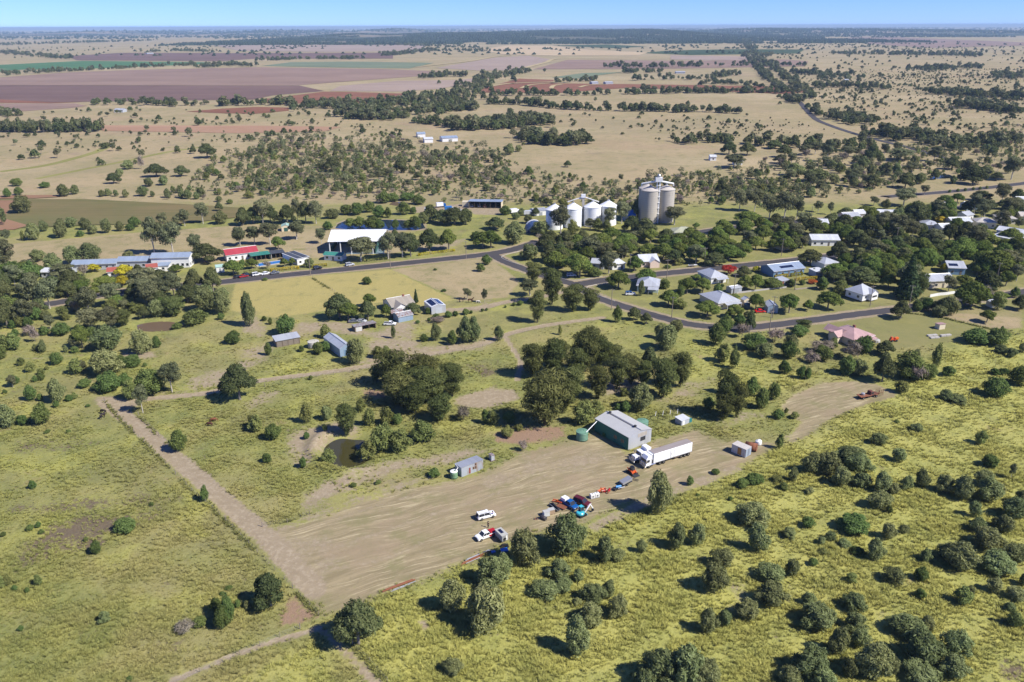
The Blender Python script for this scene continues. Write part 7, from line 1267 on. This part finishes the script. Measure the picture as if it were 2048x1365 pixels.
# scrub on the plain: the largest stand as trees of their own, the rest as one mass each
SCRUB = []
SCRUB += fill('P', [(330, 395), (420, 330), (560, 290), (760, 300), (1000, 320), (1080, 355), (1000, 400), (760, 395), (640, 385), (480, 400)], 230, 'blbmlgvd', (3.5, 7.5), (.75, 1.05))
SCRUB += fill('P', [(1000, 395), (1090, 350), (1300, 365), (1600, 360), (1640, 400), (1500, 425), (1340, 420), (1080, 415)], 120, 'bllvlgd', (2.5, 6), (.8, 1.1))
SCRUB += fill('P', [(1420, 400), (1500, 330), (1760, 290), (2060, 300), (2060, 350), (1900, 370), (1700, 380), (1600, 400)], 110, 'gbmlbgd', (5, 10), (.8, 1.1))
far_list = SCRUB
print('plants', len(PLANTS), 'scrub', len(SCRUB))
SCRUB.sort(key=lambda a: -a[3]/a[1].length)
for kd, c, wm, hm in SCRUB[:290]: x, y = proj(c); PLANTS.append(('q'+kd, x, y, wm, hm, c))

# --- labels that single each plant out
LANDMARKS = [('large farm shed', 1245, 870), ('long white trailer', 1345, 900), ('weathered container', 1480, 905), ('patched tin shed', 938, 940), ('nearest farm dam', 697, 905), ('orange skid steer', 1263, 945), ('teal excavator', 1165, 1028), ('white wagon', 970, 1030), ('grey camper', 1000, 1075), ('pipe stack', 945, 1118), ('rusty beams', 797, 1175), ('long dirt track', 430, 1000), ('track corner', 215, 812), ('two cows', 425, 846), ('lower track', 560, 1275), ('purple weed patch', 180, 1070), ('left picture edge', 10, 950), ('bottom left corner', 40, 1330), ('bottom edge', 760, 1350), ('bottom right corner', 1990, 1340), ('right picture edge', 2030, 1020), ('mown clearing', 1640, 800), ('derelict truck', 1741, 790), ('pink roofed house', 1710, 672), ('cream garden shed', 1880, 652), ('white house on stumps', 1718, 590), ('blue grey garage', 1545, 622), ('solar house', 1563, 548), ('corner house', 1283, 575), ('red flowering tree', 1456, 540), ('cream roadside house', 1440, 610), ('peach house', 1300, 525), ('street junction', 1150, 570), ('upper junction', 990, 508), ('white homestead', 800, 612), ('solar shed', 868, 612), ('tin workshop', 808, 638), ('hay shed', 685, 692), ('timber lean-to', 573, 682), ('dirt track bend', 1010, 672), ('brown dam', 320, 651), ('crimson school hall', 485, 508), ('two storey classroom', 345, 522), ('long school building', 180, 535), ('white arena', 715, 490), ('blue dam', 735, 450), ('depot shed', 968, 408), ('white silos', 1160, 430), ('concrete silos', 1310, 410), ('green kiosk', 690, 517), ('swimming pool', 548, 522), ('school oval', 230, 480), ('weedy field', 150, 430), ('mint roofed shed', 570, 460), ('olive roofed house', 1365, 470), ('white town halls', 2010, 478), ('cream fenced house', 1880, 570), ('upper street', 1640, 440), ('highway', 1900, 384), ('highway pond', 1875, 354), ('red tiled house', 1568, 498), ('golden paddock', 600, 590), ('horses by the driveway', 930, 602), ('street parking row', 520, 550), ('far farm sheds', 880, 285), ('bonneted truck', 1275, 920), ('foreground corner tree', 715, 1285), ('tall yard tree', 1315, 1000), ('lower right thicket', 1760, 1320), ('she-oak grove', 1180, 730), ('left she-oak clump', 840, 760)]
ORD = ['first', 'second', 'third', 'fourth', 'fifth', 'sixth', 'seventh', 'eighth', 'ninth', 'tenth', 'eleventh', 'twelfth', 'thirteenth', 'fourteenth', 'fifteenth', 'sixteenth', 'seventeenth', 'eighteenth', 'nineteenth', 'twentieth', 'twenty-first', 'twenty-second', 'twenty-third', 'twenty-fourth', 'twenty-fifth', 'twenty-sixth', 'twenty-seventh', 'twenty-eighth', 'twenty-ninth', 'thirtieth']
LANDMARKS += [('green swale', 130, 315), ('orange soil strip', 380, 258), ('pine belt', 90, 265), ('scrubby rise', 470, 330), ('thin scrub slope', 600, 340), ('open scrub flat', 720, 370), ('shallow brown pond', 800, 410), ('lone round tree', 663, 335), ('creek gums', 1110, 285), ('rail scrub', 1100, 385), ('bare tan paddock', 1180, 345), ('white farm cottage', 1425, 322), ('gum stand', 1500, 345), ('open gum paddock', 1640, 350), ('pond paddock', 1780, 340), ('country road', 1860, 305), ('road gums', 1980, 310)]
def base_label(kind, x, y, wm, hm):
    nn = NAMES[kind][2] if len(kind) == 1 else 'scrub bush'; kind = kind[-1]
    best = min(LANDMARKS, key=lambda l: math.hypot(l[1]-x, 1.6*(l[2]-y))); dx, dy = x-best[1], y-best[2]
    size = 'small' if wm < 3.2 else ('large' if wm > 8.5 else 'medium'); shape = 'tall' if hm > 1.25*wm else ('low' if hm < .62*wm else 'rounded')
    if abs(dx) < 18 and abs(dy) < 14: rel = 'right beside the'
    elif abs(dx) > 1.3*abs(dy): rel = 'left of the' if dx < 0 else 'right of the'
    else: rel = 'behind the' if dy < 0 else 'in front of the'
    if 'edge' in best[0] or 'corner' in best[0]: rel = 'near the'
    return '%s %s %s %s %s' % (size, shape, nn, rel, best[0])
lab = {}
for i, (kd, x, y, wm, hm, c) in enumerate(PLANTS):
    lab.setdefault(base_label(kd, x, y, wm, hm), []).append(i)
LABEL = {}
for l, ids in lab.items():
    if len(ids) == 1: LABEL[ids[0]] = l; continue
    ids.sort(key=lambda i: PLANTS[i][1])
    for j, i in enumerate(ids): LABEL[i] = l+', '+(ORD[j]+' from left' if j < 30 else 'rightmost of all')
cnt = {}
for i, (kd, x, y, wm, hm, c) in enumerate(PLANTS):
    scrub = kd[0] == 'q'; k = kd[-1]; pr = protos(k); v_ = pr[i % len(pr)]; W0, H0 = NOM[k]; z = float(ground_h(np.array([c.x]), np.array([c.y]))[0]); loc = (c.x, c.y, max(z, -.9))
    rz = random.uniform(0, 6.28); ax_ = random.uniform(.88, 1.13); sc = (wm/W0*ax_, wm/W0/ax_, hm/H0)
    if scrub:
        o = bpy.data.objects.new('scrub_tree', v_[2]); COL.objects.link(o); o.location = loc; o.rotation_euler = (0, 0, rz); o.scale = sc
        nm = 'left of the silos' if x < 1040 else ('behind the silos' if x < 1420 else 'between the silos and the highway'); tag(o, LABEL[i], 'bush', 'scrub on the plain '+nm); continue
    px = hm*ppm(x, max(y, 60))
    if px > 15 and k not in 'bvl':
        r_ = thing(NAMES[k][0], LABEL[i], NAMES[k][1], loc, rz, GROUPS[k]); r_.scale = sc
        for nm, me_ in (('crown', v_[0]), ('trunk', v_[1])): o = bpy.data.objects.new(nm, me_); COL.objects.link(o); o.parent = r_
    elif px > 30:
        r_ = thing(NAMES[k][0], LABEL[i], NAMES[k][1], loc, rz, GROUPS[k]); r_.scale = sc
        for nm, me_ in (('foliage', v_[0]), ('stem', v_[1])): o = bpy.data.objects.new(nm, me_); COL.objects.link(o); o.parent = r_
    else:
        o = bpy.data.objects.new(NAMES[k][0], v_[2]); COL.objects.link(o); o.location = loc; o.rotation_euler = (0, 0, rz); o.scale = sc; tag(o, LABEL[i], NAMES[k][1], GROUPS[k])

# ------------------------------------------------------------ masses nobody could count: instanced by geometry nodes
def lib(name, meshes):
    c = bpy.data.collections.new(name)
    for i, m in enumerate(meshes): c.objects.link(bpy.data.objects.new('%s_%02d' % (name, i), m))
    return c
def scatter(name, pts, scl, rot, coll, label, idx=None):
    n = len(pts); me = bpy.data.meshes.new(name); me.vertices.add(n); me.vertices.foreach_set('co', np.asarray(pts, np.float32).ravel())
    a = me.attributes.new('sc', 'FLOAT_VECTOR', 'POINT'); a.data.foreach_set('vector', np.asarray(scl, np.float32).ravel())
    a = me.attributes.new('rt', 'FLOAT_VECTOR', 'POINT'); r = np.zeros((n, 3), np.float32); r[:, 2] = rot; a.data.foreach_set('vector', r.ravel())
    a = me.attributes.new('ix', 'INT', 'POINT'); a.data.foreach_set('value', np.asarray(idx if idx is not None else np.random.randint(0, 1000, n), np.int32))
    o = bpy.data.objects.new(name, me); COL.objects.link(o); tag(o, label, None, kind='stuff')
    ng = bpy.data.node_groups.new(name+'_nodes', 'GeometryNodeTree'); ng.interface.new_socket('Geometry', in_out='INPUT', socket_type='NodeSocketGeometry'); ng.interface.new_socket('Geometry', in_out='OUTPUT', socket_type='NodeSocketGeometry')
    gi = ng.nodes.new('NodeGroupInput'); go = ng.nodes.new('NodeGroupOutput'); ip = ng.nodes.new('GeometryNodeInstanceOnPoints'); ci = ng.nodes.new('GeometryNodeCollectionInfo')
    ci.inputs['Collection'].default_value = coll; ci.inputs['Separate Children'].default_value = True; ci.inputs['Reset Children'].default_value = True; ip.inputs['Pick Instance'].default_value = True
    def na(nm, dt): q = ng.nodes.new('GeometryNodeInputNamedAttribute'); q.data_type = dt; q.inputs[0].default_value = nm; return q.outputs[0]
    L = ng.links.new; L(gi.outputs[0], ip.inputs['Points']); L(ci.outputs[0], ip.inputs['Instance']); L(na('ix', 'INT'), ip.inputs['Instance Index']); L(na('sc', 'FLOAT_VECTOR'), ip.inputs['Scale'])
    e2r = ng.nodes.new('FunctionNodeEulerToRotation'); L(na('rt', 'FLOAT_VECTOR'), e2r.inputs[0]); L(e2r.outputs[0], ip.inputs['Rotation']); L(ip.outputs[0], go.inputs[0])
    o.modifiers.new('scatter', 'NODES').node_group = ng; return o
def far_protos(kind, n, leaf, cnt_=5):
    out = []
    for i in range(cnt_):
        rng = np.random.default_rng(900+ord(kind)+i); lb = lobes_for(kind, rng); sp = SPEC[kind]; V = leaves_np(rng, lb, n, leaf, sp[2], sp[3], 1.15, 0); tb = MB(); tb.tube((0, 0, -.2), (0, 0, NOM[kind][1]*.5), .2, .12, 5); out.append(mesh_np('far_tree', V, [LM[kind], BARK], tb))
    return out
FARG = lib('far_gum', far_protos('m', 420, .95)+far_protos('g', 300, .8, 4)); FARB = lib('far_bush', far_protos('b', 150, .55)+far_protos('v', 130, .55, 2)+far_protos('l', 110, .55, 4)+far_protos('g', 130, .6, 3)+[protos('d')[0][2]])
from mathutils.noise import noise as mn
def stuff_fill(name, label, coll, items, nom):
    pts = []; scl = []
    for c, wm, hm in items: pts.append((c.x, c.y, 0)); scl.append((wm/nom[0], wm/nom[0], hm/nom[1]))
    return scatter(name, pts, scl, np.random.rand(len(pts))*6.28, coll, label)
FPOLY = [[(p.x, p.y) for p in [G(*q) for q in PL(f[1], f[2])]] for f in FIELDS]
def fz(k, pts, n, w, asp=(.65, .95)):
    out = []
    for kd, c, wm, hm in fill(k, pts, n*3, 'm', w, asp, hide=False):
        if len(out) < n and mn(Vector((c.x/55, c.y/55, 1.7))) > random.uniform(-.6, .3) and not any(inpoly((c.x, c.y), q) for q in FPOLY): out.append((c, wm, hm))
    return out
def band(k, pts, wd, n, w, asp=(.7, 1.0)):
    """trees along a line on the ground"""
    q = [GK(k, *p) for p in pts]; seg = [(b-a).length for a, b in zip(q, q[1:])]; tot = sum(seg); out = []
    for _ in range(n):
        t_ = random.random()*tot; i = 0
        while i < len(seg)-1 and t_ > seg[i]: t_ -= seg[i]; i += 1
        a, b = q[i], q[i+1]; d = (b-a).normalized(); nn = Vector((-d.y, d.x, 0)); wm = random.uniform(*w)*random.choice((.75, 1, 1, 1.2)); out.append((a+d*t_+nn*random.gauss(0, wd/2.5), wm, wm*random.uniform(*asp)))
    return out
stuff_fill('scrub_thicket', 'low scrub scattered over the dry plain behind the town', FARB, [(c, wm, hm) for kd, c, wm, hm in SCRUB[290:]]+fz('P', [(330, 400), (430, 330), (560, 285), (780, 300), (1010, 320), (1100, 350), (1300, 360), (1640, 365), (1600, 410), (1100, 415), (760, 400)], 1900, (1.3, 4.4))+fz('P', [(330, 395), (420, 320), (560, 275), (760, 270), (1000, 300), (1000, 380), (640, 390)], 700, (2, 5.5))+fz('P', [(1100, 395), (1300, 355), (1600, 330), (2060, 250), (2060, 330), (1650, 400)], 1100, (1.5, 5)), (5, 4.4))
T = []
T += band('Z2', [(2380-1990, 600), (0, 620), (-400, 615)], 22, 90, (8, 13))                 # pine edge left of the creek
T += band('Z2', [(350, 690), (560, 640), (700, 570), (860, 470), (1000, 430), (1120, 425)], 55, 260, (8, 14)); T += band('Z2', [(100, 690), (360, 600), (560, 570)], 45, 150, (8, 14))
T += band('Z2', [(440, 640), (640, 650), (820, 640)], 30, 110, (8, 13)); T += band('Z2', [(40, 690), (250, 700), (400, 690)], 22, 70, (8, 12))
T += band('Z2', [(470, 460), (620, 450), (760, 450)], 20, 50, (9, 14)); T += band('Z2', [(700, 740), (850, 760), (960, 720), (1100, 720), (1250, 720)], 45, 170, (8, 13))
T += band('Z2', [(1070, 800), (1200, 850), (1300, 830), (1420, 850)], 26, 80, (8, 13)); T += band('Z2', [(430, 720), (560, 730), (700, 745)], 10, 40, (6, 10)); T += band('Z2', [(850, 610), (1060, 615), (1300, 640), (1500, 650), (1700, 650), (1900, 655), (2048, 660)], 9, 95, (8, 13))
T += band('Z2', [(920, 560), (1060, 560), (1300, 560), (1550, 555), (1800, 550), (2048, 548), (2500, 545), (2700, 535)], 14, 120, (8, 14)); T += band('Z2', [(1530, 395), (1840, 398), (2048, 392), (2720, 385)], 20, 90, (12, 18))
T += band('Z2', [(1250, 490), (1400, 480), (1500, 470)], 20, 30, (8, 13)); T += band('Z2', [(1650, 430), (1800, 425), (1900, 425)], 25, 34, (9, 14)); T += band('Z2', [(1720, 475), (1900, 465), (2048, 470), (2200, 455), (2300, 440)], 25, 70, (8, 14))
T += band('Z1', [(0, 310), (200, 330), (400, 350)], 60, 90, (12, 18)); T += band('Z1', [(0, 445), (300, 425), (560, 412), (800, 400), (1150, 385)], 18, 110, (9, 15)); T += band('Z1', [(1190, 400), (1330, 380), (1480, 395)], 60, 90, (10, 15))
T += band('Z1', [(1480, 360), (1700, 352), (2048, 345)], 25, 70, (11, 16)); T += band('Z1', [(850, 310), (1050, 300), (1250, 308)], 60, 60, (11, 16)); T += band('Z1', [(0, 268), (400, 255), (900, 240)], 120, 160, (14, 22)); T += band('Z1', [(680, 215), (1300, 222), (2048, 225)], 120, 140, (14, 22))
T += band('Z1', [(0, 770), (200, 775), (400, 768), (590, 768)], 14, 120, (6, 9), (1.2, 1.6)); T += band('Z1', [(1700, 640), (1850, 632), (2048, 640)], 12, 60, (6, 9), (1.0, 1.4)); T += band('Z1', [(560, 610), (760, 615), (1000, 620), (1200, 618)], 18, 40, (8, 13)); T += band('Z1', [(1290, 620), (1500, 615), (1700, 610)], 16, 34, (8, 14)); T += band('Z1', [(0, 670), (120, 680)], 18, 16, (8, 13))
T += band('Z2', [(1000, 305), (700, 300), (500, 300), (260, 330)], 70, 120, (12, 18)); T += band('Z2', [(0, 262), (300, 262), (800, 285)], 70, 110, (12, 18)); T += band('Z2', [(240, 330), (380, 320)], 30, 30, (10, 15)); T += band('Z2', [(20, 350), (120, 345)], 30, 20, (10, 15))
# avenue along the country road
T += band('Z3', [(420, 235), (440, 300), (455, 350)], 46, 120, (13, 20)); T += band('Z3', [(450, 350), (500, 410), (560, 480), (610, 530), (640, 560)], 16, 140, (9, 14)); T += band('Z3', [(480, 340), (560, 390), (640, 440), (700, 500), (760, 560), (790, 600)], 22, 190, (9, 14)); T += band('Z3', [(500, 350), (540, 330), (590, 320)], 40, 30, (12, 17))
T += band('Z3', [(640, 575), (700, 600), (720, 610)], 16, 30, (8, 12)); T += band('Z3', [(800, 640), (850, 680), (870, 690)], 10, 22, (7, 11)); T += band('Z3', [(900, 700), (1000, 690), (1080, 700), (1100, 740)], 22, 60, (7, 12)); T += band('Z3', [(700, 430), (820, 440)], 40, 40, (10, 15))
T += band('Z3', [(920, 315), (1200, 322), (1500, 325), (1820, 330)], 90, 150, (12, 18)); T += band('Z3', [(1420, 415), (1600, 405), (1800, 400)], 60, 80, (10, 15)); T += band('Z3', [(1500, 545), (1680, 560), (1900, 575), (2048, 590)], 40, 110, (9, 14)); T += band('Z3', [(1700, 620), (1850, 650), (2048, 660)], 34, 100, (8, 13)); T += band('Z3', [(830, 515), (1000, 510), (1250, 525)], 26, 60, (8, 13)); T += band('Z3', [(0, 545), (200, 545), (560, 545)], 14, 60, (8, 12)); T += band('Z3', [(160, 500), (280, 490), (480, 510), (580, 520)], 14, 40, (8, 12)); T += band('Z3', [(0, 660), (120, 655), (280, 660), (400, 668)], 8, 34, (8, 12)); T += band('Z3', [(0, 838), (250, 830), (480, 850), (700, 860), (900, 870), (1200, 850)], 20, 90, (7, 12)); T += band('Z3', [(1150, 800), (1300, 790), (1500, 840), (1700, 860), (2048, 830)], 30, 150, (7, 12))
T += fz('Z3', [(1840, 440), (2048, 430), (2100, 470), (1900, 470)], 40, (10, 15)); T += fz('Z3', [(820, 440), (1050, 430), (1200, 480), (900, 480)], 40, (9, 14))
T += fz('P', [(480, 300), (560, 255), (760, 260), (1020, 300), (1000, 330), (700, 310)], 60, (4, 9)); T += fz('P', [(0, 300), (300, 250), (700, 200), (700, 240), (500, 290), (0, 380)], 45, (4, 9)); T += fz('P', [(1020, 300), (1100, 200), (1560, 200), (1700, 280), (1500, 300)], 26, (4, 8))
stuff_fill('woodland_belts', 'belts and lines of trees across the distant farmland', FARG, T, (10, 8.5))
T2 = fz('Z3', [(500, 260), (900, 250), (2048, 280), (2100, 420), (1300, 440), (700, 420), (560, 350)], 420, (6, 12))+fz('Z3', [(820, 440), (2100, 430), (2100, 720), (1500, 800), (1000, 720), (820, 600)], 520, (3, 9))+fz('Z3', [(700, 420), (2100, 400), (2100, 760), (1500, 830), (1000, 730), (760, 560)], 1500, (1.5, 4.5))+fz('Z1', [(0, 720), (2048, 700), (2300, 760), (1400, 880), (0, 900)], 260, (1.5, 4))+fz('Z3', [(-100, 700), (700, 700), (1000, 800), (300, 830), (-200, 830)], 160, (1.5, 4))+fz('Z1', [(0, 280), (1200, 280), (1400, 310), (400, 330), (0, 360)], 80, (6, 12))+fz('Z1', [(0, 650), (2048, 640), (2300, 720), (1400, 870), (0, 880)], 130, (3, 8))+fz('Z2', [(900, 660), (2048, 680), (2500, 700), (2500, 800), (1400, 800)], 50, (3, 7))
stuff_fill('paddock_trees', 'scattered trees in the far dry paddocks', FARG, T2, (10, 8.5))
# distant woodland on the ridges: lumpy crowns
def blobs(name, label, polys):
    V = []; F = []; ic = [(0, 0, 1), (1, 0, .1), (.31, .95, .1), (-.81, .59, .1), (-.81, -.59, .1), (.31, -.95, .1)]
    for k, pts, n, w, hh in polys:
        for c, wm, hm in fz(k, pts, n, w):
            b = len(V); h_ = hh(c) if callable(hh) else hh; a0 = random.random()*6
            for x, y, z in ic: s = random.uniform(.8, 1.2)*wm/2; V.append((c.x+s*(x*math.cos(a0)-y*math.sin(a0)), c.y+s*(x*math.sin(a0)+y*math.cos(a0)), h_+z*wm*.62))
            F += [(b, b+1+i, b+1+(i+1) % 5) for i in range(5)]
    me = bpy.data.meshes.new(name); me.from_pydata(V, [], F); me.materials.append(LM['m']); o = bpy.data.objects.new(name, me); COL.objects.link(o); tag(o, label, None, kind='stuff'); return o
from mathutils.bvhtree import BVHTree
_bv = []
for o in list(COL.objects):
    if o.name.startswith('hills'): _bv.append(BVHTree.FromPolygons([v.co for v in o.data.vertices], [p.vertices for p in o.data.polygons]))
def hill_z(c):
    z = 0.0
    for b in _bv:
        h_ = b.ray_cast(Vector((c.x, c.y, 4000)), Vector((0, 0, -1)))
        if h_[0] is not None: z = max(z, h_[0].z)
    return z
def fillx(x0, x1, y0, y1, n, w): return [(Vector((random.uniform(x0, x1), random.uniform(y0, y1), 0)), random.uniform(*w), 0) for _ in range(n)]
def blob_box(items, V, F):
    ic = [(0, 0, 1), (1, 0, .1), (.31, .95, .1), (-.81, .59, .1), (-.81, -.59, .1), (.31, -.95, .1)]
    for c, wm, _ in items:
        b = len(V); h_ = hill_z(c); a0 = random.random()*6
        for x, y, z in ic: s = random.uniform(.8, 1.2)*wm/2; V.append((c.x+s*(x*math.cos(a0)-y*math.sin(a0)), c.y+s*(x*math.sin(a0)+y*math.cos(a0)), h_+z*wm*.5))
        F += [(b, b+1+i, b+1+(i+1) % 5) for i in range(5)]
V = []; F = []
from mathutils import noise as mnoise
def thin(items, f, th): return [i for i in items if mnoise.noise(Vector((i[0].x*f, i[0].y*f, 3.3)))+.5*mnoise.noise(Vector((i[0].x*f*4, i[0].y*f*3, 8.3))) > th]
blob_box(thin(fillx(-2300, 2800, 5500, 10500, 28000, (18, 36)), .0013, -.10), V, F); blob_box(thin(fillx(1900, 7600, 7800, 14000, 10000, (22, 44)), .0012, -.12), V, F); blob_box(thin(fillx(-9500, -1800, 8400, 18000, 4600, (24, 50)), .0009, .02), V, F); blob_box(thin(fillx(-12000, 14000, 14000, 34000, 5600, (40, 90)), .0005, .05), V, F); blob_box(thin(fillx(-2600, 3000, 3500, 5700, 1400, (14, 22)), .0024, .12), V, F)
me = bpy.data.meshes.new('far_woodland'); me.from_pydata(V, [], F); me.materials.append(leaf_mat('far_woodland_leaves', (.022, .030, .016), (.060, .075, .036))); o = bpy.data.objects.new('far_woodland', me); COL.objects.link(o); tag(o, 'dark blue green woodland on the distant ridges', None, kind='stuff')

# ------------------------------------------------------------ hedges
def hedge(label, k, a, b, wd, h_, m):
    pa, pb = GK(k, *a), GK(k, *b); d = pb-pa; L_ = d.length; n = int(min(3000, L_*wd*h_*26+300)); rng = np.random.default_rng(int(L_*100)); p = rng.random((n, 3)); ax = rng.integers(0, 3, n); side = rng.integers(0, 2, n)
    for j in range(3): p[ax == j, j] = np.where((side[ax == j] == 1) | (j == 2), 1-.06*rng.random((ax == j).sum()), .06*rng.random((ax == j).sum()))
    p = (p-[.5, .5, 0])*[L_, wd, h_]; nr = rng.normal(size=(n, 3)); nr /= np.linalg.norm(nr, axis=1)[:, None]; t1 = np.cross(nr, [0, 0, 1.01]); t1 /= np.linalg.norm(t1, axis=1)[:, None]; t2 = np.cross(nr, t1); s = .17*(.6+.8*rng.random(n))[:, None]
    Vv = np.stack([p-t1*s, p+t2*s, p+t1*s, p-t2*s], 1).reshape(-1, 3); o = bpy.data.objects.new('hedge', mesh_np('hedge', Vv, [m])); COL.objects.link(o); o.location = (pa+pb)/2; o.rotation_euler = (0, 0, math.atan2(d.y, d.x)); tag(o, label, 'hedge')
hedge('clipped yellow hedge along the front of the solar house', 'U5', (655, 590), (810, 568), 1.2, 1.6, LM['y']); hedge('clipped yellow hedge at the right half of the solar house', 'U5', (850, 566), (990, 545), 1.2, 1.6, LM['y']); hedge('second yellow hedge below the solar house', 'U5', (900, 618), (1165, 592), 1.2, 1.4, LM['y'])
hedge('yellow green street hedge below the swimming pool', 'U2', (365, 475), (640, 448), 1.3, 1.3, LM['l']); hedge('street hedge under the pool kiosk', 'U2', (650, 447), (960, 420), 1.3, 1.3, LM['y']); hedge('short bright hedge at the gravel drive entrance', 'U2', (1090, 405), (1260, 390), 1.3, 1.3, LM['y']); hedge('low hedge on the street side of the arena', 'U2', (1680, 342), (1910, 318), 1.2, 1.2, LM['l']); hedge('long bright hedge right of the arena gums', 'B', (1460, 950), (1760, 912), 1.2, 1.2, LM['y'])

# ------------------------------------------------------------ long grass
def tuft(seed, n=22, h_=.8, sp=.75):
    rng = np.random.default_rng(seed); V = []
    for i in range(n):
        a = rng.random()*6.28; r = sp*.5*math.sqrt(rng.random()); b = np.array([r*math.cos(a), r*math.sin(a), 0]); l = h_*(.55+.6*rng.random()); le = .25+.5*rng.random(); d = np.array([math.cos(a), math.sin(a), 0]); p = np.array([-math.sin(a), math.cos(a), 0])*(.03+.035*rng.random())
        m = b+d*le*l*.35+np.array([.06, 0, l*.62]); e = b+d*le*l+np.array([.18*l, .03, l])
        V += [b-p, b+p, m+p*.9, m-p*.9, m-p*.9, m+p*.9, e+p*.35, e-p*.35]
    return mesh_np('tuft', np.array(V), [TUFT])
def blades(name, lush):
  global TUFT
  t = NT(name); v = t.pos(); c, *_ = grass_colour(t, v, lush); oi = t.n('ShaderNodeObjectInfo'); ge = t.n('ShaderNodeNewGeometry')
  c = t.mix(t.math('MULTIPLY', oi.outputs['Random'], .3), c, (.42, .40, .14)); c = t.mix(1.0, c, (1.10, 1.10, 1.08), 'MULTIPLY')
  upn = t.n('ShaderNodeVectorMath', operation='MULTIPLY_ADD'); t.l(ge.outputs['Normal'], upn.inputs[0]); upn.inputs[1].default_value = (.45, .45, .45); upn.inputs[2].default_value = (.12, -.05, .9); nz = t.n('ShaderNodeVectorMath', operation='NORMALIZE'); t.l(upn.outputs[0], nz.inputs[0])
  d = t.n('ShaderNodeBsdfDiffuse'); t.l(c, d.inputs[0]); t.l(nz.outputs[0], d.inputs['Normal']); tr = t.n('ShaderNodeBsdfTranslucent'); t.l(c, tr.inputs[0]); mx = t.n('ShaderNodeMixShader'); mx.inputs[0].default_value = .2; t.l(d.outputs[0], mx.inputs[1]); t.l(tr.outputs[0], mx.inputs[2]); t.l(mx.outputs[0], t.out.inputs[0]); TUFT = t.m
blades('grass_blades', None)
TL_ = lib('tuft', [tuft(i) for i in range(6)])
blades('lush_grass_blades', .85); TL2_ = lib('lush_tuft', [tuft(20+i, 24, 1.0, .8) for i in range(6)])
rng = np.random.default_rng(5); N = 430000
ty = 102+(330-102)*rng.random(N)**1.0; tx = (rng.random(N)*2-1)*(ty*.80+25)
keepd = np.clip(1.15*(178/ty)**1.8, 0.0, 1)*np.clip((320-ty)/80, 0, 1); kp = rng.random(N) < keepd*.62; tx, ty = tx[kp], ty[kp]
mk = mask_eval(tx, ty); bare = np.clip(mk['dirt']+mk['straw']+mk['lawn']*1.05+mk['red']+mk['dry']+mk['weed']*.3+mk['gold']*1.2, 0, 1)
cl = np.sin(tx*.21+2*np.sin(ty*.13))*np.sin(ty*.27+2*np.sin(tx*.11)); kp = (rng.random(len(tx)) > bare*1.3) & (rng.random(len(tx)) < .62+.4*cl)
for c_, a, b, rt, dep, bank in DAMS:
    dx, dy = tx-c_[0], ty-c_[1]; kp &= ((dx*math.cos(rt)+dy*math.sin(rt))/a)**2+((-dx*math.sin(rt)+dy*math.cos(rt))/b)**2 > 1.5
for fx, fy, fr in FOOT: kp &= (tx-fx)**2+(ty-fy)**2 > (fr*.8)**2
kp &= (np.min((tx[:, None]-RPA[None, ::3, 0])**2+(ty[:, None]-RPA[None, ::3, 1])**2, axis=1) > 36)
tx, ty = tx[kp], ty[kp]; tz = ground_h(tx, ty, {k_: v_[kp] for k_, v_ in mk.items()}); s = (.55+.65*rng.random(len(tx)))*(1+.35*cl[kp])*np.clip(ty/300, .85, 1.0)
print('tufts', len(tx)); lu = mk['lush'][kp] > .4; PT = np.stack([tx, ty, tz-.03], 1); s = s*.72; SS = np.stack([s*1.25, s*1.25, s*rng.uniform(.7, 1.15, len(tx))], 1); RT = rng.random(len(tx))*6.28
scatter('long_grass', PT[~lu], SS[~lu]*.9, RT[~lu], TL_, 'olive and straw coloured grass tufts around the farm'); scatter('tall_yellow_grass', PT[lu], SS[lu], RT[lu], TL2_, 'tall yellow green grass on the near right slope')

t = NT('fence_grass_blades'); oi = t.n('ShaderNodeObjectInfo'); t.principled(t.mix(oi.outputs['Random'], (.13, .14, .045), (.27, .26, .085)), .9, 0, .1); GTUFT = t.m; _T = TUFT; TUFT = GTUFT
GL_ = lib('fence_tuft', [tuft(50+i, 18, .8, .6) for i in range(4)]); TUFT = _T
pts = []
for ln, dens in (([(209, 804), (268, 868), (321, 919), (384, 984), (426, 1019), (466, 1058), (515, 1107), (569, 1161), (638, 1233)], 5), ([(1600, 640+20), (1700, 655)], 0), ([(690, 1275), (740, 1325), (775, 1365)], 5), ([(277, 832), (318, 872), (338, 890)], 3), ([(1790, 616+8), (1885, 636), (1985, 660), (2060, 677)], 4), ([(625, 557), (660, 579), (692, 602)], 4), ([(530, 776), (700, 748), (930, 704)], 1)):
    q = [G(*p) for p in ln]
    for a, b in zip(q, q[1:]):
        for _ in range(int((b-a).length*dens)):
            c = a+(b-a)*random.random(); 
            if mn(Vector((c.x*.12, c.y*.12, .5))) > -.35: pts.append((c.x+random.gauss(0, .35), c.y+random.gauss(0, .35), 0))
sc_ = [(s_*1.2, s_*1.2, s_) for s_ in (random.uniform(.4, .85) for _ in pts)]
scatter('fence_grass', pts, sc_, np.random.rand(len(pts))*6.28, GL_, 'dark green grass growing along the fence lines')
